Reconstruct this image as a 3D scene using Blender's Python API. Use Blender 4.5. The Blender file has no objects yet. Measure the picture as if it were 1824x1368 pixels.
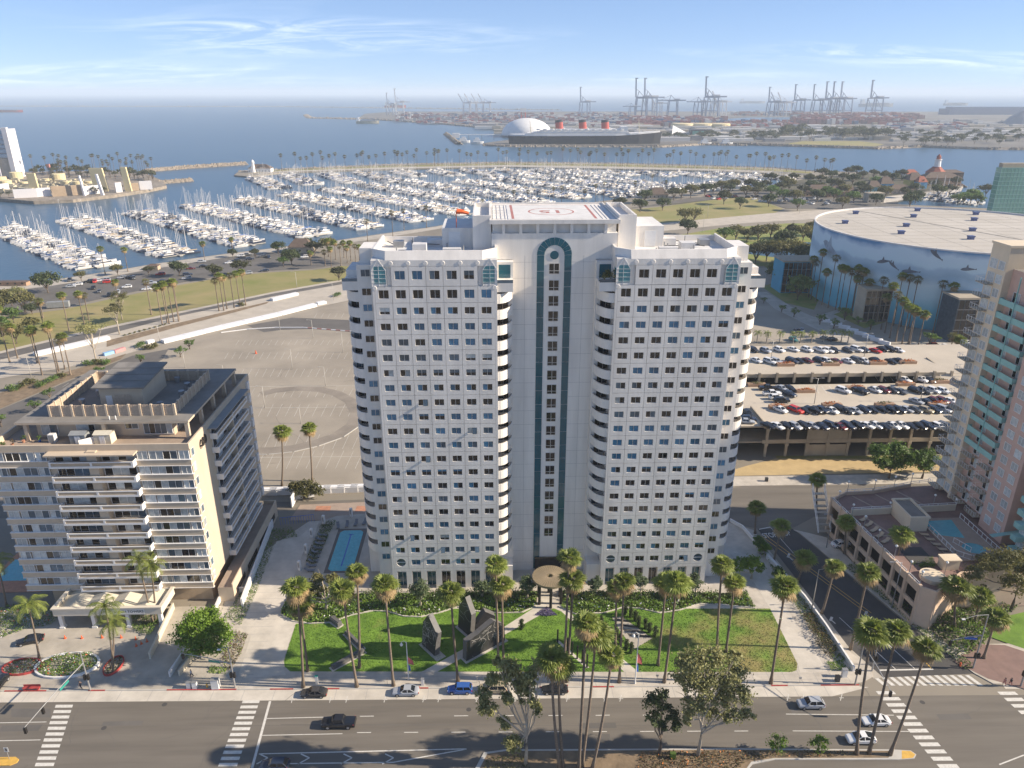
import bpy,math,random
from mathutils import Vector,Matrix
R = math.radians
rnd = random.Random(7)
SC = bpy.context.scene
COL = SC.collection

# ---------------------------------------------------------------- camera
F_PX = 1313.0; PITCH = R(21.6); YAW = R(1.7); CAM_H = 100.0
cam_d = bpy.data.cameras.new('camera'); cam = bpy.data.objects.new('camera',cam_d); COL.objects.link(cam)
cam_d.sensor_width = 36.0; cam_d.lens = 36.0*F_PX/1824.0
cam_d.clip_start = 0.5; cam_d.clip_end = 120000.0
cam.location = (0,0,CAM_H); cam.rotation_euler = (R(90)-PITCH,0,-YAW)
SC.camera = cam
SC.cycles.volume_bounces = 3

# ---------------------------------------------------------------- sky, sun, exposure
SUN_EL = 27.0; SUN_FRONT = 4.5
sun_dir = Vector((math.cos(R(SUN_EL))*math.cos(R(SUN_FRONT)),-math.cos(R(SUN_EL))*math.sin(R(SUN_FRONT)),math.sin(R(SUN_EL))))
sd = bpy.data.lights.new('sun','SUN'); so = bpy.data.objects.new('sun',sd); COL.objects.link(so)
sd.energy = 5.0; sd.angle = R(0.6); sd.color = (1.0,0.87,0.70)
so.location = (300,-60,200)
so.rotation_euler = (-sun_dir).to_track_quat('-Z','Y').to_euler()
W = bpy.data.worlds.new('World'); SC.world = W; W.use_nodes = True
wn = W.node_tree.nodes; wl = W.node_tree.links; wn.clear()
wo = wn.new('ShaderNodeOutputWorld'); bg = wn.new('ShaderNodeBackground')
sky = wn.new('ShaderNodeTexSky'); sky.sky_type = 'NISHITA'; sky.sun_disc = False
sky.sun_elevation = R(SUN_EL); sky.sun_rotation = math.atan2(sun_dir.x,sun_dir.y)
sky.altitude = 100; sky.air_density = 0.55; sky.dust_density = 0.0; sky.ozone_density = 1.2
bg.inputs['Strength'].default_value = 0.105
# thin cirrus: streaky noise on a plane high above, the same over the whole sky
tc = wn.new('ShaderNodeTexCoord'); sep = wn.new('ShaderNodeSeparateXYZ'); wl.new(tc.outputs['Generated'],sep.inputs[0])
mx = wn.new('ShaderNodeMath'); mx.operation = 'MAXIMUM'; wl.new(sep.outputs['Z'],mx.inputs[0]); mx.inputs[1].default_value = 0.004
ad = wn.new('ShaderNodeMath'); ad.operation = 'ADD'; wl.new(mx.outputs[0],ad.inputs[0]); ad.inputs[1].default_value = 0.12
dx = wn.new('ShaderNodeMath'); dx.operation = 'DIVIDE'; wl.new(sep.outputs['X'],dx.inputs[0]); wl.new(ad.outputs[0],dx.inputs[1])
dy = wn.new('ShaderNodeMath'); dy.operation = 'DIVIDE'; wl.new(sep.outputs['Y'],dy.inputs[0]); wl.new(ad.outputs[0],dy.inputs[1])
cb = wn.new('ShaderNodeCombineXYZ'); wl.new(dx.outputs[0],cb.inputs[0]); wl.new(dy.outputs[0],cb.inputs[1])
mp = wn.new('ShaderNodeMapping'); mp.inputs['Rotation'].default_value = (0,0,R(-30)); mp.inputs['Scale'].default_value = (0.75,1.5,1); mp.inputs['Location'].default_value = (7.3,2.1,0)
wl.new(cb.outputs[0],mp.inputs['Vector'])
n1 = wn.new('ShaderNodeTexNoise'); n1.inputs['Scale'].default_value = 0.34; n1.inputs['Detail'].default_value = 3; wl.new(mp.outputs[0],n1.inputs['Vector'])
n2 = wn.new('ShaderNodeTexNoise'); n2.inputs['Scale'].default_value = 1.5; n2.inputs['Detail'].default_value = 8; n2.inputs['Roughness'].default_value = 0.66; n2.inputs['Distortion'].default_value = 1.3; wl.new(mp.outputs[0],n2.inputs['Vector'])
r1 = wn.new('ShaderNodeMapRange'); r1.inputs['From Min'].default_value = 0.5; r1.inputs['From Max'].default_value = 0.66; wl.new(n1.outputs['Fac'],r1.inputs['Value'])
r2 = wn.new('ShaderNodeMapRange'); r2.inputs['From Min'].default_value = 0.42; r2.inputs['From Max'].default_value = 0.75; wl.new(n2.outputs['Fac'],r2.inputs['Value'])
mu = wn.new('ShaderNodeMath'); mu.operation = 'MULTIPLY'; wl.new(r1.outputs[0],mu.inputs[0]); wl.new(r2.outputs[0],mu.inputs[1])
mu2 = wn.new('ShaderNodeMath'); mu2.operation = 'MULTIPLY'; wl.new(mu.outputs[0],mu2.inputs[0]); mu2.inputs[1].default_value = 0.55
tint = wn.new('ShaderNodeMix'); tint.data_type = 'RGBA'; tint.blend_type = 'MULTIPLY'; tint.inputs[0].default_value = 1.0
gm = wn.new('ShaderNodeGamma'); gm.inputs[1].default_value = 0.56; wl.new(sky.outputs[0],gm.inputs[0]); wl.new(gm.outputs[0],tint.inputs[6]); tint.inputs[7].default_value = (1.08,1.34,1.78,1)
cm = wn.new('ShaderNodeMix'); cm.data_type = 'RGBA'; wl.new(mu2.outputs[0],cm.inputs[0]); wl.new(tint.outputs[2],cm.inputs[6]); cm.inputs[7].default_value = (8.6,8.8,9.0,1)
wl.new(cm.outputs[2],bg.inputs['Color']); wl.new(bg.outputs[0],wo.inputs[0])
SC.view_settings.view_transform = 'Standard'; SC.view_settings.look = 'None'
SC.view_settings.exposure = 0.88; SC.view_settings.gamma = 1.0; SC.view_settings.use_curve_mapping = False

# ---------------------------------------------------------------- from a place in the photograph to a place on the ground
_fw = Vector((math.sin(YAW)*math.cos(PITCH),math.cos(YAW)*math.cos(PITCH),-math.sin(PITCH)))
_rt = Vector((math.cos(YAW),-math.sin(YAW),0)); _up = _rt.cross(_fw)
def ray(x,y):return _fw+_rt*((x-912)/F_PX)-_up*((y-684)/F_PX)
def G(x,y,z=0.0):
    d = ray(x,y); t = (z-CAM_H)/d.z
    return Vector((d.x*t,d.y*t,z))
def GY(x,y,Y):
    d = ray(x,y); t = Y/d.y
    return Vector((d.x*t,Y,CAM_H+d.z*t))
def proj(p):
    v = Vector(p)-Vector((0,0,CAM_H)); w = v.dot(_fw)
    return 912+F_PX*v.dot(_rt)/w,684-F_PX*v.dot(_up)/w
def px_at(p):  # size of one photograph pixel, in metres, at p
    return(Vector(p)-Vector((0,0,CAM_H))).dot(_fw)/F_PX

# ---------------------------------------------------------------- materials
M = {}
def mat(name,col,rough=0.7,var=0.12,scale=1.0,metal=0.0,spec=0.5,bump=0.0,bscale=None,col2=None,trans=0.0,objcol=False,coords='world',detail=5,stretch=None,rndvar=0.0):
    m = bpy.data.materials.new(name); m.use_nodes = True; M[name] = m
    n = m.node_tree.nodes; l = m.node_tree.links; b = n['Principled BSDF']
    b.inputs['Roughness'].default_value = rough; b.inputs['Metallic'].default_value = metal
    b.inputs['Specular IOR Level'].default_value = spec
    if coords=='world':
        g = n.new('ShaderNodeNewGeometry'); vec = g.outputs['Position']
    else:
        g = n.new('ShaderNodeTexCoord'); vec = g.outputs['Object']
    if stretch:
        mp = n.new('ShaderNodeMapping'); mp.inputs['Scale'].default_value = stretch; l.new(vec,mp.inputs['Vector']); vec = mp.outputs[0]
    t = n.new('ShaderNodeTexNoise'); t.inputs['Scale'].default_value = scale; t.inputs['Detail'].default_value = detail; t.inputs['Roughness'].default_value = 0.6
    l.new(vec,t.inputs['Vector'])
    rg = n.new('ShaderNodeMapRange'); rg.inputs['From Min'].default_value = 0.3; rg.inputs['From Max'].default_value = 0.7; l.new(t.outputs['Fac'],rg.inputs['Value'])
    mix = n.new('ShaderNodeMix'); mix.data_type = 'RGBA'; l.new(rg.outputs[0],mix.inputs[0])
    c = tuple(col); 
    if col2 is None:
        a = tuple(max(0,x*(1-var))for x in c); d = tuple(min(1,x*(1+var))for x in c)
    else:a,d = c,tuple(col2)
    if objcol:
        oi = n.new('ShaderNodeObjectInfo')
        rg.inputs['To Min'].default_value = 1-var; rg.inputs['To Max'].default_value = 1+var
        vm = n.new('ShaderNodeVectorMath'); vm.operation = 'SCALE'; l.new(oi.outputs['Color'],vm.inputs[0]); l.new(rg.outputs[0],vm.inputs['Scale'])
        out = vm.outputs[0]
    else:
        mix.inputs[6].default_value = (*a,1); mix.inputs[7].default_value = (*d,1); out = mix.outputs[2]
        if rndvar:
            oi = n.new('ShaderNodeObjectInfo'); rr = n.new('ShaderNodeMapRange'); rr.inputs['To Min'].default_value = 1-rndvar; rr.inputs['To Max'].default_value = 1+rndvar
            l.new(oi.outputs['Random'],rr.inputs['Value'])
            vm = n.new('ShaderNodeVectorMath'); vm.operation = 'SCALE'; l.new(out,vm.inputs[0]); l.new(rr.outputs[0],vm.inputs['Scale']); out = vm.outputs[0]
    l.new(out,b.inputs['Base Color'])
    if bump:
        bt = n.new('ShaderNodeTexNoise'); bt.inputs['Scale'].default_value = bscale or scale*4; bt.inputs['Detail'].default_value = 4; l.new(vec,bt.inputs['Vector'])
        bp = n.new('ShaderNodeBump'); bp.inputs['Strength'].default_value = bump; bp.inputs['Distance'].default_value = 0.2; l.new(bt.outputs['Fac'],bp.inputs['Height']); l.new(bp.outputs[0],b.inputs['Normal'])
    if trans:
        tr = n.new('ShaderNodeBsdfTranslucent'); l.new(out,tr.inputs['Color'])
        ms = n.new('ShaderNodeMixShader'); ms.inputs[0].default_value = trans; l.new(b.outputs[0],ms.inputs[1]); l.new(tr.outputs[0],ms.inputs[2])
        l.new(ms.outputs[0],n['Material Output'].inputs['Surface'])
    return m

mat('white_stone',(0.73,0.69,0.635),0.55,0.12,0.45,bump=0.03,bscale=3,stretch=(1,1,0.12),detail=8)
mat('white_stone_b',(0.60,0.585,0.565),0.6,0.10,0.5)
mat('stone_joint',(0.30,0.29,0.28),0.8)
mat('frame_metal',(0.55,0.53,0.50),0.4,0.05,1,metal=0.2)
mat('glass_dark',(0.014,0.012,0.013),0.06,0.5,0.6,spec=0.8,rndvar=0.5)
mat('glass_blue',(0.045,0.16,0.27),0.08,0.25,0.8,spec=0.8,rndvar=0.35)
mat('glass_grey',(0.075,0.115,0.15),0.08,0.3,0.8,spec=0.8,rndvar=0.4)
mat('glass_teal',(0.02,0.095,0.125),0.10,0.15,0.7,spec=0.7)
mat('glass_gable',(0.06,0.24,0.27),0.08,0.2,0.5,spec=1.0)
mat('curtain',(0.42,0.45,0.45),0.35,0.25,1.2,spec=0.6,rndvar=0.3)
mat('roof_gravel',(0.42,0.40,0.37),0.9,0.15,0.6)
mat('roof_white',(0.62,0.61,0.59),0.8,0.1,0.5)
mat('paint_red',(0.40,0.17,0.145),0.7,0.2,2)
mat('kerb_red',(0.36,0.05,0.045),0.7,0.25,2)
mat('rail_dark',(0.03,0.03,0.035),0.4)
mat('rail_white',(0.72,0.71,0.69),0.5,0.05)
mat('metal_grey',(0.33,0.33,0.33),0.45,0.1,metal=0.4)
mat('metal_dark',(0.05,0.05,0.05),0.5)
mat('asphalt',(0.118,0.104,0.086),0.85,0.2,0.5,bump=0.04,bscale=8,col2=(0.172,0.152,0.125),stretch=(0.07,0.9,1),detail=8)
mat('asphalt_new',(0.062,0.058,0.055),0.85,0.15,0.3)
mat('asphalt_lot',(0.30,0.26,0.205),0.9,0.2,0.045,detail=10)
mat('asphalt_dark',(0.12,0.11,0.098),0.85,0.2,0.1)
mat('concrete',(0.40,0.36,0.30),0.85,0.2,0.25,detail=9)
mat('concrete_road',(0.44,0.39,0.32),0.85,0.12,0.15)
mat('concrete_pale',(0.52,0.475,0.405),0.85,0.18,0.25,detail=9)
mat('sidewalk',(0.46,0.415,0.35),0.85,0.2,0.35,detail=9)
mat('kerb_stone',(0.45,0.43,0.39),0.85,0.1,0.5)
mat('road_white',(0.50,0.48,0.43),0.8,0.2,2.2,col2=(0.68,0.655,0.60),detail=9)
mat('road_yellow',(0.60,0.36,0.07),0.75,0.15,1.5)
mat('grass_lush',(0.075,0.155,0.012),0.9,0.35,0.35,bump=0.5,bscale=7,col2=(0.165,0.29,0.03),detail=9)
mat('grass_dry',(0.18,0.19,0.045),0.9,0.3,0.035,bump=0.3,bscale=2,col2=(0.31,0.245,0.11))
mat('grass_patchy',(0.11,0.20,0.018),0.9,0.3,0.11,detail=9,bump=0.3,bscale=5,col2=(0.30,0.24,0.09))
mat('dirt',(0.20,0.145,0.09),0.95,0.3,0.4,bump=0.3)
mat('dirt_pale',(0.46,0.34,0.17),0.95,0.12,0.25)
mat('mulch',(0.075,0.05,0.03),0.95,0.4,1.5,bump=0.3)
mat('land',(0.24,0.21,0.165),0.9,0.3,0.01)
# ---------------------------------------------------------------- mesh helpers
class MB:
    def __init__(s):s.v = []; s.f = []; s.m = []
    def poly(s,pts,m=0):
        i = len(s.v); s.v.extend([tuple(p)for p in pts]); s.f.append(tuple(range(i,i+len(pts)))); s.m.append(m)
    def box(s,x0,x1,y0,y1,z0,z1,m=0,mt=None):
        i = len(s.v)
        s.v+=[(x0,y0,z0),(x1,y0,z0),(x1,y1,z0),(x0,y1,z0),(x0,y0,z1),(x1,y0,z1),(x1,y1,z1),(x0,y1,z1)]
        for k,q in enumerate(((0,3,2,1),(4,5,6,7),(0,1,5,4),(1,2,6,5),(2,3,7,6),(3,0,4,7))):
            s.f.append(tuple(i+a for a in q)); s.m.append(mt if(k==1 and mt is not None)else m)
    def bar(s,a,b,w,h,m=0,up=(0,0,1)):
        a = Vector(a); b = Vector(b); d = (b-a).normalized(); sv = d.cross(Vector(up))
        if sv.length<1e-4:sv = d.cross(Vector((1,0,0)))
        sv.normalize(); uv = sv.cross(d)
        i = len(s.v)
        for p in(a,b):
            for(q,r)in((-1,-1),(1,-1),(1,1),(-1,1)):s.v.append(tuple(p+sv*(q*w/2)+uv*(r*h/2)))
        for q in((3,2,1,0),(4,5,6,7),(0,1,5,4),(1,2,6,5),(2,3,7,6),(3,0,4,7)):s.f.append(tuple(i+k for k in q)); s.m.append(m)
    def prism(s,pts,z0,z1,m=0,mt=None,bottom=True):
        i = len(s.v); n = len(pts)
        s.v+=[(p[0],p[1],z0)for p in pts]+[(p[0],p[1],z1)for p in pts]
        if bottom:s.f.append(tuple(i+k for k in range(n-1,-1,-1))); s.m.append(m)
        s.f.append(tuple(i+n+k for k in range(n))); s.m.append(m if mt is None else mt)
        for k in range(n):
            j = (k+1)%n; s.f.append((i+k,i+j,i+n+j,i+n+k)); s.m.append(m)
    def tube(s,pts,rad,n=6,m=0,cap=True):
        pts = [Vector(p)for p in pts]; i0 = len(s.v); K = len(pts)
        if not hasattr(rad,'__len__'):rad = [rad]*K
        for k,p in enumerate(pts):
            d = (pts[min(k+1,K-1)]-pts[max(k-1,0)]).normalized()
            a = d.cross(Vector((0,0,1)))
            if a.length<1e-3:a = d.cross(Vector((0,1,0)))
            a.normalize(); b = d.cross(a)
            for j in range(n):
                t = 2*math.pi*j/n; s.v.append(tuple(p+(a*math.cos(t)+b*math.sin(t))*rad[k]))
        for k in range(K-1):
            for j in range(n):
                j2 = (j+1)%n
                s.f.append((i0+k*n+j,i0+k*n+j2,i0+(k+1)*n+j2,i0+(k+1)*n+j)); s.m.append(m)
        if cap:
            s.f.append(tuple(i0+j for j in range(n-1,-1,-1))); s.m.append(m)
            s.f.append(tuple(i0+(K-1)*n+j for j in range(n))); s.m.append(m)
    def lathe(s,prof,n=16,c=(0,0),m=0,sx=1.0,sy=1.0):
        i0 = len(s.v)
        for(r,z)in prof:
            for j in range(n):
                t = 2*math.pi*j/n; s.v.append((c[0]+r*math.cos(t)*sx,c[1]+r*math.sin(t)*sy,z))
        for k in range(len(prof)-1):
            for j in range(n):
                j2 = (j+1)%n; s.f.append((i0+k*n+j,i0+k*n+j2,i0+(k+1)*n+j2,i0+(k+1)*n+j)); s.m.append(m)
        s.f.append(tuple(i0+(len(prof)-1)*n+j for j in range(n))); s.m.append(m)
        s.f.append(tuple(i0+j for j in range(n-1,-1,-1))); s.m.append(m)
    def mesh(s,name,mats,smooth=False):
        me = bpy.data.meshes.new(name); me.from_pydata(s.v,[],s.f)
        for k in(mats if isinstance(mats,(list,tuple))else[mats]):me.materials.append(M[k]if isinstance(k,str)else k)
        if any(s.m):me.polygons.foreach_set('material_index',s.m)
        if smooth:me.polygons.foreach_set('use_smooth',[True]*len(s.f))
        me.update(); return me
    def build(s,name,mats,parent=None,loc=(0,0,0),smooth=False,**tags):
        return O(name,s.mesh(name,mats,smooth),parent,loc,**tags)
def O(name,me,parent=None,loc=(0,0,0),rz=0.0,sc=None,**tags):
    o = bpy.data.objects.new(name,me); COL.objects.link(o); o.location = loc
    if rz:o.rotation_euler = (0,0,rz)
    if sc is not None:o.scale = sc if hasattr(sc,'__len__')else(sc,sc,sc)
    if parent is not None:o.parent = parent
    for k,v in tags.items():
        if v is not None:o[k] = v
    return o
def thing(name,label,cat,loc=(0,0,0),rz=0.0,group=None,sc=None):
    return O(name,None,None,loc,rz,sc,label=label,category=cat,group=group)
def solo(name,me,label,cat,loc=(0,0,0),rz=0.0,group=None,sc=None):
    return O(name,me,None,loc,rz,sc,label=label,category=cat,group=group)
KIDS = {}
def kids(o):return[c for c in o.children]
def copy_tree(o,parent=None):
    c = o.copy(); COL.objects.link(c); c.parent = parent
    for ch in o.children:copy_tree(ch,c)
    return c
ORD = ['first','second','third','fourth','fifth','sixth','seventh','eighth','ninth','tenth','eleventh','twelfth','thirteenth','fourteenth','fifteenth','sixteenth','seventeenth','eighteenth','nineteenth','twentieth']
def ordw(n):  # 0 -> first
    if n<20:return ORD[n]
    t = ['twenty','thirty','forty','fifty','sixty','seventy','eighty','ninety'][(n+1)//10-2]
    u = (n+1)%10
    if u==0:return t[:-1]+'ieth'
    return t+'-'+ORD[u-1]
def gpts(pix,z=0.0):return[G(x,y,z)for x,y in pix]
def sheet(name,pts,m,z,**tags):
    b = MB(); b.poly([(p[0],p[1],z)for p in pts]); o = b.build(name,m,**tags)
    me = o.data
    if me.polygons[0].normal.z<0:me.flip_normals()
    return o
def slab(name,pts,m,z0,z1,**tags):
    b = MB(); a = sum(pts[i][0]*pts[(i+1)%len(pts)][1]-pts[(i+1)%len(pts)][0]*pts[i][1]for i in range(len(pts)))
    b.prism(pts if a>0 else list(reversed(pts)),z0,z1); return b.build(name,m,**tags)

def text_mesh(body,size,m,off=0.0,ext=0.0,align='CENTER'):
    cu = bpy.data.curves.new('lettering','FONT'); cu.body = body; cu.size = size; cu.align_x = align; cu.align_y = 'CENTER'; cu.offset = off; cu.extrude = ext
    tmp = bpy.data.objects.new('lettering',cu); me = bpy.data.meshes.new_from_object(tmp); bpy.data.objects.remove(tmp); me.materials.clear(); me.materials.append(M[m]); return me
# ---------------------------------------------------------------- plants: shared meshes and builders
mat('paint_orange',(0.75,0.13,0.03),0.6,0.1)
LV = dict(coords='object',trans=0.4,rndvar=0.18)
mat('leaf_palm',(0.145,0.196,0.032),0.55,0.3,1.2,col2=(0.275,0.312,0.065),**LV)
mat('leaf_palm_dead',(0.300,0.206,0.094),0.8,0.3,1.5,col2=(0.500,0.375,0.200),**LV)
mat('leaf_bright',(0.098,0.195,0.016),0.5,0.3,0.5,col2=(0.221,0.325,0.033),**LV)
mat('leaf_green',(0.085,0.155,0.028),0.55,0.3,0.5,col2=(0.155,0.235,0.05),**LV)
mat('leaf_grey',(0.091,0.137,0.058),0.6,0.3,0.5,col2=(0.182,0.227,0.111),**LV)
mat('leaf_dark',(0.04,0.068,0.02),0.6,0.3,0.3,col2=(0.098,0.118,0.04),**LV)
mat('leaf_olive',(0.101,0.108,0.034),0.6,0.3,0.4,col2=(0.203,0.182,0.061),**LV)
mat('leaf_euc',(0.205,0.215,0.085),0.55,0.3,0.4,col2=(0.36,0.34,0.14),**LV)
mat('leaf_far',(0.055,0.065,0.03),0.7,0.3,0.1,col2=(0.12,0.12,0.05),**LV)
mat('leaf_brown',(0.10,0.072,0.035),0.8,0.3,0.6,col2=(0.17,0.115,0.05),**LV)
mat('flower_white',(0.6,0.6,0.62),0.6); mat('flower_red',(0.5,0.06,0.03),0.6); mat('flower_purple',(0.06,0.04,0.16),0.6,0.6,3,col2=(0.16,0.13,0.22)); mat('flower_orange',(0.55,0.17,0.02),0.6,0.4,2)
mat('bark',(0.13,0.10,0.075),0.9,0.3,3,coords='object'); mat('bark_pale',(0.42,0.36,0.28),0.8,0.25,1.5,coords='object'); mat('bark_palm',(0.17,0.13,0.095),0.9,0.3,4,coords='object',rndvar=0.2); mat('bark_grey',(0.30,0.27,0.23),0.8,0.2,3,coords='object')
def leaves(b,blobs,n,size,r,m=(0,),flat=0.35,squash=1.0):
    vol = [e[3]*e[4]*e[5]for e in blobs]; tot = sum(v**.67 for v in vol)
    for e,v in zip(blobs,vol):
        K = max(5,min(16,int(e[3]*7))); cl = []
        for _ in range(K):
            a = r.uniform(0,2*math.pi); c = r.uniform(-.75,1); s = math.sqrt(1-c*c); q = r.uniform(.45,.95); cl.append((s*math.cos(a)*q,s*math.sin(a)*q,c*q,r.uniform(.26,.5)))
        for _ in range(max(3,int(n*v**.67/tot))):
            g = r.choice(cl); d = Vector((r.gauss(0,.6),r.gauss(0,.6),r.gauss(0,.5))); p = Vector((e[0]+(g[0]+d.x*g[3])*e[3],e[1]+(g[1]+d.y*g[3])*e[4],e[2]+(g[2]+d.z*g[3])*e[5]))
            d = (d+Vector(g[:3])).normalized()
            nrm = (d*.8+Vector((r.uniform(-1,1),r.uniform(-1,1),r.uniform(-.6,1)))).normalized()
            t = nrm.cross(Vector((r.uniform(-1,1),r.uniform(-1,1),r.uniform(-1,1)))).normalized(); u = nrm.cross(t)
            L = size*r.uniform(.6,1.4); w = L*r.uniform(.5,.8)
            i = len(b.v); b.v+=[tuple(p-t*L/2),tuple(p+u*w/2+nrm*L*.1),tuple(p+t*L/2),tuple(p-u*w/2+nrm*L*.1)]
            b.f.append((i,i+1,i+2,i+3)); b.m.append(m[0]if len(m)==1 else r.choice(m))
def leafy(name,parent,loc,rad,n,size,mt,seed=1,**tags):
    b = MB(); r = random.Random(seed+n); leaves(b,[(0,0,0,*rad)],n,size,r); return b.build(name,[mt],parent,loc,**tags)
def fan_crown(seed,n=44,R_=2.5,dead=0.4,seg=11,mats=('leaf_palm','leaf_palm_dead')):
    b = MB(); r = random.Random(seed)
    for k in range(n):
        f = (k+.5)/n; az = k*2.399+r.uniform(-.25,.25)
        el = math.asin(max(-1,min(1,1.0-1.75*f+r.uniform(-.1,.1))))
        isd = f>1-dead*r.uniform(.5,1.1)
        if isd:el-=.35
        h = Vector((math.cos(az),math.sin(az),0)); d = h*math.cos(el)+Vector((0,0,math.sin(el))); lat = Vector((-h.y,h.x,0)); nr = d.cross(lat)*-1
        up_ = max(0,math.sin(el)); pl = R_*r.uniform(.36,.5)*(1-.75*up_); bl = R_*r.uniform(.5,.68)*(.8 if isd else 1)
        base = d*pl+Vector((0,0,-.04*R_*(1-up_)))
        m = 1 if isd else 0
        b.poly([(0,0,0),tuple(base+lat*.035),tuple(base-lat*.035)],m)
        for j in range(seg):
            t = (j+.5)/seg*2-1; a = t*R(88); w = bl*.085
            q = (d*math.cos(a)+lat*math.sin(a)).normalized(); tip = base+q*bl*(1-.18*abs(t))+Vector((0,0,-bl*r.uniform(.12,.34)*(1.6 if isd else 1)))
            mid = base+q*bl*.58+nr*bl*.05; sd_ = q.cross(nr).normalized()*w
            i = len(b.v); b.v+=[tuple(base),tuple(mid+sd_),tuple(tip),tuple(mid-sd_)]; b.f.append((i,i+1,i+2,i+3)); b.m.append(m)
    return b.mesh('crown',list(mats))
def feather_crown(seed,n=15,L=3.2):
    b = MB(); r = random.Random(seed)
    for k in range(n):
        az = k*2.399+r.uniform(-.2,.2); e0 = R(75)-R(75)*(k/n)+r.uniform(-.1,.1); h = Vector((math.cos(az),math.sin(az),0)); lat = Vector((-h.y,h.x,0)); p = Vector((0,0,0)); st = L/8; prev = p
        for j in range(8):
            e = e0-R(13+9*r.random())*j; d = h*math.cos(e)+Vector((0,0,math.sin(e))); q = prev+d*st
            b.poly([tuple(prev+lat*.03),tuple(q+lat*.03),tuple(q-lat*.03),tuple(prev-lat*.03)])
            for s in(-1,1):
                for g in(0.25,0.75):
                    c = prev+d*st*g; ll = L*.26*math.sin(math.pi*min(1,(j+g+.6)/8.6))+.1; tp = c+lat*s*ll*.8+d*ll*.55+Vector((0,0,-ll*.45)); w = d*.07
                    b.poly([tuple(c-w),tuple(tp),tuple(c+w)])
            prev = q
    return b.mesh('crown',['leaf_palm'])
FAN = [fan_crown(k)for k in range(5)]; FAN_DEAD = [fan_crown(20+k,46,2.5,.55)for k in range(3)]; FAN_FAR = [fan_crown(40+k,26,2.5,.35,6,('leaf_olive','leaf_brown'))for k in range(3)]
FEA = [feather_crown(60+k)for k in range(3)]
def trunk_mesh(seed,bend,n=7,r0=.27,r1=.17,mt='bark_palm'):
    r = random.Random(seed); b = MB(); pts = []
    for k in range(9):t = k/8; pts.append((bend*t*t+.01*math.sin(t*5+seed),.004*math.sin(t*7),t))
    b.tube(pts,[r0*1.5 if k==0 else r0+(r1-r0)*k/8 for k in range(9)],n); return b.mesh('trunk',[mt],True)
TRK = [(trunk_mesh(k,bd),bd)for k,bd in enumerate((0.0,.012,-.012,.03,-.03,.06,-.07,.1))]
TRK_F = (trunk_mesh(33,0,7,.24,.13,'bark_grey'),0.0)
def palm(loc,h,label,group,bend=0,rz=0,kind='fan',seed=0,cs=1.0,cat='palm tree',name='fan_palm',far=False):
    t = thing(name,label,cat,loc,rz,group)
    tm,bd = TRK_F if kind=='feather' else TRK[bend]
    o = O('trunk',tm,t); o.scale = (1,1,h)
    crown = {'fan':FAN,'dead':FAN_DEAD,'feather':FEA,'far':FAN_FAR}[kind]
    # the trunk's lean is in metres per metre of its own width, so the crown sits at its tip
    O('crown',crown[seed%len(crown)],t,(bd,0,h-.05),rz=seed*1.7,sc=cs)
    return t
def palm_lean(loc,h,lean,label,group,seed=0,kind='fan',cs=1.0,name='fan_palm',r0=.25,r1=.17):
    """a palm whose trunk bows by lean metres in x"""
    t = thing(name,label,'palm tree',loc,0,group); b = MB(); pts = []
    for k in range(11):q = k/10; pts.append((lean*(1.6*q-.6*q*q),.0,h*q))
    b.tube(pts,[r0*1.6 if k==0 else r0+(r1-r0)*k/10 for k in range(11)],7); b.build('trunk',['bark_palm'],t,smooth=True)
    crown = {'fan':FAN,'dead':FAN_DEAD,'feather':FEA}[kind]; cs*=rnd.uniform(.98,1.3)
    O('crown',crown[seed%len(crown)],t,(lean,0,h-.05),rz=seed*1.7,sc=cs); return t
def limbs(b,r,h0,blobs,r0=.3,m=0,n=6):
    for e in blobs:
        p0 = Vector((r.uniform(-.1,.1),r.uniform(-.1,.1),h0*r.uniform(.55,1))); p1 = Vector(e[:3])
        mid = p0.lerp(p1,.5)+Vector((r.uniform(-.3,.3),r.uniform(-.3,.3),-.1))*(p1-p0).length*.25
        b.tube([p0,mid,p1],[r0*.55,r0*.35,r0*.12],n,m,cap=False)
def tree_mesh(seed,h,w,nleaf,size,leaf,bark='bark',open_=0.0,trunk_r=.25,nb=9,base=.35,flatten=.8):
    r = random.Random(seed); blobs = []
    for k in range(nb):
        a = k*2.4+r.uniform(-.4,.4); q = math.sqrt((k+.5)/nb)*w*.42*r.uniform(.7,1.1); z = h*(base+(1-base)*(.45+.35*(1-(q/(w*.5))**2))*r.uniform(.8,1.08)); s = w*r.uniform(.17,.27)*(1-open_*.3)
        blobs.append((q*math.cos(a),q*math.sin(a),min(z,h-s*flatten),s,s,s*flatten))
    b = MB(); leaves(b,blobs,nleaf,size,r); c = b.mesh('crown',[leaf])
    t = MB(); t.tube([(0,0,-.1),(r.uniform(-.1,.1),0,h*base*.6),(0,0,h*base*1.1)],[trunk_r*1.35,trunk_r,trunk_r*.8],7); limbs(t,r,h*base*1.05,blobs,trunk_r*1.3)
    return t.mesh('trunk',[bark],True),c
def tree(meshes,loc,label,group=None,rz=0,sc=1.0,name='tree',cat='tree'):
    t = thing(name,label,cat,loc,rz,group,sc); O('trunk',meshes[0],t); O('crown',meshes[1],t); return t
def bush_mesh(seed,w,d,h,n,size,leaf,nb=5,extra=None):
    r = random.Random(seed); bl = [(r.uniform(-.25,.25)*w,r.uniform(-.25,.25)*d,h*r.uniform(.35,.55),w*r.uniform(.25,.36),d*r.uniform(.25,.36),h*r.uniform(.4,.5))for _ in range(nb)]
    b = MB(); leaves(b,bl,n,size,r)
    if extra:leaves(b,bl,n//14,size*.8,r,m=(1,))
    return b.mesh('foliage',[leaf]+([extra]if extra else[]))
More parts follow.
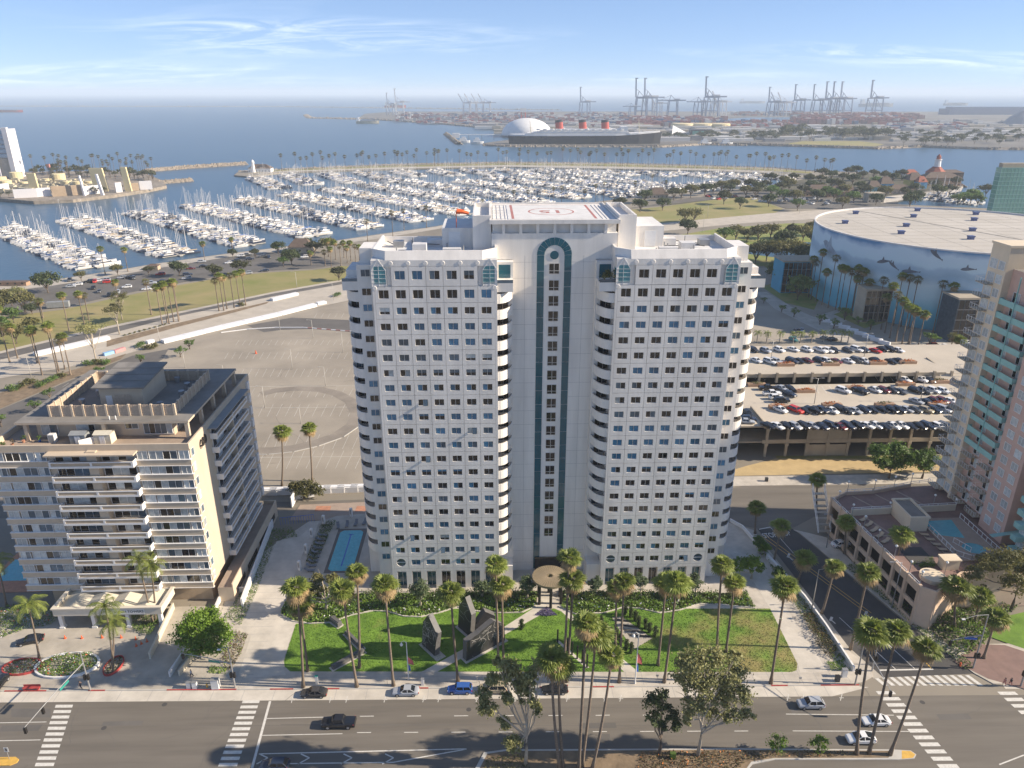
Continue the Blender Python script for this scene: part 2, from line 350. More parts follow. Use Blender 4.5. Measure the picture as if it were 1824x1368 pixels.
def strip_leaves(name,poly,z,h,dens,size,mats,seed=3,weights=None,avoid=(),**tags):
    """ground cover: leaf-sized faces scattered over a polygon, up to h high; one mass"""
    r = random.Random(seed); xs = [p[0]for p in poly]; ys = [p[1]for p in poly]; b = MB()
    def inside(x,y,poly=poly):
        c = False; n = len(poly); j = n-1
        for i in range(n):
            xi,yi,xj,yj = poly[i][0],poly[i][1],poly[j][0],poly[j][1]
            if(yi>y)!=(yj>y)and x<(xj-xi)*(y-yi)/(yj-yi+1e-12)+xi:c = not c
            j = i
        return c
    area = abs(sum(poly[i][0]*poly[(i+1)%len(poly)][1]-poly[(i+1)%len(poly)][0]*poly[i][1]for i in range(len(poly))))/2
    box = (max(xs)-min(xs))*(max(ys)-min(ys))
    for _ in range(int(dens*box)):
        x,y = r.uniform(min(xs),max(xs)),r.uniform(min(ys),max(ys))
        if not inside(x,y)or any(inside(x,y,q)for q in avoid):continue
        hh = h*(.55+.45*math.sin(x*.9+2*math.sin(y*.7))*math.sin(y*.8+x*.3)); p = Vector((x,y,z+hh*r.random()**.6))
        nrm = Vector((r.uniform(-1,1),r.uniform(-1,1),r.uniform(.2,1.2))).normalized(); t = nrm.cross(Vector((r.uniform(-1,1),r.uniform(-1,1),0.1))).normalized(); u = nrm.cross(t); L = size*r.uniform(.6,1.4)
        i = len(b.v); b.v+=[tuple(p-t*L/2),tuple(p+u*L*.3),tuple(p+t*L/2),tuple(p-u*L*.3)]; b.f.append((i,i+1,i+2,i+3)); b.m.append(r.choices(range(len(mats)),weights)[0]if len(mats)>1 else 0)
    return b.build(name,mats,kind='stuff',**tags)
# ---------------------------------------------------------------- sea, land and the sheets that lie on it
def water_mat():
    m = bpy.data.materials.new('sea_water'); m.use_nodes = True; M['sea_water'] = m; n = m.node_tree.nodes; l = m.node_tree.links; b = n['Principled BSDF']
    b.inputs['Roughness'].default_value = 0.3; b.inputs['IOR'].default_value = 1.33; b.inputs['Specular IOR Level'].default_value = 0.5
    g = n.new('ShaderNodeNewGeometry')
    t0 = n.new('ShaderNodeTexNoise'); t0.inputs['Scale'].default_value = 0.004; t0.inputs['Detail'].default_value = 5
    mp = n.new('ShaderNodeMapping'); mp.inputs['Scale'].default_value = (0.35,1.6,1); l.new(g.outputs['Position'],mp.inputs['Vector']); l.new(mp.outputs[0],t0.inputs['Vector'])
    mx = n.new('ShaderNodeMix'); mx.data_type = 'RGBA'; mx.inputs[6].default_value = (0.030,0.075,0.125,1); mx.inputs[7].default_value = (0.045,0.10,0.155,1); l.new(t0.outputs['Fac'],mx.inputs[0]); l.new(mx.outputs[2],b.inputs['Base Color'])
    t = n.new('ShaderNodeTexNoise'); t.inputs['Scale'].default_value = 0.22; t.inputs['Detail'].default_value = 4; l.new(g.outputs['Position'],t.inputs['Vector'])
    t2 = n.new('ShaderNodeTexNoise'); t2.inputs['Scale'].default_value = 0.03; t2.inputs['Detail'].default_value = 3; l.new(mp.outputs[0],t2.inputs['Vector'])
    a = n.new('ShaderNodeMath'); a.operation = 'ADD'; l.new(t.outputs['Fac'],a.inputs[0]); l.new(t2.outputs['Fac'],a.inputs[1])
    bp = n.new('ShaderNodeBump'); bp.inputs['Strength'].default_value = 0.35; bp.inputs['Distance'].default_value = 0.5; l.new(a.outputs[0],bp.inputs['Height']); l.new(bp.outputs[0],b.inputs['Normal'])
water_mat()
mat('pool_water',(0.09,0.38,0.43),0.08,0.12,1.5,spec=0.6,bump=0.15,bscale=2)
SEA_Z = -1.6
b = MB(); S = 42000.0
b.poly([(-S,-3000,SEA_Z),(S,-3000,SEA_Z),(S,S,SEA_Z),(-S,S,SEA_Z)]); b.build('sea','sea_water',kind='structure')
def P(*a):return[G(x,y)for x,y in a]
coast = P((-260,545),(0,507),(80,500),(197,483),(273,470),(400,452),(500,440),(600,428),(675,417),(775,403),(850,389),(960,372),(1090,356),(1216,343),(1316,336),(1390,327),(1425,318),(1376,309),(1250,304),(1100,301),(900,297),(700,301),(600,304),(505,307),(440,314),(417,312),(425,305),(505,301),(600,297),(700,293),(900,289),(1100,291),(1250,295),(1376,299),(1449,305),(1549,308),(1616,311),(1690,318),(1716,331),(1690,344),(1650,349),(1600,357),(1600,364),(1780,372),(1900,374))
land = [(p.x,p.y)for p in coast]+[(1500,900),(1500,-200),(-900,-200),(-900,200)]
slab('mainland',land,'land',-3.0,0.0,kind='structure')
# coast beyond the bay, with its channels left open
port = P((640,210),(700,214),(780,219),(860,226),(905,229),(1000,232),(905,250),(860,256),(870,259),(905,259),(1175,259),(1250,255),(1330,256),(1430,259),(1560,263),(1640,260),(1760,264),(2050,266))
port = [(p.x,p.y)for p in port]
slab('port_land',port+[(2600,2600),(2600,4200)]+[(p.x,p.y)for p in P((1400,199),(1000,199),(700,199),(650,203))],mat('port_ground',(.135,.125,.112),.9,.35,.006,detail=8),-3.0,1.2,kind='structure')
slab('port_channel',[(p.x,p.y)for p in P((1270,214),(1330,210),(1420,209),(1430,213),(1370,219),(1310,219))],'sea_water',1.1,1.25,kind='structure')
def island(name,px,m,z0,z1):return slab(name,[(p.x,p.y)for p in P(*px)],m,z0,z1,kind='structure')
mat('rocks',(0.25,0.21,0.165),0.9,0.35,0.25,bump=0.8,bscale=0.5)
def rock_bank(name,px,w,h,seed,size=2.0,label=None):
    """a breakwater: a mound of stones along a line"""
    r = random.Random(seed); pts = [Vector((p.x,p.y,0))for p in P(*px)]; b = MB(); 
    for a,c in zip(pts,pts[1:]):
        L = (c-a).length; d = (c-a).normalized(); n = Vector((-d.y,d.x,0))
        for _ in range(int(L*w/(size*size)*1.6)):
            t = r.uniform(0,L); q = r.uniform(-1,1); p = a+d*t+n*q*w/2; z = SEA_Z+(h-SEA_Z)*(1-abs(q))+r.uniform(-.2,.2); s = size*r.uniform(.5,1.1)
            i = len(b.v); b.v+=[(p.x-s*.6,p.y+r.uniform(-.3,.3)*s,z-s*.4),(p.x,p.y-s*.6,z-s*.3),(p.x+s*.6,p.y,z-s*.4),(p.x,p.y+s*.6,z-s*.4),(p.x+r.uniform(-.2,.2)*s,p.y+r.uniform(-.2,.2)*s,z+s*.4)]
            for f in((0,1,4),(1,2,4),(2,3,4),(3,0,4)):b.f.append(tuple(i+k for k in f)); b.m.append(0)
        b.poly([tuple(a-n*w/2+Vector((0,0,SEA_Z-.5))),tuple(c-n*w/2+Vector((0,0,SEA_Z-.5))),tuple(c+Vector((0,0,h-.4))),tuple(a+Vector((0,0,h-.4)))]); b.poly([tuple(a+Vector((0,0,h-.4))),tuple(c+Vector((0,0,h-.4))),tuple(c+n*w/2+Vector((0,0,SEA_Z-.5))),tuple(a+n*w/2+Vector((0,0,SEA_Z-.5)))])
    return b.build(name,'rocks',label=label,category='breakwater')
rock_bank('breakwater',[(258,304),(330,298),(438,291)],16,3.0,1,3.0,'long rock breakwater reaching out from the oil island point')
rock_bank('breakwater',[(282,325),(342,320)],12,2.5,2,2.6,'short rock breakwater just below the longer one')
rock_bank('breakwater',[(545,205),(552,210),(640,212)],26,3.5,3,9,'hooked far breakwater in front of the open sea')
rock_bank('breakwater',[(795,238),(812,252),(818,256)],16,4,4,4,'short rock mole beside the ocean liner dock')
rock_bank('breakwater',[(-100,189),(500,190),(1000,196)],18,2.0,5,14,'thin pale breakwater line far out at sea')
rock_bank('shore_rocks',[(1716,331),(1690,318),(1616,311),(1549,308),(1449,305),(1376,299),(1250,295),(1100,291),(900,289),(700,293),(505,301),(425,305)],9,1.0,6,2.4,'rock revetment round the outer edge of the palm-lined marina spit')
# pale promenade and grass on the spit
sheet('spit_path',P((440,311),(505,304.5),(600,301.5),(700,298),(900,294),(1100,297),(1250,300.5),(1376,305),(1376,307.5),(1250,303),(1100,300),(900,296.4),(700,300.3),(600,303.4),(505,306.3)),'concrete',0.06,kind='structure')
sheet('spit_grass',P((440,309),(505,302.3),(600,298.6),(700,294.6),(900,290.6),(1100,292.6),(1250,296.6),(1376,300.8),(1449,306.5),(1440,309),(1376,304.6),(1250,300.2),(1100,296.7),(900,293.7),(700,297.7),(600,301.2),(505,304.2)),'grass_dry',0.05,kind='structure')
# marina edge
sheet('quay_path',P((-100,530),(0,508),(80,501),(197,484),(273,471),(400,453),(500,441),(600,429),(675,418),(775,404),(850,390),(850,394),(775,409),(675,425),(600,435),(500,447),(400,459),(273,479),(197,493),(80,511),(0,520),(-100,545)),'concrete',0.06,kind='structure')
sheet('marina_parking',P((-100,545),(0,520),(80,511),(197,493),(273,479),(400,459),(500,447),(560,455),(610,470),(560,478),(470,483),(400,491),(300,507),(200,528),(110,548),(0,560),(-100,575)),'asphalt_dark',0.05,kind='structure')
sheet('park_grass',P((-120,650),(0,626),(154,589),(319,555),(486,520),(640,493),(640,476),(610,474),(560,481),(470,486),(400,494),(300,511),(200,532),(110,552),(0,565),(-120,582)),'grass_dry',0.055,kind='structure')
sheet('shore_road',P((-160,716),(0,674),(175,645),(290,612),(400,584),(575,545),(680,523),(680,486),(640,493),(486,520),(319,555),(154,589),(0,626),(-160,658)),'concrete_road',0.05,kind='structure')
sheet('road_shoulder',P((-120,660),(0,630),(154,593),(319,558.5),(486,523),(640,496),(640,501),(486,528),(319,563),(190,596),(0,641),(-120,672)),'asphalt_dark',0.06,kind='structure')
sheet('road_median',P((190,607),(319,575),(420,551),(480,537),(475,541),(420,556),(319,582),(190,618)),'dirt',0.07,kind='structure')
sheet('parking_lot',P((-200,960),(0,880),(300,880),(700,868),(900,860),(900,530),(680,524),(575,546),(400,586),(290,615),(255,630),(200,655),(0,740),(-200,810)),'asphalt_lot',0.05,kind='structure')
sheet('track_asphalt',P((440,580),(520,566),(640,571),(900,580),(900,605),(640,592),(560,586),(500,588),(470,592)),'asphalt_dark',0.06,kind='structure')
sheet('lot_strip',P((-60,760),(0,730),(60,705),(140,672),(235,634),(300,622),(290,640),(200,690),(120,735),(0,790)),'asphalt_dark',0.06,kind='structure')
sheet('verge_dirt',P((-60,745),(0,700),(100,668),(185,643),(225,630),(215,640),(140,670),(60,703),(0,728),(-60,758)),'dirt',0.08,kind='structure')
# right of the tower: drive, park, plaza
sheet('park_grass',P((1080,415),(1140,401),(1260,390),(1381,379),(1395,372),(1340,352),(1300,352),(1240,360),(1180,368),(1120,374),(1080,380)),'grass_dry',0.055,kind='structure')
sheet('shore_road',P((1060,428),(1186,411),(1320,398),(1436,391),(1520,385),(1600,375),(1480,373),(1381,379),(1260,390),(1140,401),(1060,414)),'concrete_road',0.05,kind='structure')
sheet('park_grass',P((1200,420),(1280,407),(1400,398),(1452,398),(1452,470),(1330,475),(1290,440)),'grass_patchy',0.052,kind='structure')
sheet('lagoon',P((1330,452),(1350,438),(1380,430),(1452,432),(1452,455),(1400,461)),'sea_water',0.058,kind='structure')
sheet('harbour_parking',P((1120,372),(1230,352),(1300,348),(1330,340),(1500,350),(1620,366),(1600,374),(1480,372),(1400,371),(1340,351),(1240,358)),'asphalt_dark',0.05,kind='structure')
sheet('plaza_paving',P((1320,480),(1455,470),(1700,540),(1760,640),(1760,700),(1320,640)),'asphalt_lot',0.05,kind='structure')
sheet('plaza_walk',P((1345,520),(1365,520),(1420,552),(1450,565),(1490,552),(1530,560),(1480,585),(1560,620),(1700,600),(1760,640),(1700,650),(1560,636),(1440,580),(1380,550)),'concrete',0.055,kind='structure')
sheet('park_grass',P((1355,510),(1400,500),(1460,530),(1450,552),(1400,540)),'grass_patchy',0.057,kind='structure'); sheet('park_grass',P((1485,560),(1530,545),(1590,570),(1540,585)),'grass_patchy',0.057,kind='structure')
sheet('cleared_lot',P((1290,842),(1330,830),(1390,815),(1800,815),(1800,838),(1300,848)),'dirt_pale',0.05,kind='structure')
sheet('verge_grass',P((1380,812),(1800,812),(1800,819),(1385,817)),'grass_dry',0.057,kind='structure')
# streets behind and beside the tower
sheet('back_street',P((560,893),(700,888),(1290,872),(1320,866),(1900,862),(1900,905),(1480,905),(1410,942),(1349,942),(1290,930),(700,905),(560,905),(-200,930),(-200,905)),'asphalt',0.02,kind='structure')
slab('back_sidewalk',P((1280,850),(1800,842),(1800,860),(1320,866),(1285,868)),'sidewalk',0,0.13,kind='structure')
sheet('side_street',P((1349,942),(1413,942),(1592,1092),(1735,1200),(1573,1207),(1512,1153),(1426,1041)),'asphalt_new',0.024,kind='structure')
sheet('side_street_gutter',P((1430,1046),(1512,1153),(1573,1207),(1556,1209),(1497,1154),(1420,1060)),'concrete',0.027,kind='structure')
# the boulevard
def KY(x):return 103.5-0.02*x
def SY(x,off):return(x,KY(x)+off)
X0,X1 = -130,150
sheet('boulevard',[SY(X0,-2.5),SY(X1,-2.5),SY(X1,-50),SY(X0,-50)],'asphalt',0.012,kind='structure')
sheet('parking_lane',[SY(X0,-2.5),SY(60,-2.5),SY(67.5,-0.4),SY(66,-0.2),SY(66,0.1),SY(X0,0.1)],'concrete_pale',0.008,kind='structure')
sheet('parking_lane',[SY(92,-1.0),SY(X1,-2.4),SY(X1,0.1),SY(92,0.1)],'concrete_pale',0.008,kind='structure')
# raised block with the tower, its kerb stone round the edge
block = [SY(-46.5,0.16)]+[SY(x,.16)for x in(-20,10,40)]+[SY(63.5,.2),(67.0,102.9),(69.6,104.3),(70.1,106.5)]+[(p.x,p.y)for p in P((1503,1153),(1418,1043),(1342,945),(1300,932))]+[(50,160.5),(-46,160.5),(-58,140),(-55,115)]
slab('block_pavement',block,'sidewalk',0.0,0.13,kind='structure')
slab('front_kerb',[SY(-46,0.0),SY(63.5,0.0),SY(63.5,0.2),SY(-46,.2)],'kerb_stone',0.0,0.134,kind='structure')
LP = [(p.x,p.y)for p in P((-140,1253),(-140,1070),(20,1070),(120,1095),(330,1095),(395,1110),(420,1130),(447,1133),(430,1235))]
slab('left_pavement',[SY(-120,.16),SY(-46.6,.16),(-46.6,128),(-57,128),(-120,128)],'concrete',0.0,0.128,kind='structure')
slab('front_kerb',[SY(-120,0.0),SY(-46.1,0.0),SY(-46.1,.2),SY(-120,.2)],'kerb_stone',0.0,0.134,kind='structure')
slab('right_pavement',[SY(90.5,.1),SY(130,.1),(130,112),(92,112)]+[(p.x,p.y)for p in P((1690,1150),(1590,1070),(1472,958),(1440,950),(1413,944),(1425,950),(1596,1092),(1735,1200))],'sidewalk',0.0,0.13,kind='structure')
# red kerb paint
for k,(x0,x1)in enumerate(((-88,-80.5),(-73,-70),(-59,-46.5),(-40.5,-36.3),(-30.8,-28),(-15.5,-12),(8,12),(17.5,21.5),(50,53),(59,66))):
    b = MB(); b.box(x0,x1,-.012,.21,.02,.139); o = b.build('red_kerb','kerb_red',kind='structure'); o.location = (0,0,0)
    for v in o.data.vertices:v.co.y+=KY(v.co.x)
# front lawn, beds, paths on the block
Z1 = 0.134
lawn = P((517,1197),(507,1188),(506,1178),(527,1112),(560,1112),(600,1085),(1340,1085),(1372,1085),(1420,1183),(1419,1195),(1410,1198))
def lawn_mat():
    m = mat('lawn_turf',(0.075,0.155,0.012),0.9,0.35,0.35,bump=0.5,bscale=7,col2=(0.165,0.29,0.03),detail=9); n = m.node_tree.nodes; l = m.node_tree.links; bs = n['Principled BSDF']; src = bs.inputs['Base Color'].links[0].from_socket
    g = n.new('ShaderNodeNewGeometry'); sp = n.new('ShaderNodeSeparateXYZ'); l.new(g.outputs['Position'],sp.inputs[0]); rx = n.new('ShaderNodeMapRange'); rx.inputs['From Min'].default_value = 24; rx.inputs['From Max'].default_value = 48; rx.inputs['To Max'].default_value = .27; l.new(sp.outputs['X'],rx.inputs['Value'])
    t = n.new('ShaderNodeTexNoise'); t.inputs['Scale'].default_value = .16; t.inputs['Detail'].default_value = 7; l.new(g.outputs['Position'],t.inputs['Vector']); a = n.new('ShaderNodeMath'); a.operation = 'ADD'; l.new(t.outputs['Fac'],a.inputs[0]); l.new(rx.outputs[0],a.inputs[1])
    r2 = n.new('ShaderNodeMapRange'); r2.inputs['From Min'].default_value = .62; r2.inputs['From Max'].default_value = .88; r2.inputs['To Max'].default_value = .85; l.new(a.outputs[0],r2.inputs['Value']); mx = n.new('ShaderNodeMix'); mx.data_type = 'RGBA'; l.new(r2.outputs[0],mx.inputs[0]); l.new(src,mx.inputs[6]); mx.inputs[7].default_value = (.30,.235,.09,1); l.new(mx.outputs[2],bs.inputs['Base Color'])
lawn_mat()
sheet('front_lawn',lawn,'lawn_turf',Z1+.004,kind='structure')
sheet('driveway',P((423,1210),(447,1133),(430,1120),(463,1040),(493,965),(533,957),(560,935),(580,932),(540,985),(500,1090),(512,1104),(527,1109),(503,1182),(509,1203)),'concrete_pale',Z1+.004,kind='structure')
sheet('walkway',P((1300,985),(1346,990),(1406,1092),(1458,1172),(1475,1197),(1425,1199),(1421,1184),(1371,1084),(1333,1022)),'concrete_pale',Z1+.006,kind='structure')
bed_front = [(500,1095),(520,1107),(552,1112),(590,1110),(625,1097),(665,1089),(690,1090),(720,1099),(750,1100),(785,1092),(815,1082),(850,1090),(890,1093),(930,1092),(955,1080)]
bed_front2 = [(1000,1083),(1025,1095),(1075,1093),(1110,1083),(1140,1085),(1175,1093),(1210,1088),(1245,1077),(1280,1078),(1345,1084)]
bedL = P(*bed_front,(958,1056),(520,1060),(508,1075)); bedR = P(*bed_front2,(1330,1058),(1000,1056))
sheet('planting_bed',bedL,'mulch',Z1+.010,kind='structure'); sheet('planting_bed',bedR,'mulch',Z1+.010,kind='structure')
for bf in(bed_front,bed_front2):
    b = MB(); pts = P(*bf)
    for a,c in zip(pts,pts[1:]):b.bar((a.x,a.y,.2),(c.x,c.y,.2),.3,.25)
    b.build('bed_kerb','concrete_pale',kind='structure')
sheet('entrance_path',P((750,1198),(778,1198),(985,1084),(990,1078),(975,1060),(958,1066),(968,1073),(899,1117)),'concrete_pale',Z1+.012,kind='structure')
sheet('entrance_path',P((958,1066),(975,1060),(1003,1068),(1024,1104),(1131,1193),(1134,1198),(1112,1198),(1000,1090),(975,1080)),'concrete_pale',Z1+.016,kind='structure')
sheet('pool_deck',P((525,1060),(570,925),(600,908),(690,905),(720,1050),(560,1060)),'concrete',Z1+.010,kind='structure')

keep = [[(p.x,p.y)for p in P(*q)]for q in(((750,1199),(778,1199),(985,1085),(990,1078),(975,1060),(958,1066),(968,1073),(897,1117)),((958,1066),(975,1060),(1003,1068),(1026,1103),(1133,1193),(1136,1199),(1110,1199),(1000,1091),(975,1080)),((1090,1101),(1106,1099),(1162,1138),(1129,1158),(1104,1124)),((990,1142),(996,1141),(1050,1190),(1044,1192)))]
strip_leaves('lawn_grass',[(p.x,p.y)for p in lawn],Z1,.12,26,.2,['lawn_turf'],71,avoid=keep+[[(p.x,p.y)for p in bedL],[(p.x,p.y)for p in bedR]])
# ---------------------------------------------------------------- the white tower
TD = 132.6; TX = 12.15
def build_tower():
    T = thing('apartment_tower','tall white twin-winged tower with teal arched stripe and helipad on its roof','tower',(TX,TD,0))
    FH = 3.08; BAY = 3.147; UI,UO = 10.95,33.8; WC = (UI+UO)/2
    DEP = 0.38; PW,PH = 1.86,1.32
    rows = [6.82+FH*k for k in range(20)]
    # cores behind the cladding (bodies)
    b = MB()
    for s in(-1,1):
        def bx(u0,u1,y0,y1,z0,z1,m=0,mt=None):
            a,c = sorted((s*u0,s*u1)); b.box(a,c,y0,y1,z0,z1,m,mt)
        bx(UI+0.02,UO-0.02,DEP,17.0,4.9,71.9,0,1)  # wing body
        bx(UI+0.4,UO-0.4,2.4,17,0,4.95,0)  # lobby set back
        bx(UI,WC-3.5*BAY,0,DEP-0.003,5.28,70.6); bx(WC+3.5*BAY,UO,0,DEP-0.003,5.28,70.6)  # corner strips
        bx(UO+0.02,36.9,2.5,15,0,70.4,0,1)  # window column
        bx(36.85,39.6,6.4,13.5,0,68.6,0,1)  # body behind outer balconies
        bx(7.9,UI,4.2,14,0,70.4,0,1)  # body behind inner balconies
        # ground floor piers
        for k in range(8):
            u = WC+(k-3.5)*BAY
            u0,u1 = u-0.62,u+0.62
            if k==0:u0 = UI
            if k==7:u1 = UO
            bx(u0,u1,0.02,2.5,0,4.6)
        bx(UI,UO,0.01,2.5,4.6,5.28)
        # parapet: upright band, then a sloped mansard with mitred ends
        a0,a1 = UI,UO
        bx(a0,a1,0.0,0.9,70.62,71.75)
        i = len(b.v)
        e = 2.6
        pf = [(a0+e,0.0,71.75),(a1-e,0.0,71.75),(a1-e,0.75,73.3),(a0+e,0.75,73.3)]
        b.poly([(s*p[0],p[1],p[2])for p in pf][::(1 if s>0 else-1)])
        b.poly([(s*p[0],p[1],p[2])for p in[(a0+e,0.75,73.3),(a1-e,0.75,73.3),(a1-e,1.1,73.3),(a0+e,1.1,73.3)]][::(1 if s>0 else-1)])
        b.poly([(s*p[0],p[1],p[2])for p in[(a1-e,1.1,73.3),(a0+e,1.1,73.3),(a0+e,1.1,71.8),(a1-e,1.1,71.8)]][::(1 if s>0 else-1)])
        for(p,q,sg)in((a0,a0+e,1),(a1,a1-e,-1)):  # chamfered corner walls behind the gables
            P = [(p,2.6,70.6),(q,0.0,70.6),(q,0.0,71.75),(q,0.75,73.3),(p,3.0,73.3)]
            b.poly([(s*x,y,z)for x,y,z in P][::(1 if s*sg>0 else-1)])
            P2 = [(p,3.0,73.3),(q,0.75,73.3),(q,1.1,73.3),(p+sg*0.3,3.4,73.3)]
            b.poly([(s*x,y,z)for x,y,z in P2][::(1 if s*sg>0 else-1)])
            u0,u1 = min(p,p+sg*0.35),max(p,p+sg*0.35)
            bx(u0,u1,2.98,17,70.6,73.28)
        bx(a0,a1,16.7,17.0,71.8,73.0)
        # outer stair pier standing above the roof line
        bx(UO+0.05,UO+2.6,4.0,10.0,70.3,73.2); bx(UO+0.05,UO+0.3,3.2,4.0,70.3,73.2)
        # pier down the inner edge and podium wall at the foot
        bx(8.0,UI,1.2,4.3,0,4.7); 
    # centre
    b.box(-7.9,7.9,6.0,28,0,70.5); b.box(-11.9,11.9,6.0,28.5,70.5,75.4,0,1)
    b.box(-11.7,11.7,7.0,28.4,75.4,77.2)
    b.box(-12.2,12.2,5.55,28.9,77.2,77.62); b.box(-12.2,12.2,5.55,5.8,77.62,77.95); b.box(-12.2,-11.95,5.8,28.9,77.62,77.95); b.box(11.95,12.2,5.8,28.9,77.62,77.95); b.box(-11.95,11.95,28.65,28.9,77.62,77.95)
    for k in range(7):u = -9.6+k*3.2; b.box(u-0.28,u+0.28,5.98,7.05,75.4,77.2)
    # stepped blocks each side of the helipad
    for(u0,u1,y0,y1,z1)in((-15.4,-11.95,7.6,25,78.5),(12.25,15.6,7.6,25,78.5),(-21.4,-15.45,10.5,22,75.7),(15.65,21.6,10.5,22,75.9)):
        b.box(u0,u1,y0,y1,70.5,z1-0.9 if z1>77 else z1,0,1)
        if z1>77:
            w = 0.35
            b.box(u0,u1,y0,y0+w,z1-0.9,z1); b.box(u0,u1,y1-w,y1,z1-0.9,z1); b.box(u0,u0+w,y0+w,y1-w,z1-0.9,z1); b.box(u1-w,u1,y0+w,y1-w,z1-0.9,z1)
    b.build('wall',['white_stone','roof_white'],T)
    # precast panels with a window opening
    def panel_mesh(w,h,ow,oh,oz):
        q = MB(); g = 0.03; x0,x1 = -w/2+g,w/2-g; z0,z1 = -h/2+g,h/2-g
        a0,a1,c0,c1 = -ow/2,ow/2,oz-oh/2,oz+oh/2
        q.poly([(x0,0,z0),(x1,0,z0),(a1,0,c0),(a0,0,c0)]); q.poly([(x1,0,z0),(x1,0,z1),(a1,0,c1),(a1,0,c0)])
        q.poly([(x1,0,z1),(x0,0,z1),(a0,0,c1),(a1,0,c1)]); q.poly([(x0,0,z1),(x0,0,z0),(a0,0,c0),(a0,0,c1)])
        for(p,r)in(((a0,c0),(a1,c0)),((a1,c0),(a1,c1)),((a1,c1),(a0,c1)),((a0,c1),(a0,c0))):
            q.poly([(p[0],0,p[1]),(r[0],0,r[1]),(r[0],DEP,r[1]),(p[0],DEP,p[1])])
        for(p,r)in(((x0,z0),(x1,z0)),((x1,z0),(x1,z1)),((x1,z1),(x0,z1)),((x0,z1),(x0,z0))):
            q.poly([(r[0],0,r[1]),(p[0],0,p[1]),(p[0],0.1,p[1]),(r[0],0.1,r[1])],0)
        return q.mesh('panel',['white_stone'])
    def frame_mesh(w,h,vs=(0.5,),hs=(),t=0.05):
        q = MB(); y0,y1 = 0.16,0.24
        q.box(-w/2,w/2,y0,y1,-h/2,-h/2+t); q.box(-w/2,w/2,y0,y1,h/2-t,h/2)
        q.box(-w/2,-w/2+t,y0,y1,-h/2+t,h/2-t); q.box(w/2-t,w/2,y0,y1,-h/2+t,h/2-t)
        for v in vs:x = -w/2+w*v; q.box(x-t*.8,x+t*.8,y0-.01,y1,-h/2+t,h/2-t)
        for v in hs:z = -h/2+h*v; q.box(-w/2+t,w/2-t,y0-.005,y1,z-t*.7,z+t*.7)
        return q.mesh('window',['frame_metal'])
    def pane_mesh(w,h,ml,mr,ml2=None,mr2=None,split=0.5):
        q = MB(); y = 0.21
        for(x0,x1,a,c)in((-w/2,0,ml,ml2),(0,w/2,mr,mr2)):
            if c is None:q.poly([(x0,y,-h/2),(x1,y,-h/2),(x1,y,h/2),(x0,y,h/2)],a)
            else:
                z = -h/2+h*split
                q.poly([(x0,y,-h/2),(x1,y,-h/2),(x1,y,z),(x0,y,z)],c); q.poly([(x0,y,z),(x1,y,z),(x1,y,h/2),(x0,y,h/2)],a)
        return q.mesh('pane',['glass_dark','glass_blue','glass_grey','curtain'])
    MP = panel_mesh(BAY,FH,PW,PH,0); MPT = panel_mesh(BAY,3.7,PW,1.62,0.22); MP2 = panel_mesh(BAY,FH,PW,1.62,0.08)
    FR = frame_mesh(PW,PH); FRT = frame_mesh(PW,1.62)
    def panes(h):return[pane_mesh(PW,h,*a)for a in((0,0),(1,1),(2,2),(0,2),(2,0),(1,0),(2,2,0,0,0.45),(1,1,0,0,0.6),(1,2),(3,0),(0,3),(3,3,0,0,.35))]
    PA,PT = panes(PH),panes(1.62)
    wr = random.Random(11)
    # closed blinds run in stretches of one flat: pick per (wing, floor, pair of bays)
    def pick(prev):
        if prev is not None and wr.random()<0.55:return prev
        return wr.choices(range(12),(32,32,9,5,5,5,4,4,4,2,2,2))[0]
    # hopper vents standing open
    hop = MB(); hop.poly([(-PW/4+.05,0.1,PH/2),(PW/4-.05,0.1,PH/2),(PW/4-.05,-0.42,-PH*.42),(-PW/4+.05,-0.42,-PH*.42)]); hop.poly([(-PW/4+.05,0.1,PH/2+.03),(-PW/4+.05,-0.42,-PH*.42+.03),(PW/4-.05,-0.42,-PH*.42+.03),(PW/4-.05,0.1,PH/2+.03)])
    HOP = hop.mesh('window_sash',['glass_grey'])
    for s in(-1,1):
        for r,z in enumerate(rows):
            pv = None
            for k in range(7):
                u = s*WC+(k-3)*BAY
                if r==0 and k in(0,6):continue
                tall = r==19
                O('panel',MP2 if tall else MP,T,(u,0,z))
                w = O('window',FRT if tall else FR,T,(u,0,z+(0.08 if tall else 0))); pv = pick(pv); O('pane',(PT if tall else PA)[pv],w)
                if wr.random()<0.035:O('sash',HOP,w,(PW/4*wr.choice((-1,1)),0,0))
        for k in range(1,6):
            u = s*WC+(k-3)*BAY
            O('panel',MPT,T,(u,0,68.76)); w = O('window',FRT,T,(u,0,68.98)); pv = pick(pv); O('pane',PT[pv],w)
        # round windows of the bottom row, on a plain panel
        for k in(0,6):
            u = s*WC+(k-3)*BAY
            q = MB(); n = 24; hw,hh,rr = BAY/2-.03,FH/2-.03,0.98
            ring = [(rr*math.cos(2*math.pi*j/n+math.pi/4),rr*math.sin(2*math.pi*j/n+math.pi/4))for j in range(n)]
            def sq(j):
                a = 2*math.pi*j/n+math.pi/4; c,d = math.cos(a),math.sin(a); f = 1/max(abs(c),abs(d)); return(c*f*hw,d*f*hh)
            for j in range(n):
                j2 = (j+1)%n; A,B_ = sq(j),sq(j2); C_,D_ = ring[j2],ring[j]
                q.poly([(A[0],0,A[1]),(D_[0],0,D_[1]),(C_[0],0,C_[1]),(B_[0],0,B_[1])][::-1]); q.poly([(D_[0],0,D_[1]),(C_[0],0,C_[1]),(C_[0],DEP,C_[1]),(D_[0],DEP,D_[1])])
            q.build('panel',['white_stone'],T,(u,0,rows[0]))
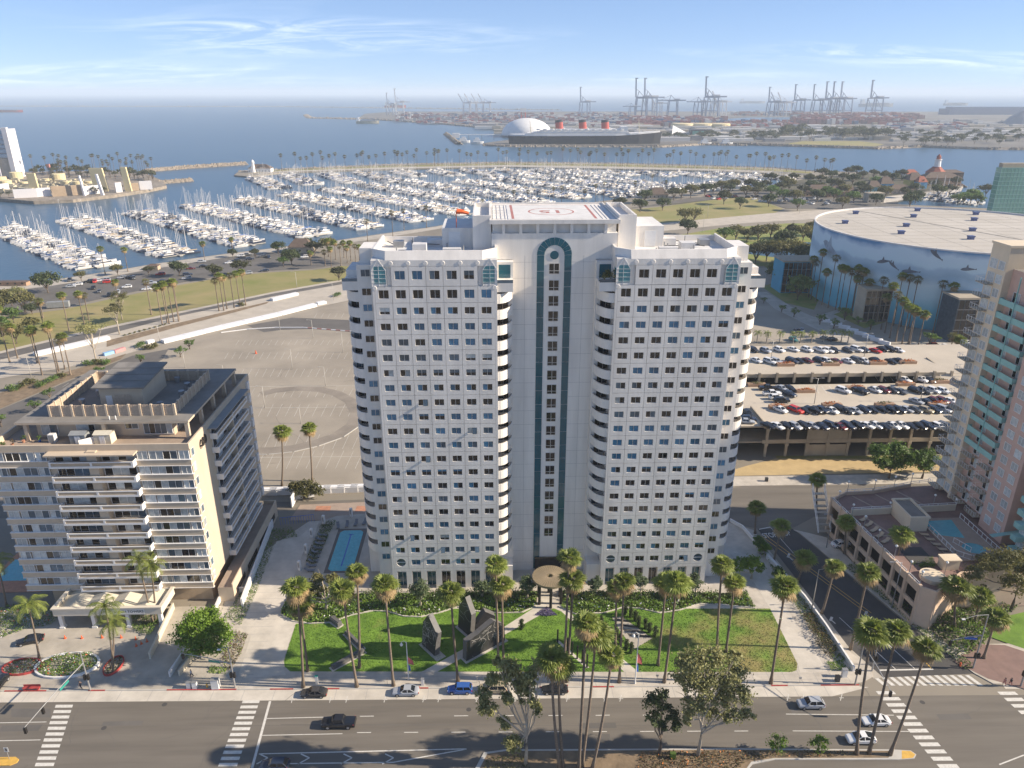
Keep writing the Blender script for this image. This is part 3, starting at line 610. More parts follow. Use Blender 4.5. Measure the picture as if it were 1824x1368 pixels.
            q = MB(); q.poly([(x,0.22,z)for x,z in ring]); q.build('round_window',['glass_grey'],T,(u,0,rows[0]))
            O('mullion',(lambda m_:(m_.box(-0.96,0.96,0.1,0.2,-0.06,0.06),m_.mesh('mullion',['rail_white']))[1])(MB()),T,(u,0,rows[0]))
        # corner bays of the top row are glazed gables
        for(p,q_,sg)in((UI,UI+2.6,1),(UO,UO-2.6,-1)):
            g = MB(); zb,ze,zt = 66.95,69.9,71.9
            ap = ((p+q_)/2+sg*0.25,0.1)
            A = (p+sg*.0,2.2); Bp = (q_,0.02)
            C0 = (p,0.02)
            def pt(c,z):return(s*c[0],c[1],z)
            fl = (1 if s*sg>0 else-1)
            g.poly([pt(C0,zb),pt(Bp,zb),pt(Bp,ze),pt((C0[0]+sg*1.3,0.02),zt),pt(C0,ze)][::fl],0)
            g.poly([pt(C0,ze),pt((C0[0]+sg*1.3,0.02),zt),pt((C0[0]+sg*1.3,2.2),zt),pt(A,ze)][::fl],0)
            g.poly([pt(Bp,ze),pt((Bp[0],1.4),ze),pt((C0[0]+sg*1.3,2.2),zt),pt((C0[0]+sg*1.3,0.02),zt)][::fl],0)
            g.poly([pt(A,zb),pt(C0,zb),pt(C0,ze),pt(A,ze)][::fl],0)
            gl = g.build('glazed_gable',['glass_gable'],T)
            f = MB()
            for c in(C0,Bp,(C0[0]+sg*1.3,0.02)):f.box(s*c[0]-.03,s*c[0]+.03,c[1]-.06,c[1]+.04,zb,zt if c[0]not in(C0[0],Bp[0])else ze)
            for z in(67.6,68.4,69.2,ze):f.box(min(s*C0[0],s*Bp[0]),max(s*C0[0],s*Bp[0]),-.05,.03,z-.02,z+.02)
            f.bar(pt(C0,ze),pt((C0[0]+sg*1.3,0.0),zt),.12,.12); f.bar(pt(Bp,ze),pt((C0[0]+sg*1.3,0.0),zt),.12,.12)
            f.build('glazing_bar',['rail_white'],gl)
            q = MB(); q.box(min(s*p,s*q_)+.02,max(s*p,s*q_)-.02,-.004,0.1,66.92,67.35); q.build('panel',['white_stone'],T)
        # roundels along the parapet
        dsk = MB(); n = 14; dsk.poly([(0.36*math.cos(2*math.pi*j/n),-0.07,0.36*math.sin(2*math.pi*j/n))for j in range(n)]); 
        for j in range(n):
            a,c = 2*math.pi*j/n,2*math.pi*(j+1)/n
            dsk.poly([(0.36*math.cos(c),-.07,0.36*math.sin(c)),(0.36*math.cos(a),-.07,0.36*math.sin(a)),(0.42*math.cos(a),0,0.42*math.sin(a)),(0.42*math.cos(c),0,0.42*math.sin(c))])
        DS = dsk.mesh('roundel',['white_stone'])
        for k in range(6):O('roundel',DS,T,(s*WC+(k-2.5)*BAY,0,71.2))
        for u in(UI+.45,UO-.45):O('roundel',DS,T,(s*u,-0.01,66.6))
        # shopfront glazing of the ground floor
        for k in range(7):
            u = s*WC+(k-3)*BAY
            q = MB(); q.box(u-.95,u+.95,1.3,1.36,0.15,3.5); w = q.build('shop_window',['glass_teal' if(k+(s>0))%5<3 else 'glass_dark'],T)
            q = MB(); q.box(u-.95,u+.95,1.24,1.34,3.5,3.62); q.box(u-.03,u+.03,1.24,1.34,0.15,3.5); q.box(u-.93,u+.93,1.3,1.5,3.62,4.6); q.build('transom',['rail_white'],w)
        # window column beside each wing
        FS = frame_mesh(1.7,PH); SP = [pane_mesh(1.7,PH,a,a)for a in(0,1,2)]
        for r,z in enumerate(rows):
            w = O('side_window',FS,T,(s*35.3,2.5-.26,z)); O('pane',SP[wr.choices((0,1,2),(5,4,3))[0]],w)
        w = O('side_window',FS,T,(s*35.3,2.5-.26,68.9)); O('pane',SP[2],w)
        # curved balconies: outer and inner
        def balcony(u0,y0,u1,y1,h0,h1):
            q = MB(); n = 9; t = 0.22
            def P(a,e):return(s*(u0+(abs(u1-u0)-e)*math.sin(a)*(1 if u1>u0 else-1)),y1-(y1-y0-e)*math.cos(a))
            o_ = [P(math.pi/2*j/n,0)for j in range(n+1)]; i_ = [P(math.pi/2*j/n,t)for j in range(n+1)]
            fl = 1 if(u1>u0)==(s>0)else-1
            for j in range(n):
                A,B_,C_,D_ = o_[j],o_[j+1],i_[j+1],i_[j]
                q.poly([(*A,h0),(*B_,h0),(*B_,h1),(*A,h1)][::fl]); q.poly([(*C_,h0),(*D_,h0),(*D_,h1),(*C_,h1)][::fl]); q.poly([(*A,h1),(*B_,h1),(*C_,h1),(*D_,h1)][::fl])
            q.poly([(s*u0,y1,h0)]+[(*p,h0)for p in o_]); q.poly(([(s*u0,y1,h0+.5)]+[(*p,h0+.5)for p in i_])[::fl])
            r_ = MB(); r_.tube([(p[0],p[1],h1+.12)for p in[P(math.pi/2*j/n,.1)for j in range(n+1)]],.045,4)
            return q.mesh('balcony',['white_stone']),r_.mesh('handrail',['rail_dark'])
        BO,RO = balcony(36.9,2.52,39.75,7.2,-2.25,-0.4); BI,RI = balcony(UI,0.35,7.95,6.0,-2.25,-0.4)
        gb = MB(); gb.box(-1.0,1.0,0,.08,-0.95,0.85); gb.box(-.03,.03,-.03,0,-.95,.85,1); GBM = gb.mesh('balcony_door',['glass_dark','frame_metal'])
        gb = MB(); gb.box(-1.0,1.0,0,.08,-0.95,0.85); gb.box(-.03,.03,-.03,0,-.95,.85,1); GBM2 = gb.mesh('balcony_door',['glass_grey','frame_metal'])
        for r in range(20):
            z = rows[r]+0.3
            if r>0:
                o = O('balcony',BO,T,(0,0,z)); O('handrail',RO,o)
            if r>0:
                o = O('balcony',BI,T,(0,0,z)); O('handrail',RI,o)
            if r>0:
                O('balcony_door',wr.choice((GBM,GBM,GBM2)),T,(s*38.0,6.3,z-.35)); O('balcony_door',wr.choice((GBM,GBM,GBM2)),T,(s*9.85,4.1,z-.35))
        # terraces at the top, their parapets
        for(u0,u1,y0,y1)in((36.9,39.75,2.55,7.2),(8.0,UI,0.4,6.0)):
            q = MB(); a,c = sorted((s*u0,s*u1)); q.box(a,c,y0,y1,65.6,67.3); q.build('terrace',['white_stone'],T)
            q = MB(); q.box(a,c,y0,y0+.04,67.3,67.9); q.build('terrace_glass',['glass_grey'],T)
        q = MB(); a,c = sorted((s*8.4,s*10.6)); q.box(a,c,4.12,4.2,67.4,69.9); q.build('terrace_door',['glass_teal'],T)
    # teal stripe of glass panels on the centre wall, arch on top
    zt = 71.3; ro,ri = 3.32,1.9
    tile = MB(); tile.box(-.68,.68,-.06,0.02,-1.5,1.5); TL = tile.mesh('teal_panel',['glass_teal'])
    z = zt-1.54
    while z>1.5:
        for s in(-1,1):O('teal_panel',TL,T,(s*(ro+ri)/2,5.98,z))
        z-=FH
    for k in range(10):
        a0,a1 = math.pi*k/10+.012,math.pi*(k+1)/10-.012
        q = MB(); am = (a0+a1)/2
        ring = [(ro*math.cos(a0),ro*math.sin(a0)),(ro*math.cos(am),ro*math.sin(am)),(ro*math.cos(a1),ro*math.sin(a1)),(ri*math.cos(a1),ri*math.sin(a1)),(ri*math.cos(am),ri*math.sin(am)),(ri*math.cos(a0),ri*math.sin(a0))]
        q.poly([(x,-.06,z_)for x,z_ in ring]); 
        for j in range(6):A,B_ = ring[j],ring[(j+1)%6]; q.poly([(A[0],-.06,A[1]),(B_[0],-.06,B_[1]),(B_[0],.02,B_[1]),(A[0],.02,A[1])][::-1])
        q.build('teal_panel',['glass_teal'],T,(0,5.98,zt))
    q = MB(); q.poly([(.82*math.cos(2*math.pi*j/28),5.93,zt+.82*math.sin(2*math.pi*j/28))for j in range(28)]); q.build('round_window',['glass_teal'],T)
    cf = frame_mesh(1.95,2.05,(.5,),(.3,),.06); cp = pane_mesh(1.95,2.05,0,0)
    for z in rows[1:]+[68.6]:
        w = O('centre_window',cf,T,(0,5.98-.22,z+.1)); O('pane',cp,w)
    # joints of the centre wall cladding: thin recessed-looking reveals built as slim dark strips
    jm = MB(); jm.box(-1,1,-.006,0,-.018,.018); JH = jm.mesh('joint',['stone_joint'])
    for s in(-1,1):
        for k in range(23):O('joint',JH,T,(s*5.62,5.996,2.2+k*FH),sc=(2.25,1,1))
    for u in(-5.6,5.6):O('joint',JH,T,(u,5.996,37),sc=(0.018,1,1900))
    # helipad markings
    hp = MB(); hp.box(-8.7,9.0,8.2,27.2,77.62,77.7); pad = hp.build('helipad',['roof_white'],T)
    q = MB()
    for(x0,x1,y0,y1)in((-8.0,-7.5,8.6,26.8),(7.8,8.3,8.6,26.8),(-7.5,7.8,26.6,26.8)):q.poly([(x0,y0,77.706),(x1,y0,77.706),(x1,y1,77.706),(x0,y1,77.706)])
    n = 40
    for j in range(n):
        a,c = 2*math.pi*j/n,2*math.pi*(j+1)/n
        q.poly([(r*math.cos(t)+.15,17.6+r*math.sin(t),77.706)for r,t in((4.3,a),(4.65,a),(4.65,c),(4.3,c))])
    q.build('painted_marking',['paint_red'],pad)
    tx = O('painted_number',text_mesh('15',5.2,'paint_red',0.09),pad,(0.15,17.6,77.708),math.pi)
    grating = MB()
    for k in range(4):grating.box(-11.6+k*.8,-11.5+k*.8,8.5,27,77.63,77.7)
    for k in range(6):grating.box(-11.7,-9,8.6+k*3.6,8.7+k*3.6,77.7,77.74)
    for k in range(4):grating.box(9.3+k*.8,9.4+k*.8,8.5,27,77.63,77.7)
    grating.build('grating',['white_stone_b'],pad)
    # rooftop clutter of the wings, each piece a part
    cr = random.Random(5)
    def rbox(name,u,y,z,w,d,h,m):q = MB(); q.box(-w/2,w/2,-d/2,d/2,0,h); return q.build(name,[m],T,(u,y,z))
    for s in(-1,1):
        rbox('roof_unit',s*20.3+1,5.2,71.9,3.4,1.5,1.0,'white_stone_b'); rbox('roof_unit',s*25.5,7.5,71.9,2.6,2.4,1.5,'white_stone_b'); rbox('roof_unit',s*30,12,71.9,2.0,2.0,1.2,'metal_grey'); rbox('roof_unit',s*23,13,71.9,3,2.2,1.3,'white_stone_b')
        for k in range(6):q = MB(); q.tube([(0,0,0),(0,0,cr.uniform(.8,1.6))],.12,6); q.build('vent_pipe',['metal_grey'],T,(s*cr.uniform(17,31),cr.uniform(4,14),71.9))
        for k in range(4):
            q = MB(); x,y = s*cr.uniform(22,31),cr.uniform(5,13); q.tube([(x,y,72.3),(x+cr.uniform(-4,4),y+cr.uniform(-1,3),72.4)],.09,5); q.build('roof_pipe',['metal_dark'],T)
        q = MB(); q.box(s*19-1.1,s*19+1.1,10.42,10.52,72,75.0); q.build('plant_door',['rail_white'],T)
    q = MB(); q.tube([(0,0,0),(0,0,3.2)],.07,6); ws = q.build('windsock',['paint_orange'],T,(-18.6,11,75.7))
    q = MB(); q.tube([(0.1,0,3.1),(1.3,0,3.0),(2.4,.1,2.7)],[.5,.4,.25],8,cap=False); q.build('sock',['paint_orange'],ws)
    q = MB(); q.box(-11.2,-9.0,2.0,2.1,67.3,70); 
    # planting on one terrace
    leafy('terrace_plant',T,(9.6,1.6,68.4),(1.6,1.0,1.3),260,0.34,'leaf_olive')
    return T
build_tower()
# ---------------------------------------------------------------- cars
mat('car_paint',(0.5,0.5,0.5),0.25,0.03,0.5,metal=0.0,spec=0.6,objcol=True); mat('car_glass',(0.012,0.014,0.018),0.05,0.2,1,spec=0.8); mat('tyre',(0.02,0.02,0.02),0.8); mat('rim_metal',(0.45,0.45,0.46),0.35,0.05,metal=0.6); mat('lamp_white',(0.75,0.75,0.72),0.2); mat('lamp_red',(0.4,0.02,0.02),0.3)
CARC = dict(w=(.72,.72,.71,1),k=(.016,.016,.018,1),s=(.36,.38,.41,1),g=(.10,.105,.11,1),n=(.025,.035,.06,1),r=(.13,.02,.02,1),R=(.5,.035,.025,1),t=(.36,.30,.20,1),b=(.03,.10,.34,1),o=(.055,.05,.045,1),c=(.10,.33,.33,1))
CARW = dict(w='white',k='black',s='silver',g='grey',n='dark blue',r='dark red',R='bright red',t='tan',b='blue',o='brown-grey',c='turquoise')
CAR = dict(sedan=(4.75,1.84,1.45,[(-2.37,.40,.62,.62),(-2.2,.26,.74,.82),(-1.2,.24,.88,.92),(-.75,.22,.95,.92),(1.4,.22,.99,.92),(1.95,.26,1.0,.88),(2.3,.3,.93,.78),(2.37,.42,.75,.66)],(-.95,-.25,.95,1.75)),
    suv=(4.65,1.88,1.70,[(-2.32,.42,.75,.66),(-2.15,.3,.92,.84),(-1.2,.3,1.06,.94),(-.7,.28,1.1,.94),(1.6,.28,1.14,.94),(2.1,.3,1.14,.9),(2.3,.4,1.0,.8)],(-.95,-.3,1.55,2.18)),
    hatch=(4.75,1.9,1.62,[(-2.37,.40,.6,.64),(-2.15,.28,.82,.86),(-1.2,.26,1.0,.94),(-.8,.25,1.05,.94),(1.3,.25,1.08,.94),(2.1,.3,1.08,.88),(2.35,.42,.9,.74)],(-1.15,-.2,.7,2.15)),
    retro=(4.5,1.76,1.62,[(-2.25,.40,.7,.5),(-2.1,.26,.86,.66),(-1.2,.24,1.02,.78),(-.8,.24,1.06,.88),(1.7,.24,1.08,.88),(2.15,.3,1.05,.84),(2.25,.4,.9,.76)],(-.85,-.45,1.75,2.15)),
    wagon=(5.0,1.9,1.75,[(-2.5,.42,.8,.7),(-2.3,.3,.98,.88),(-1.3,.3,1.08,.95),(-.8,.28,1.12,.95),(1.9,.28,1.16,.95),(2.4,.3,1.16,.9),(2.5,.4,1.0,.84)],(-1.0,-.4,2.0,2.42)),
    pickup=(5.7,2.0,1.85,[(-2.85,.45,.95,.82),(-2.7,.35,1.1,.94),(-1.5,.35,1.18,1.0),(-1.0,.34,1.2,1.0),(2.6,.34,1.2,1.0),(2.85,.4,1.18,.96)],(-1.25,-.6,.75,1.05)))
def car_parts(kind):
    L,W,H,st,(xc,xw,xr,xt) = CAR[kind]; bd = MB(); gl = MB()
    rings = []
    for(x,zb,zt,hw)in st:
        i = len(bd.v); cs = [(hw*.9,zb),(hw,zb+.16),(hw*1.0,zt-.16),(hw*.86,zt-.02),(hw*.5,zt+.02)]; ring = [(x,y,z)for y,z in cs]+[(x,-y,z)for y,z in reversed(cs)]; bd.v+=ring; rings.append(i)
    n = 10
    for a,c in zip(rings,rings[1:]):
        for j in range(n):j2 = (j+1)%n; bd.f.append((a+j,c+j,c+j2,a+j2)); bd.m.append(0)
    bd.f.append(tuple(rings[0]+j for j in range(n))); bd.m.append(0); bd.f.append(tuple(rings[-1]+j for j in range(n-1,-1,-1))); bd.m.append(0)
    zb = st[3][2]-.01; hw = W/2*.9; tw = W/2*.70; zr = H-.05
    B = [(xc,-hw,zb),(xt,-hw,zb),(xt,hw,zb),(xc,hw,zb)]; T = [(xw,-tw,zr),(xr,-tw,zr),(xr,tw,zr),(xw,tw,zr)]
    gl.poly([B[3],B[0],T[0],T[3]]); gl.poly([B[1],B[2],T[2],T[1]]); gl.poly([B[0],B[1],T[1],T[0]]); gl.poly([B[2],B[3],T[3],T[2]])
    bd.prism([(xw-.04,-tw-.02),(xr+.04,-tw-.02),(xr+.04,tw+.02),(xw-.04,tw+.02)],zr-.02,zr+.05)
    for a,c in((B[0],T[0]),(B[1],T[1]),(B[2],T[2]),(B[3],T[3])):bd.bar(a,c,.09,.09)
    for s in(-1,1):
        m = (xw+xr)/2; bd.bar((m+.05,s*hw*1.0,zb),(m,s*(tw+.0),zr),.1,.06)
        bd.box(xc+.25,xc+.5,s*(W/2+.0)-.09,s*(W/2+.0)+.09,zb,zb+.14)
    if kind=='pickup':gl.box(1.2,2.72,-.78,.78,1.19,1.225)
    wx = L*.30; wr = .34 if kind!='pickup' else .4
    return bd,gl,wx,wr,W,st
def wheel(mb,x,y,r,m0=0,m1=1):
    s = 1 if y>0 else-1; mb.tube([(x,y-.11,r),(x,y+.11,r)],r,12,m0); yy = y+s*.115
    mb.poly([(x+r*.6*math.cos(2*math.pi*j/10),yy,r+r*.6*math.sin(2*math.pi*j/10))for j in range(10)],m1)
CARM = {}
for kd in CAR:
    bd,gl,wx,wr,W,st = car_parts(kd)
    w = MB(); wheel(w,0,.0001,wr); one = MB(); one.v,one.f,one.m = list(bd.v),list(bd.f),[0]*len(bd.f)
    i = len(one.v); one.v+=gl.v; one.f+=[tuple(i+a for a in f)for f in gl.f]; one.m+=[1]*len(gl.f)
    for sx in(-1,1):
        for sy in(-1,1):wheel(one,sx*wx,sy*(W/2-.1),wr,2,3)
    hl = MB(); hl.box(st[1][0]-.06,st[1][0]+.12,-.14,.14,-.08,.08); tl = MB(); tl.box(-.08,.04,-.14,.14,-.1,.1)
    CARM[kd] = dict(body=bd.mesh('body',['car_paint']),glass=gl.mesh('window',['car_glass']),wheel=w.mesh('wheel',['tyre','rim_metal']),one=one.mesh('parked_car',['car_paint','car_glass','tyre','rim_metal']),head=hl.mesh('headlight',['lamp_white']),tail=tl.mesh('taillight',['lamp_red']),wx=wx,wr=wr,W=W,st=st)
def car(kind,col,loc,rz,label,group=None,name='parked_car',cat='car',full=True,sc=1.0,roof=None):
    m = CARM[kind]
    if not full:
        o = solo(name,m['one'],label,cat,loc,rz,group,sc); o.color = CARC[col]; return o
    t = thing(name,label,cat,loc,rz,group,sc); o = O('body',m['body'],t); o.color = CARC[col]; O('window',m['glass'],t)
    for sx in(-1,1):
        for sy in(-1,1):O('wheel',m['wheel'],t,(sx*m['wx'],sy*(m['W']/2-.1),0),0 if sy>0 else math.pi)
    for sy in(-1,1):O('headlight',m['head'],t,(-.02,sy*m['st'][1][3]*.74,m['st'][1][2]-.14)); O('taillight',m['tail'],t,(m['st'][-2][0]+.06,sy*m['st'][-2][3]*.86,m['st'][-2][2]-.2))
    return t
# ---------------------------------------------------------------- the tan apartment block
mat('tan_stucco',(0.52,0.425,0.315),0.8,0.08,0.3,stretch=(1,1,.4)); mat('tan_dark',(0.44,0.34,0.235),0.8,0.12,0.6); mat('trim_white',(0.74,0.72,0.69),0.6,0.06,0.8)
mat('roof_membrane',(0.20,0.185,0.165),0.85,0.2,0.25); mat('breeze_block',(0.46,0.36,0.265),0.85,0.15,2.5); mat('terrace_floor',(0.33,0.255,0.195),0.85,0.15,0.4); mat('shed_grey',(0.25,0.26,0.26),0.6,0.1,1); mat('shed_cream',(0.58,0.53,0.42),0.7,0.08)
mat('terracotta',(0.42,0.2,0.12),0.8,0.2); mat('sign_black',(0.015,0.013,0.012),0.5); mat('blue_plastic',(0.03,0.10,0.35),0.5)
mat('canopy_cream',(.62,.56,.46),.7,.08,.5)
def win_mesh(w,h,n,seed,mull=.05,deep=.14,curt=.4,fr='trim_white'):
    """a framed window of n lights; its glass comes as a second mesh"""
    r = random.Random(seed); f = MB(); g = MB(); t = .07
    f.box(-w/2,w/2,-.05,deep,-h/2,-h/2+t); f.box(-w/2,w/2,-.05,deep,h/2-t,h/2); f.box(-w/2,-w/2+t,-.05,deep,-h/2+t,h/2-t); f.box(w/2-t,w/2,-.05,deep,-h/2+t,h/2-t)
    for k in range(n):
        x0,x1 = -w/2+w*k/n,-w/2+w*(k+1)/n
        if k:f.box(x0-mull/2,x0+mull/2,-.03,deep,-h/2+t,h/2-t)
        c = r.random(); m = 1 if c<curt else(2 if c<curt+.2 else 0)
        g.poly([(x0,.04,-h/2),(x1,.04,-h/2),(x1,.04,h/2),(x0,.04,h/2)],m)
    return f.mesh('window',[fr]),g.mesh('pane',['glass_dark','curtain','glass_grey'])
def build_left():
    x0,x1,y0,y1 = -95.5,-57.9,128.0,165.4; FH = 3.14; rows = [7.23+FH*k for k in range(10)]; ZT = 36.7
    T = thing('apartment_block','ten-storey tan apartment block with white-edged balconies and rooftop terrace','apartment building',(0,0,0))
    b = MB(); b.box(x0,x1,y0+.25,y1,5.6,ZT-.3,0); b.box(x0+3,x1-1.5,y0+2.5,y1-2,0,5.6,1); b.build('wall',['tan_stucco','tan_dark'],T)
    b = MB(); b.box(x0-.1,x1+.1,y0-.1,y1,ZT-.25,ZT,0,1)
    for(a,c,d,e)in((x0-.1,x1+.1,y0-.1,y0+.25),(x1-.25,x1+.1,y0+.25,y1),(x0-.1,x0+.25,y0+.25,y1),(x0+.25,x1-.25,y1-.35,y1)):b.box(a,c,d,e,ZT,ZT+1.15)
    b.box(x0-.1,x1+.1,y0-.12,y0+.24,35.95+.7,ZT-.26)
    b.build('terrace',['tan_stucco','terrace_floor'],T)
    wb = [win_mesh(5.4,1.85,4,100+k,curt=.55)for k in range(5)]; ws = [win_mesh(2.0,1.85,2,120+k,curt=.55)for k in range(4)]; wz = [win_mesh(6.2,2.2,4,140+k,curt=.3)for k in range(3)]; wn = [win_mesh(1.2,1.7,1,160+k)for k in range(2)]
    def put(me,loc,rz=0):w = O('window',me[0],T,loc,rz); O('pane',me[1],w); return w
    sp = MB(); sp.box(-5.15,5.15,-.22,.3,-.62,.55); sp.box(-5.25,5.25,-.32,.3,.55,.66,1); sp.box(-5.25,5.25,-.32,.3,-.72,-.62,1); SP = sp.mesh('spandrel',['tan_stucco','trim_white'])
    sl = MB(); sl.box(-5.75,5.75,-.22,.3,-.62,.55); sl.box(-5.8,5.8,-.32,.3,.55,.66,1); sl.box(-5.8,5.8,-.32,.3,-.72,-.62,1); SL = sl.mesh('spandrel',['tan_stucco','trim_white'])
    def bal(hx,proj):  # white-framed parapet with two long sunk tan panels, and its slab
        q = MB(); q.box(-hx,hx,-proj,.0,-1.22,-1.0,0); q.box(-hx,hx,-proj,-proj+.16,-1.0,-.78); q.box(-hx,hx,-proj,-proj+.16,-.12,.08); 
        for x in(-hx,-.2,hx-.4):q.box(x,x+.4,-proj,-proj+.16,-.78,-.12)
        q.box(-hx,-hx+.14,-proj+.16,0,-1.0,.08); q.box(hx-.14,hx,-proj+.16,0,-1.0,.08)
        p = MB(); p.box(-hx+.4,hx-.4,-proj+.05,-proj+.12,-.78,-.12); return q.mesh('balcony',['trim_white']),p.mesh('panel',['tan_dark'])
    BF,BFP = bal(7.9,1.7); BS,BSP = bal(10.1,1.45)
    div = MB(); div.box(-.9,.9,-.1,1.8,-1.0,1.95); DV = div.mesh('pier',['tan_stucco'])
    ceil_ = MB(); ceil_.box(-7.9,7.9,.1,1.75,1.9,2.2)
    rr = random.Random(3)
    for r,z in enumerate(rows):
        xr = -62.95; put(wb[rr.randrange(5)],(xr,y0-.06,z)); put(ws[rr.randrange(4)],(xr-3.95,y0-.06,z)); put(ws[rr.randrange(4)],(xr+3.95,y0-.06,z)); O('spandrel',SP,T,(xr,y0,z-1.55))
        xl = -89.85; put(wb[rr.randrange(5)],(xl,y0-.06,z)); put(ws[rr.randrange(4)],(xl-4.1,y0-.06,z)); put(ws[rr.randrange(4)],(xl+3.9,y0-.06,z)); O('spandrel',SL,T,(xl,y0,z-1.55))
        if r<9 or True:
            o = O('balcony',BF,T,(-76.0,y0+.1,z-.62)); O('panel',BFP,o)
            for s in(-1,1):put(wz[rr.randrange(3)],(-76+s*4.4,y0+.16,z-.1))
            O('pier',DV,T,(-76,y0-1.2+.3,z-.62),sc=(1,.75,.98))
        put(wn[r%2],(x1+.06,y0+1.3,z),R(90))
        if r<10:
            o = O('balcony',BS,T,(x1+.0,148.6,z-.62),R(90)); O('panel',BSP,o)
            for s in(-1,1):put(wz[rr.randrange(3)],(x1+.06,148.6+s*5.1,z-.1),R(90)).scale = (1.35,1,1)
            q = None
    dv = MB(); dv.box(0,1.4,-.12,.12,5,ZT-.6); dv.build('balcony_divider',['tan_stucco'],T,(x1,148.6,0))
    cn = MB(); cn.box(x1,x1+1.9,137.6,159.2,36.3,36.5); cn.build('balcony_roof',['shed_grey'],T)
    fl = MB(); fl.box(-84.3,-67.6,y0-2.0,y0-.1,36.32,36.6); fl.build('balcony_roof',['tan_stucco'],T)
    # corner fins on the far edge of the side wall
    fin = MB(); fin.box(0,.45,-.6,.6,-1.0,1.0); FN = fin.mesh('bay_window',['trim_white'])
    for z in rows:O('bay_window',FN,T,(x1,163.6,z))
    # house number high on the side wall
    nm = O('house_number',text_mesh('600',2.5,'sign_black',0.06,0.08),T,(x1+.1,134.6,35.0)); nm.rotation_euler = (R(90),0,R(90)); nm.scale = (1.0,1.0,1)
    # penthouse storey
    b = MB(); b.box(-89.5,-63.0,134.3,158.5,ZT,40.2); b.build('penthouse_wall',['tan_stucco'],T)
    b = MB(); b.box(-92.2,-59.0,132.2,161.5,40.2,40.65,1,0); b.build('penthouse_roof',['roof_membrane','tan_stucco'],T)
    for(x,y)in((-90.5,132.8),(-75.6,132.8),(-59.6,132.8),(-59.6,140),(-59.6,147),(-59.6,154),(-59.6,160.8)):b = MB(); b.box(-.35,.35,-.35,.35,ZT,40.2); b.build('post',['tan_stucco'],T,(x,y,0))
    pw = win_mesh(5.6,2.4,5,301,curt=.3); put(pw,(-62.8-3.2,134.2,38.3)); put(win_mesh(2.6,1.2,2,302),(-71,134.2,38.8)); put(win_mesh(3.2,2.2,2,303,curt=.8),(-87,134.2,38.3)); put(win_mesh(3.6,1.6,3,304,curt=.5),(-80,134.2,38.5))
    for k in range(5):put(win_mesh(3.2,1.5,3,310+k),(-62.9,137.5+k*4.6,38.6),R(90))
    # patterned block screen round the plant on the roof: panel by panel
    pn = MB(); pn.box(-1.02,1.02,-.08,.08,0,2.25); 
    for k in range(4):pn.box(-1.02,1.02,-.11,.11,.35+k*.5,.42+k*.5)
    for k in range(3):pn.box(-.55+k*.5,-.5+k*.5,-.105,.105,0,2.25)
    PN = pn.mesh('screen_panel',['breeze_block']); ps = MB(); ps.box(-.2,.2,-.22,.22,0,2.4); PS = ps.mesh('screen_post',['tan_stucco'])
    def screen(ax,ay,bx,by):
        L = math.hypot(bx-ax,by-ay); n = max(1,round(L/2.2)); an = math.atan2(by-ay,bx-ax)
        for k in range(n):
            t = (k+.5)/n; O('screen_panel',PN,T,(ax+(bx-ax)*t,ay+(by-ay)*t,40.65),an,(L/n/2.2,1,1)); t = k/n; O('screen_post',PS,T,(ax+(bx-ax)*t,ay+(by-ay)*t,40.65),an)
    screen(-86.8,135.2,-62.6,135.2); screen(-62.6,135.2,-62.6,154.2); screen(-62.6,154.2,-86.8,154.2); screen(-86.8,154.2,-86.8,135.2)
    b = MB(); b.prism([(-79.2,140.0),(-70.6,140.0),(-70.6,151.0),(-79.2,151.0)],40.65,45.0); b.build('plant_room',['tan_stucco'],T)
    b = MB(); b.poly([(-80.2,139.2,45.0),(-69.8,139.2,45.0),(-69.8,151.6,46.0),(-80.2,151.6,46.0)]); b.poly([(-80.2,139.2,44.7),(-80.2,151.6,45.7),(-69.8,151.6,45.7),(-69.8,139.2,44.7)])
    b.poly([(-80.2,139.2,44.7),(-69.8,139.2,44.7),(-69.8,139.2,45.0),(-80.2,139.2,45.0)]); b.poly([(-69.8,139.2,44.7),(-69.8,151.6,45.7),(-69.8,151.6,46),(-69.8,139.2,45)])
    for k in range(1,4):y = 139.2+k*3.1; b.box(-80.2,-69.8,y-.06,y+.06,45+k*.25,45.1+k*.25)
    b.build('plant_room_roof',['roof_membrane'],T)
    b = MB(); b.box(-78,-76.8,139.9,139.99,40.7,43); b.build('door',['trim_white'],T); b = MB(); b.box(-76.2,-73,139.9,139.99,40.8,43.2); b.build('louvre',['breeze_block'],T)
    for(x,y)in((-82.5,146),(-83.5,141),(-65,145),(-65.5,149.5),(-67,139),(-69,153)):b = MB(); b.tube([(0,0,0),(0,0,.9)],.45,10); b.tube([(0,0,.9),(0,0,1.25)],.62,10); b.build('roof_fan',['metal_grey'],T,(x,y,40.65))
    for(x,y)in((-74.5,133.3),(-73.3,133.3)):b = MB(); b.tube([(0,0,0),(0,0,.8)],.12,6); b.build('vent_pipe',['trim_white'],T,(x,y,40.65))
    # ground floor: service ramp wing and garage along the right
    b = MB(); b.box(-57.8,-54.6,129.5,163.5,0,3.6,0,1); b.box(-54.85,-54.6,129.5,163.5,3.6,4.5); b.box(-57.7,-54.85,163.3,163.5,3.6,4.5); b.build('garage_wing',['tan_stucco','terrace_floor'],T)
    for k,(a,c)in enumerate(((131,137),(139,146),(148,155),(157,161))):b = MB(); b.box(-54.6,-54.56,a,c,.9,2.3); b.build('garage_opening_shade',['glass_dark'],T)  # dark panels on the wall; the shade of the openings is painted
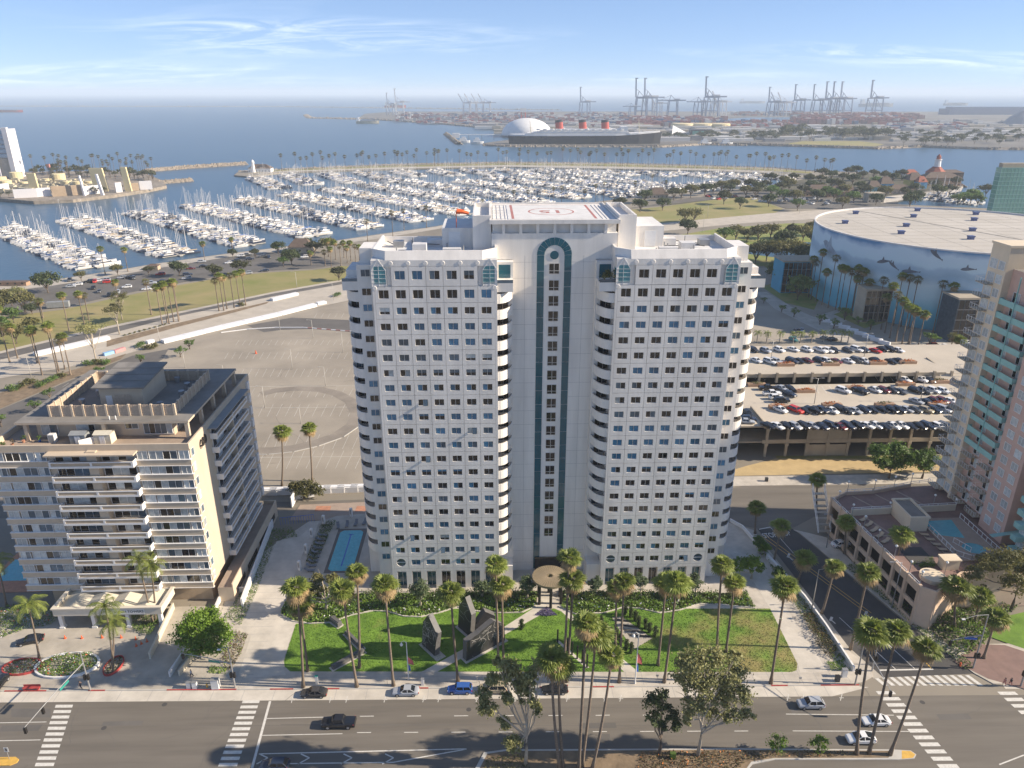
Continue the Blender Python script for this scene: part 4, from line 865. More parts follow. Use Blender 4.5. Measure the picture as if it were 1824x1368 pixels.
    # terrace furniture: two garden sheds, a screen and a fridge box stand on it as things of their own
    def shed(x,y,w,d,h,m,label):
        t = thing('garden_shed',label,'shed',(x,y,ZT)); q = MB(); q.box(-w/2,w/2,-d/2,d/2,0,h); q.build('wall',[m],t)
        q = MB(); q.prism([(0,0),(1,0)],0,0)if 0 else None
        q.poly([(-w/2-.1,-d/2-.1,h),(w/2+.1,-d/2-.1,h),(w/2+.1,0,h+.45),(-w/2-.1,0,h+.45)]); q.poly([(-w/2-.1,0,h+.45),(w/2+.1,0,h+.45),(w/2+.1,d/2+.1,h),(-w/2-.1,d/2+.1,h)]); q.build('roof',[m],t)
        q = MB(); q.box(-.5,-.03,-d/2-.03,-d/2,.1,h-.25); q.box(.03,.5,-d/2-.03,-d/2,.1,h-.25); q.build('door',['trim_white'],t)
    shed(-80.0,131.8,3.0,2.2,1.9,'shed_grey','grey garden shed on the rooftop terrace of the tan block')
    shed(-75.2,131.6,3.2,2.2,2.0,'shed_cream','cream double-door shed on the rooftop terrace of the tan block')
    q = MB(); q.bar((-79,129.2,ZT+.75),(-77,130.8,ZT+.75),.08,1.5); o = q.build('terrace_screen',['trim_white'],label='white board screen leaning beside the grey rooftop shed',category='screen')
    q = MB(); q.box(-86.0,-84.8,131.4,132.4,ZT,ZT+1.7); q.box(-85.9,-84.9,131.36,131.4,ZT+.1,ZT+1.6,1); q.build('storage_cupboard',['trim_white','shed_grey'],label='white upright cupboard standing under the penthouse roof edge',category='cupboard')
    for k,(x,y)in enumerate(((-94,129.6),(-93,129.2),(-92.2,130.2),(-91,131.8),(-88,131.9))):
        t = thing('potted_plant',['bushy plant in a clay pot at the terrace corner','small plant in a blue pot on the terrace','reddish plant in a clay pot on the terrace','tall plant in a clay pot by the terrace post','low plant in a blue pot beside the penthouse window'][k],'potted plant',(x,y,ZT)); q = MB(); q.lathe([(.2,0),(.32,.5),(.3,.5)],8); q.build('pot',['blue_plastic' if k in(1,4)else 'terracotta'],t); leafy('foliage',t,(0,0,.9),(.5,.5,.5),60,.25,'leaf_brown' if k==2 else 'leaf_green',k)
    # entrance canopy with its name board
    C = thing('entrance_canopy','cream porte-cochere canopy with white rim and name board before the tan block','canopy',(0,0,0)); cx0,cx1,cy0,cy1 = -87.0,-66.2,121.6,128.0
    b = MB(); b.box(cx0,cx1,cy0,cy1,4.1,4.5); n = 4
    for k in range(n):
        a = cx0+.6+(cx1-cx0-1.2)*k/n; c = cx0+.6+(cx1-cx0-1.2)*(k+1)/n; m = (a+c)/2
        b.poly([(a,cy0+.5,4.52),(m,cy0+.5,5.3),(m,cy1,5.3),(a,cy1,4.52)]); b.poly([(m,cy0+.5,5.3),(c,cy0+.5,4.52),(c,cy1,4.52),(m,cy1,5.3)]); b.poly([(a,cy0+.5,4.52),(c,cy0+.5,4.52),(m,cy0+.5,5.3)])
    b.build('roof',['shed_cream'],C)
    b = MB(); b.box(cx0-.2,cx1+.2,cy0-.2,cy0+.15,3.5,5.1); b.box(cx0-.4,cx1+.4,cy0-.4,cy0+.3,5.1,5.35); b.box(cx0-.2,cx0+.15,cy0+.15,cy1,3.5,5.1); b.box(cx1-.15,cx1+.2,cy0+.15,cy1,3.5,5.1); b.box(cx1-.3,cx1+.4,cy0+.3,cy1,5.1,5.35); b.box(cx0-.4,cx0+.3,cy0+.3,cy1,5.1,5.35); b.build('rim',['canopy_cream'],C)
    for x in(cx0+.6,cx0+7.0,cx1-7.0,cx1-.6):b = MB(); b.box(-.35,.35,-.35,.35,.13,3.6); b.box(-.5,.5,-.5,.5,.13,.5); b.build('column',['trim_white'],C,(x,cy0+.6,0))
    b = MB(); b.box(-4.3,4.3,-.02,.0,-.55,.55); nb = b.build('name_board',['trim_white'],C,(-73.6,cy0-.22,4.3)); nm = O('lettering',text_mesh('LONG BEACH TOWERS',.78,'sign_black',0.012),nb,(0,-.03,0)); nm.rotation_euler = (R(90),0,0)
    # low buildings and pool seen past the block's left edge
    q = MB(); q.box(-111,-97.5,134,150,-.02,.09); q.build('courtyard_paving',['terracotta'],kind='structure'); 
    q = MB(); q.box(-110,-99.0,138,146,.0,.12); q.build('swimming_pool',['pool_water'],label='turquoise pool glimpsed past the corner of the tan block',category='pool')
    q = MB(); q.box(-108,-97.8,151,158,0,3.0); q.box(-108.3,-97.5,150.7,158.3,3.0,3.3); q.build('pool_house',['trim_white'],label='low white building beyond the pool beside the tan block',category='building')
    for k in range(2):
        t = thing('sun_lounger',['blue lounger by the courtyard pool','second blue lounger nearer the tan block wall'][k],'lounger',(-103.5+k*2.4,147.6,.09),.3,'blue loungers by the courtyard pool'); q = MB(); q.box(-.35,.35,-1.2,.4,.3,.4); q.poly([(-.35,.4,.4),(.35,.4,.4),(.35,1.1,.9),(-.35,1.1,.9)]); q.build('seat',['blue_plastic'],t)
        for(x,y)in((-.3,-1),(.3,-1),(-.3,.3),(.3,.3)):q = MB(); q.box(x-.04,x+.04,y-.04,y+.04,0,.3); q.build('leg',['rail_white'],t)
build_left()
# ---------------------------------------------------------------- right of the tower: parking deck, podium, flats, arena
mat('deck_concrete',(0.47,0.41,0.325),0.85,0.10,0.08); mat('tan_concrete',(0.37,0.315,0.235),0.85,0.12,0.3); mat('inside_shade',(0.02,0.018,0.016),0.9); mat('brick_paver',(0.21,0.135,0.115),0.85,0.15,0.5); mat('paver_pale',(0.33,0.255,0.20),0.85,0.1,0.5)
mat('cream_wall',(0.66,0.55,0.40),0.8,0.06,0.3); mat('pink_wall',(0.55,0.37,0.30),0.8,0.08,0.3); mat('turquoise_panel',(0.24,0.45,0.42),0.6,0.08,0.5); mat('peach_wall',(0.58,0.43,0.31),0.8,0.08,0.4); mat('planter_wall',(0.36,0.23,0.15),0.85,0.15,1)
mat('arena_roof',(0.50,0.46,0.40),0.85,0.15,0.035,col2=(0.40,0.365,0.31)); mat('vent_blue',(0.06,0.09,0.22),0.5); mat('green_glass',(0.10,0.27,0.22),0.06,0.5,0.03,spec=0.9,col2=(0.20,0.42,0.34))
CAR_KINDS = ['sedan','suv','hatch','suv','sedan','wagon']
def z6(x,y):return(1300+x/4.56,600+y/4.56)
def build_deck():
    T = thing('parking_structure','tan concrete parking structure with cars on its open roof','parking structure',(0,0,0)); X0,X1,Y0,Y1,Z = 62.0,190.0,192.0,224.0,10.0
    b = MB(); b.box(X0,X1,Y0,Y1,Z-.5,Z,1,0); b.box(79,X1,Y0,Y0+.3,Z,Z+.75,1); b.box(79,X1,Y0,Y0+.3,Z-.9,Z-.5,1); b.box(79,X1,Y0,Y0+.4,4.3,5.5,1); b.box(X0,X1,Y0+.4,Y1,4.4,4.8,1); b.build('deck',['deck_concrete','tan_concrete'],T)
    b = MB(); b.box(X0,190,226.5,256.5,11.9,12.4,1,0); b.box(X0,152,226.2,226.5,11.7,12.9,1); b.build('upper_deck',['deck_concrete','tan_concrete'],T)
    b = MB(); b.box(X0,X1,Y0+9,Y0+9.2,0,9.4); b.box(X0,152,232,232.3,4.9,11.7); b.build('back_wall',['inside_shade'],T)  # near-black inner walls: the garage's shade is put into their colour
    b = MB(); b.poly([(150,223.9,10.02),(190,223.9,10.02),(190,226.6,12.42),(150,226.6,12.42)]); b.build('ramp',['deck_concrete'],T)
    c = MB(); c.box(-.35,.35,-.1,.5,0,9.4); c.box(-.5,.5,-.25,.5,8.4,9.15); c.box(-.5,.5,-.25,.5,3.6,4.35); CM = c.mesh('column',['tan_concrete'])
    x = 80.2
    k = 0
    while x<150:O('column',CM,T,(x,Y0-.02,0)); x+=6.1; k+=1
    for i,(a,c_)in enumerate(((92.6,98.3),(98.7,104.2))):
        for(z0,z1)in((.1,3.7),(5.5,8.5)):b = MB(); b.box(a,c_,Y0+.1,Y0+.3,z0,z1); b.build('infill_panel',['tan_concrete'],T)
    c = MB(); c.box(-.35,.35,-.3,.5,10,13.5); C2 = c.mesh('column',['tan_concrete'])
    for k in range(13):O('column',C2,T,(83+k*5.9,225.9,0))
    b = MB(); w0,w1 = G(1650,640,12),G(1722,692,10.4); b.bar((w0.x,w0.y,12.4),(w1.x,w1.y,10.4),.5,.9); b.bar((79.2,192.2,10.4),(79.2,205,10.4),.3,.8); b.build('parapet',['tan_concrete'],T)
    # stall lines
    q = MB()
    for(row,z,xs,ln)in((300,10,range(500,1250,60),40),(430,10,range(560,860,62),60),(340,10,range(1180,1360,60),40),(615,10,range(330,1800,64),30)):
        for x in xs:
            a,c_ = G(*z6(x,row-ln/2),z),G(*z6(x+ln*.7,row+ln/2),z); q.bar((a.x,a.y,z+.006),(c_.x,c_.y,z+.006),.16,.008)
    q.build('stall_marking',['road_white'],T)
    # planters
    pl = MB(); pl.box(-3.0,3.0,-.8,.8,0,1.0); PL = pl.mesh('planter',['planter_wall'])
    pp = [(450,235,12.4),(815,232,12.4),(1200,222,12.4),(1440,215,12.4),(610,450,10),(1015,425,10),(1425,395,10),(1700,375,10),(395,580,10),(825,565,10),(1255,563,10),(1690,560,10),(215,400,10)]
    for k,(x,y,z)in enumerate(sorted(pp)):
        p = G(*z6(x,y),z); t = thing('deck_planter','long brown planter with orange flowers on the parking deck, %s from the left'%ordw(k),'planter',p,0,'flower planters on the parking deck'); O('trough',PL,t); leafy('foliage',t,(0,0,1.25),(2.4,.6,.45),90,.4,'flower_orange' if k%4 else 'leaf_olive',k)
    for k,(x,y,z)in enumerate(((685,545,10),(1545,530,10),(330,215,12.4),(1090,160,12.4))):lamp_post(G(*z6(x,y),z),8.5,'thin grey lamp post on the parking deck, %s from the front'%ordw(k),'lamp posts on the parking deck',double=True)
    # cars
    rows = [(738,10,'front row of the parking deck, %s from the left',[(310,'k'),(385,'w'),(455,'k'),(525,'s'),(595,'k'),(665,'s'),(745,'n'),(815,'n'),(890,'r'),(955,'n'),(1030,'k'),(1110,'w'),(1180,'w'),(1250,'k'),(1320,'w'),(1390,'w'),(1465,'k'),(1535,'k'),(1605,'n'),(1690,'w'),(1750,'g')]),
        (608,10,'second row of the parking deck, %s from the left',[(410,'w'),(535,'R'),(605,'k'),(680,'k'),(745,'n'),(825,'w'),(900,'k'),(950,'g'),(1015,'s'),(1085,'n'),(1155,'k'),(1235,'k'),(1310,'k'),(1370,'k'),(1430,'s'),(1500,'g'),(1590,'t'),(1660,'n'),(1735,'s'),(1800,'n')]),
        (535,10,'third row at the deck end, %s from the left',[(1515,'s'),(1600,'n'),(1660,'r'),(1720,'r'),(1790,'w')]),
        (450,10,'middle row of the parking deck, %s from the left',[(920,'w'),(1060,'k'),(1175,'w'),(1245,'r'),(1320,'g'),(1385,'g'),(1510,'k'),(1580,'g'),(1650,'w'),(1730,'w')]),
        (362,10,'short far row of the deck, %s from the left',[(1415,'w'),(1550,'w'),(1620,'n')]),
        (262,10.6,'pair beside the deck ramp, %s of the two',[(1330,'g'),(1470,'k')]),
        (208,12.4,'near row of the upper deck, %s from the left',[(215,'w'),(325,'w'),(375,'s'),(505,'n'),(560,'k'),(625,'r'),(725,'n'),(785,'w'),(860,'r'),(960,'w'),(1030,'g'),(1085,'w'),(1180,'k'),(1310,'k'),(1370,'k')]),
        (118,12.4,'far row of the upper deck, %s from the left',[(190,'k'),(290,'s'),(400,'w'),(515,'w'),(625,'w'),(735,'w'),(795,'w'),(845,'k'),(960,'g'),(1030,'w'),(1085,'n'),(1180,'R'),(1240,'k'),(1300,'k'),(1365,'w')])]
    r = random.Random(4)
    for(y,z,where,lst)in rows:
        for k,(x,c)in enumerate(lst):
            p = G(*z6(x,y+r.uniform(-6,6)),z); kd = r.choice(CAR_KINDS)
            if(y,x)in((450,1060),(118,735),(608,680)):kd = 'pickup'
            car(kd,c,p,R(122+r.uniform(-5,5)),'%s car in the '%CARW[c]+where%ordw(k),'cars parked on the roof deck',full=False)
    for k,(x,y,c,kd,a)in enumerate(((305,430,'k','pickup',178),(420,430,'s','sedan',120),(485,430,'k','sedan',120),(340,475,'w','pickup',180),(375,505,'w','suv',185),(420,530,'k','wagon',180),(485,480,'n','suv',125),(435,318,'w','suv',135),(195,265,'w','sedan',160),(205,300,'k','pickup',170),(240,345,'k','wagon',170),(330,325,'g','sedan',120),(140,640,'k','suv',100),(150,680,'n','suv',170),(135,700,'s','sedan',170))):
        car(kd,c,G(*z6(x,y),10),R(a),'%s %s on the deck beside the tower, %s listed'%(CARW[c],{'pickup':'pickup','wagon':'large car','sedan':'low car','suv':'tall car','hatch':'car'}[kd],ordw(k)),'cars parked on the roof deck',full=False)
    return T
LAMPM = {}
def lamp_post(p,h,label,group,double=False,m='metal_grey',arm=1.6,rz=0.0):
    t = thing('lamp_post',label,'lamp post',p,rz,group)
    key = (round(h,1),double,m,arm)
    if key not in LAMPM:
        a = MB(); a.tube([(0,0,0),(0,0,h)],[.13,.07],6); b = MB()
        for s in((-1,1)if double else(-1,)):b.tube([(0,0,h-.1),(s*arm*.6,0,h+.15),(s*arm,0,h+.1)],.05,4); b.box(s*arm-.35,s*arm+.35,-.14,.14,h+.02,h+.16)
        LAMPM[key] = (a.mesh('pole',[m],True),b.mesh('lamp_head',[m]))
    O('pole',LAMPM[key][0],t); O('lamp_head',LAMPM[key][1],t); return t
build_deck()
def build_podium():
    Z = 8.5; T = thing('garage_podium','peach garage podium with brick-paved pool deck on top','podium',(0,0,0))
    poly = [(81.4,152),(84.2,118.2),(86.5,116.5),(95,122.5),(126,124),(126,160),(104,158.5),(93,155.5),(86,155)]
    b = MB(); b.prism(poly,Z-.5,Z,0,1); b.prism([(x+(2.5 if x<90 else 0),y+(2 if y<125 else-2))for x,y in poly],0,Z-.5,2); b.build('deck',['peach_wall','brick_paver','inside_shade'],T)  # core below the deck coloured near-black for the shade behind the slots
    def wall(a,c,z0,z1,t,name,m='peach_wall'):q = MB(); q.bar((a[0],a[1],(z0+z1)/2),(c[0],c[1],(z0+z1)/2),t,z1-z0); return q.build(name,[m],T)
    A,B_ = (81.4,152),(84.2,118.2)
    for(z0,z1)in((.13,1.2),(3.9,4.9),(7.7,9.3)):wall(A,B_,z0,z1,.35,'spandrel')
    for k in range(9):t = k/8; x,y = A[0]+(B_[0]-A[0])*t,A[1]+(B_[1]-A[1])*t; q = MB(); q.box(-.3,.3,-.35,.35,.1,9.6); q.build('pier',['peach_wall'],T,(x,y,0))
    for(a,c)in(((84.2,118.2),(86.5,116.5)),((86.5,116.5),(95,122.5)),((95,122.5),(126,124)),(A,(86,155)),((86,155),(93,155.5)),((93,155.5),(104,158.5))):wall(a,c,.13,9.3,.35,'spandrel')
    # white railing on the parapet, panel by panel
    def rail(a,c,z,h=.9,name='railing',step=2.2):
        L = math.hypot(c[0]-a[0],c[1]-a[1]); n = max(1,round(L/step)); q = MB()
        for k in range(n+1):t = k/n; x,y = a[0]+(c[0]-a[0])*t,a[1]+(c[1]-a[1])*t; q.box(x-.05,x+.05,y-.05,y+.05,z,z+h)
        q.bar((*a,z+h),(*c,z+h),.09,.09); q.bar((*a,z+.12),(*c,z+.12),.07,.07); q.build(name,['rail_white'],T)
    for k in range(8):t0,t1 = k/8+.012,(k+1)/8-.012; rail((A[0]+(B_[0]-A[0])*t0,A[1]+(B_[1]-A[1])*t0),(A[0]+(B_[0]-A[0])*t1,A[1]+(B_[1]-A[1])*t1),9.3,.55)
    rail((86,155),(93,155.5),9.3,.6); rail((93,155.5),(104,158.5),9.3,.6); rail((104,158.5),(109,159.5),9.3,.6)
    # paving bands
    q = MB()
    for a,c in(((82.5,147.5),(109.5,149)),((87.5,154.5),(92,146)),((93.5,155),(98,146.5)),((99.5,156.5),(104,147)),((83.5,137),(92,137.5)),((86,145),(92,128)),((107,140),(110,126)),((108,127),(120,127))):q.bar((*a,Z+.006),(*c,Z+.006),.5,.008)
    q.build('paving_band',['paver_pale'],T)
    wall((83,145.6),(92.6,146.2),Z,Z+1.6,.3,'deck_wall','cream_wall'); wall((97.2,146.4),(108.6,147.2),Z,Z+1.6,.3,'deck_wall','cream_wall'); rail((83,145.6),(92.6,146.2),Z+1.6,.5); rail((97.2,146.4),(108.6,147.2),Z+1.6,.5)
    b = MB(); b.box(92.8,97.0,138.6,146.6,Z,Z+3.4,0,1); b.box(92.6,97.2,138.4,138.8,Z+3.4,Z+3.8); b.box(92.6,97.2,146.4,146.8,Z+3.4,Z+3.8); b.box(92.6,93.0,138.8,146.4,Z+3.4,Z+3.8); b.box(96.8,97.2,138.8,146.4,Z+3.4,Z+3.8); b.build('pool_house',['cream_wall','roof_membrane'],T)
    b = MB(); b.box(97.6,107.5,127.0,143.5,Z,Z+.35,0); b.build('pool_terrace',['paver_pale'],T)
    b = MB(); b.prism([(98.2,142.2),(98.2,136.6),(103.6,135.2),(105,142.6)][::-1],Z+.3,Z+.37); b.build('swimming_pool',['pool_water'],T); b = MB(); b.lathe([(2.0,Z+.3),(2.0,Z+.375)],14,(103.2,131.3),sx=1.2); b.build('hot_tub',['pool_water'],T)
    for a,c in(((97.6,143.4),(97.6,129)),((97.6,129),(100,127)),((100,127),(107.4,127.2)),((107.4,127.2),(107.4,143.4)),((100,133.6),(101.5,129.8))):rail(a,c,Z+.36,1.2,'pool_fence',1.6)
    b = MB(); b.box(87.2,92.4,126.5,132.5,Z,Z+.08); b.build('games_court',['asphalt_new'],T)
    lg = MB(); lg.box(-.4,.4,-1.1,.5,.25,.38); lg.poly([(-.4,.5,.38),(.4,.5,.38),(.4,1.1,.85),(-.4,1.1,.85)]); lg.poly([(-.4,.5,.32),(-.4,1.1,.79),(.4,1.1,.79),(.4,.5,.32)]); LG = lg.mesh('seat',['tan_dark']); lf = MB(); [lf.box(x-.04,x+.04,y-.04,y+.04,0,.25)for x in(-.35,.35)for y in(-.9,.4)]; LF = lf.mesh('frame',['metal_dark'])
    for k in range(5):t = thing('sun_lounger','dark lounger beside the raised pool wall, %s from the pool house'%ordw(k),'lounger',(95.4+.25*k,137-1.9*k,Z),R(80),'loungers on the podium deck'); O('seat',LG,t); O('frame',LF,t)
    for k in range(5):t = thing('sun_lounger','dark lounger along the podium parapet, %s from the far end'%ordw(k),'lounger',(85.0+.16*k,143.5-2.2*k,Z),R(-60),'loungers on the podium deck'); O('seat',LG,t); O('frame',LF,t)
    gp = MB(); gp.tube([(0,0,0),(0,0,2.6)],.07,6); GP = gp.mesh('pole',['metal_grey']); gg = MB(); gg.lathe([(.05,-.28),(.22,-.18),(.3,0),(.22,.2),(.05,.29)],10); GG = gg.mesh('globe',['lamp_white'],True)
    for k,(x,y,z)in enumerate(((81.9,150,9.6),(82.4,144,9.6),(82.8,139,9.6),(83.2,133.5,9.6),(83.7,127.5,9.6),(83.9,122,9.6),(84.3,118.6,9.6),(86.4,155,9.4),(93.2,155.4,9.4),(99,157,9.4),(104,158.4,9.4),(92.4,146.4,Z),(103,147,10),(108.6,147.4,Z),(92,123,Z))):t = thing('globe_lamp','white globe lamp on the podium, %s along from the stair corner'%ordw(k),'lamp',(x,y,z),0,'globe lamps on the podium'); O('pole',GP,t); O('globe',GG,t,(0,0,2.8))
    # open stair at the corner
    S_ = thing('corner_stair','white steel stair with lattice rails at the podium corner','stair',(80.0,152.5,0))
    for k in range(7):q = MB(); q.box(-1.4,1.4,k*.9-2.2,k*.9-1.3,1+k*1.2,1.2+k*1.2); q.build('step',['concrete'],S_)
    for x in(-1.5,1.5):
        q = MB(); q.bar((x,-2.4,2.0),(x,4.4,10.8),.1,.1); q.bar((x,-2.4,1.0),(x,4.4,9.4),.12,.3)
        for k in range(8):y = -2.4+k*.97; q.bar((x,y,1+k*1.2),(x,y,2.1+k*1.24),.07,.07)
        q.build('rail',['rail_white'],S_)
    # raised planter near the street front
    b = MB(); n = 20; b.prism([(88.6+2.4*math.cos(2*math.pi*j/n),121.6+2.4*math.sin(2*math.pi*j/n))for j in range(n)],Z,Z+.9); b.build('planter',['cream_wall'],T)
    b = MB(); b.box(92.3,95.6,124.2,126.2,Z,Z+2.2); b.box(92.1,95.8,124,126.4,Z+2.2,Z+2.5); b.build('gate_house',['cream_wall'],T)
    return T
build_podium()
def build_flats():
    T = thing('apartment_tower','cream and pink apartment tower with turquoise balconies at the picture edge','tower',(110,0,0)); FH = 3.0; ZB = 9.8; n = 19; ZT = 69.4
    b = MB(); b.box(0,30,152,158,ZB,ZT,0,2); b.box(1.6,30,141,152,ZB,ZT-4.5,1,2); b.box(.3,30,133.2,141,8.5,ZT+.4,1,2); b.box(3.5,30,129.5,133.2,8.5,ZT-1,1,2); b.box(.6,30,127.6,129.5,8.5,ZT-3,0,2); b.box(.6,30,124.5,127.58,8.5,17,0,2)
    b.box(-.25,30,151.8,158.2,ZT,ZT+.5,0); b.box(.0,30,133,141.2,ZT+.4,ZT+1.2,1); b.box(.4,1.2,152.6,153.4,8.5,ZB); b.box(.4,1.2,156.6,157.4,8.5,ZB); b.build('wall',['cream_wall','pink_wall','roof_membrane'],T)
    W1 = win_mesh(1.9,1.9,2,400,fr='rail_white',curt=.5); W2 = win_mesh(2.4,2.1,2,401,fr='rail_white',curt=.5); W3 = win_mesh(2.2,2.2,2,402,fr='rail_white',curt=.3); W4 = win_mesh(2.0,1.8,2,403,fr='rail_white',curt=.8)
    def put(me,loc):w = O('window',me[0],T,loc,R(-90)); O('pane',me[1],w)
    sl = MB(); sl.box(-1.9,0,-1.7,1.7,-.12,.08); SLB = sl.mesh('balcony',['tan_concrete']); rl = MB()
    for y in(-1.7,-.85,0,.85,1.7):rl.box(-1.9,-1.85,y-.02,y+.02,.08,1.1)
    for x in(-1.5,-.75):rl.box(x-.02,x+.02,-1.72,-1.68,.08,1.1); rl.box(x-.02,x+.02,1.68,1.72,.08,1.1)
    rl.box(-1.9,-1.84,-1.73,1.73,1.1,1.15); rl.box(-1.9,0,-1.73,-1.68,1.1,1.15); rl.box(-1.9,0,1.68,1.73,1.1,1.15); RL = rl.mesh('railing',['rail_white'])
    tq = MB(); tq.box(-.9,.0,-5,5,-.15,.05); tq.box(-.95,-.8,-5,5,-.35,.95); tq.box(-.95,0,4.9,5.0,-.1,.95); tq.box(-.95,0,-5.0,-4.9,-.1,.95); TQ = tq.mesh('balcony',['turquoise_panel'])
    for k in range(n):
        z = ZB+FH*k+1.5
        put(W2,(-.06,156.3,z)); put(W1,(-.06,153.6,z))
        if k<n-1:o = O('balcony',SLB,T,(0,156.6,z-1.4)); O('railing',RL,o)
        if k<n-2:
            put(W3,(1.54,149,z)); put(W3,(1.54,143.4,z))
            if k>=5:O('balcony',TQ,T,(.6,146.4,z-1.4))
            else:
                for y in(149.6,143.6):o = O('balcony',SLB,T,(1.2,y,z-1.4)); O('railing',RL,o)
            put(W4,(.24,138.6,z)); put(W4,(.24,135.2,z)); put(W1,(.54,128.5,z))
    q = MB(); q.box(-.5,-.3,146.3,146.5,25,ZT-5); q.build('downpipe',['turquoise_panel'],T)
    q = MB(); q.poly([(-3,131.8,11.2),(-3,133.0,11.2),(3.5,133.0,12.2),(3.5,131.8,12.2)]); q.build('door_awning',['turquoise_panel'],T)
    tq2 = MB(); tq2.box(-1.2,0.6,127.7,129.4,-.3,.95); T2 = tq2.mesh('balcony',['turquoise_panel'])
    for k in range(6):O('balcony',T2,T,(0,0,ZB+FH*k+.1))
build_flats()
def zat(p,py):
    d = ray(912,py); return CAM_H+d.z*(p.y/d.y)
def off_arena(x,y,m=3):
    p = G(x,y)
    while(p.x-240.2)**2+(p.y-369.9)**2<(70.7+m)**2:y+=2; p = G(x,y)
    return p
def build_arena():
    cx,cy,R_,Z = 240.2,369.9,70.7,36.0; n = 72
    T = thing('round_arena','huge round arena with blue sea mural wall and flat pale roof','arena',(cx,cy,0))
    m = bpy.data.materials.new('mural_paint'); m.use_nodes = True; M['mural_paint'] = m; nd = m.node_tree.nodes; l = m.node_tree.links; bs = nd['Principled BSDF']; bs.inputs['Roughness'].default_value = .8
    tcn = nd.new('ShaderNodeTexCoord'); sp = nd.new('ShaderNodeSeparateXYZ'); l.new(tcn.outputs['Object'],sp.inputs[0])
    nz = nd.new('ShaderNodeTexNoise'); nz.inputs['Scale'].default_value = .07; nz.inputs['Detail'].default_value = 6; l.new(tcn.outputs['Object'],nz.inputs['Vector'])
    ml = nd.new('ShaderNodeMath'); ml.operation = 'MULTIPLY_ADD'; l.new(nz.outputs['Fac'],ml.inputs[0]); ml.inputs[1].default_value = 9.0; l.new(sp.outputs['Z'],ml.inputs[2])
    dv = nd.new('ShaderNodeMath'); dv.operation = 'DIVIDE'; l.new(ml.outputs[0],dv.inputs[0]); dv.inputs[1].default_value = 42.0
    cr = nd.new('ShaderNodeValToRGB'); e = cr.color_ramp.elements; e[0].position = 0.05; e[0].color = (.05,.26,.34,1); e[1].position = .97; e[1].color = (.10,.24,.42,1)
    for p,c in((.22,(.09,.40,.50)),(.34,(.18,.48,.58)),(.46,(.46,.66,.72)),(.60,(.56,.70,.75)),(.66,(.40,.54,.62)),(.70,(.34,.47,.55)),(.76,(.38,.51,.60)),(.79,(.52,.66,.72)),(.90,(.54,.66,.73)),(.945,(.30,.42,.55))):k = cr.color_ramp.elements.new(p); k.color = (*c,1)
    l.new(dv.outputs[0],cr.inputs[0]); l.new(cr.outputs[0],bs.inputs['Base Color'])
    b = MB()
    for j in range(n):a,c = 2*math.pi*j/n,2*math.pi*(j+1)/n; b.poly([(R_*math.cos(a),R_*math.sin(a),0),(R_*math.cos(c),R_*math.sin(c),0),(R_*math.cos(c),R_*math.sin(c),Z),(R_*math.cos(a),R_*math.sin(a),Z)])
    b.build('mural_wall',['mural_paint'],T)
    b = MB(); b.poly([((R_-.5)*math.cos(2*math.pi*j/n),(R_-.5)*math.sin(2*math.pi*j/n),Z-.35)for j in range(n)]); b.build('roof',['arena_roof'],T)
    b = MB()
    for j in range(n):
        a,c = 2*math.pi*j/n,2*math.pi*(j+1)/n; P_ = lambda r,t,z:(r*math.cos(t),r*math.sin(t),z)
        b.poly([P_(R_+.1,a,Z-.1),P_(R_+.1,c,Z-.1),P_(R_+.1,c,Z+.5),P_(R_+.1,a,Z+.5)]); b.poly([P_(R_+.1,a,Z+.5),P_(R_+.1,c,Z+.5),P_(R_-.6,c,Z+.5),P_(R_-.6,a,Z+.5)]); b.poly([P_(R_-.6,c,Z-.4),P_(R_-.6,a,Z-.4),P_(R_-.6,a,Z+.5),P_(R_-.6,c,Z+.5)])
    b.build('parapet',['white_stone_b'],T)
    b = MB()
    for k in range(-7,8):c = k*9.0; hw = math.sqrt(max(1,(R_-1)**2-c*c)); b.bar((-hw,c,Z-.33),(hw,c,Z-.33),.35,.06); b.bar((c,-hw,Z-.335),(c,hw,Z-.335),.2,.05)if k%2 else None
    b.bar((20,-60,Z-.3),(-25,60,Z-.3),1.2,.2); b.build('roof_seam',['concrete'],T)
    vb = MB(); vb.box(-1.6,1.6,-1.3,1.3,0,1.6); vb.box(-1.9,1.9,-1.6,1.6,1.6,2.3); VB = vb.mesh('roof_vent',['vent_blue'])
    for(x,y)in((1524,380),(1505,397),(1634,375),(1627,386),(1614,402.5),(1605,415.5),(1738,381.5),(1735,392),(1732,410.5),(1729,425)):p = G(x,y,Z); O('roof_vent',VB,T,(p.x-cx,p.y-cy,Z-.35),0,.75)
    # plain swimming-creature shapes painted on the wall
    def blot(px,py,L,h,tilt,m_,seed):
        p = None
        d = ray(px,py); a_ = d.x**2+d.y**2; bb = -2*(d.x*cx+d.y*cy); cc = cx*cx+cy*cy-R_*R_; t = (-bb-math.sqrt(max(0,bb*bb-4*a_*cc)))/(2*a_); z = CAM_H+d.z*t; th = math.atan2(d.y*t-cy,d.x*t-cx)
        q = MB(); N = 12; up,lo = [],[]
        for k in range(N+1):
            s = k/N; x = (s-.5)*L; w = h*math.sin(math.pi*s**.7)*(1-.3*s)+(h*.5 if k in(N,)else 0); y = x*tilt
            fin = h*.9 if k==5 else 0
            f = lambda xx,zz:((R_+.06)*math.cos(th+xx/R_),(R_+.06)*math.sin(th+xx/R_),z+zz)
            up.append(f(x,y+w*.6+fin)); lo.append(f(x,y-w*.4))
        for k in range(N):q.poly([lo[k],lo[k+1],up[k+1],up[k]])
        q.build('painted_shape',[m_],T)
    mat('mural_dark',(.12,.14,.17),.8,.3,.3); mat('mural_grey',(.30,.36,.42),.8,.3,.2)
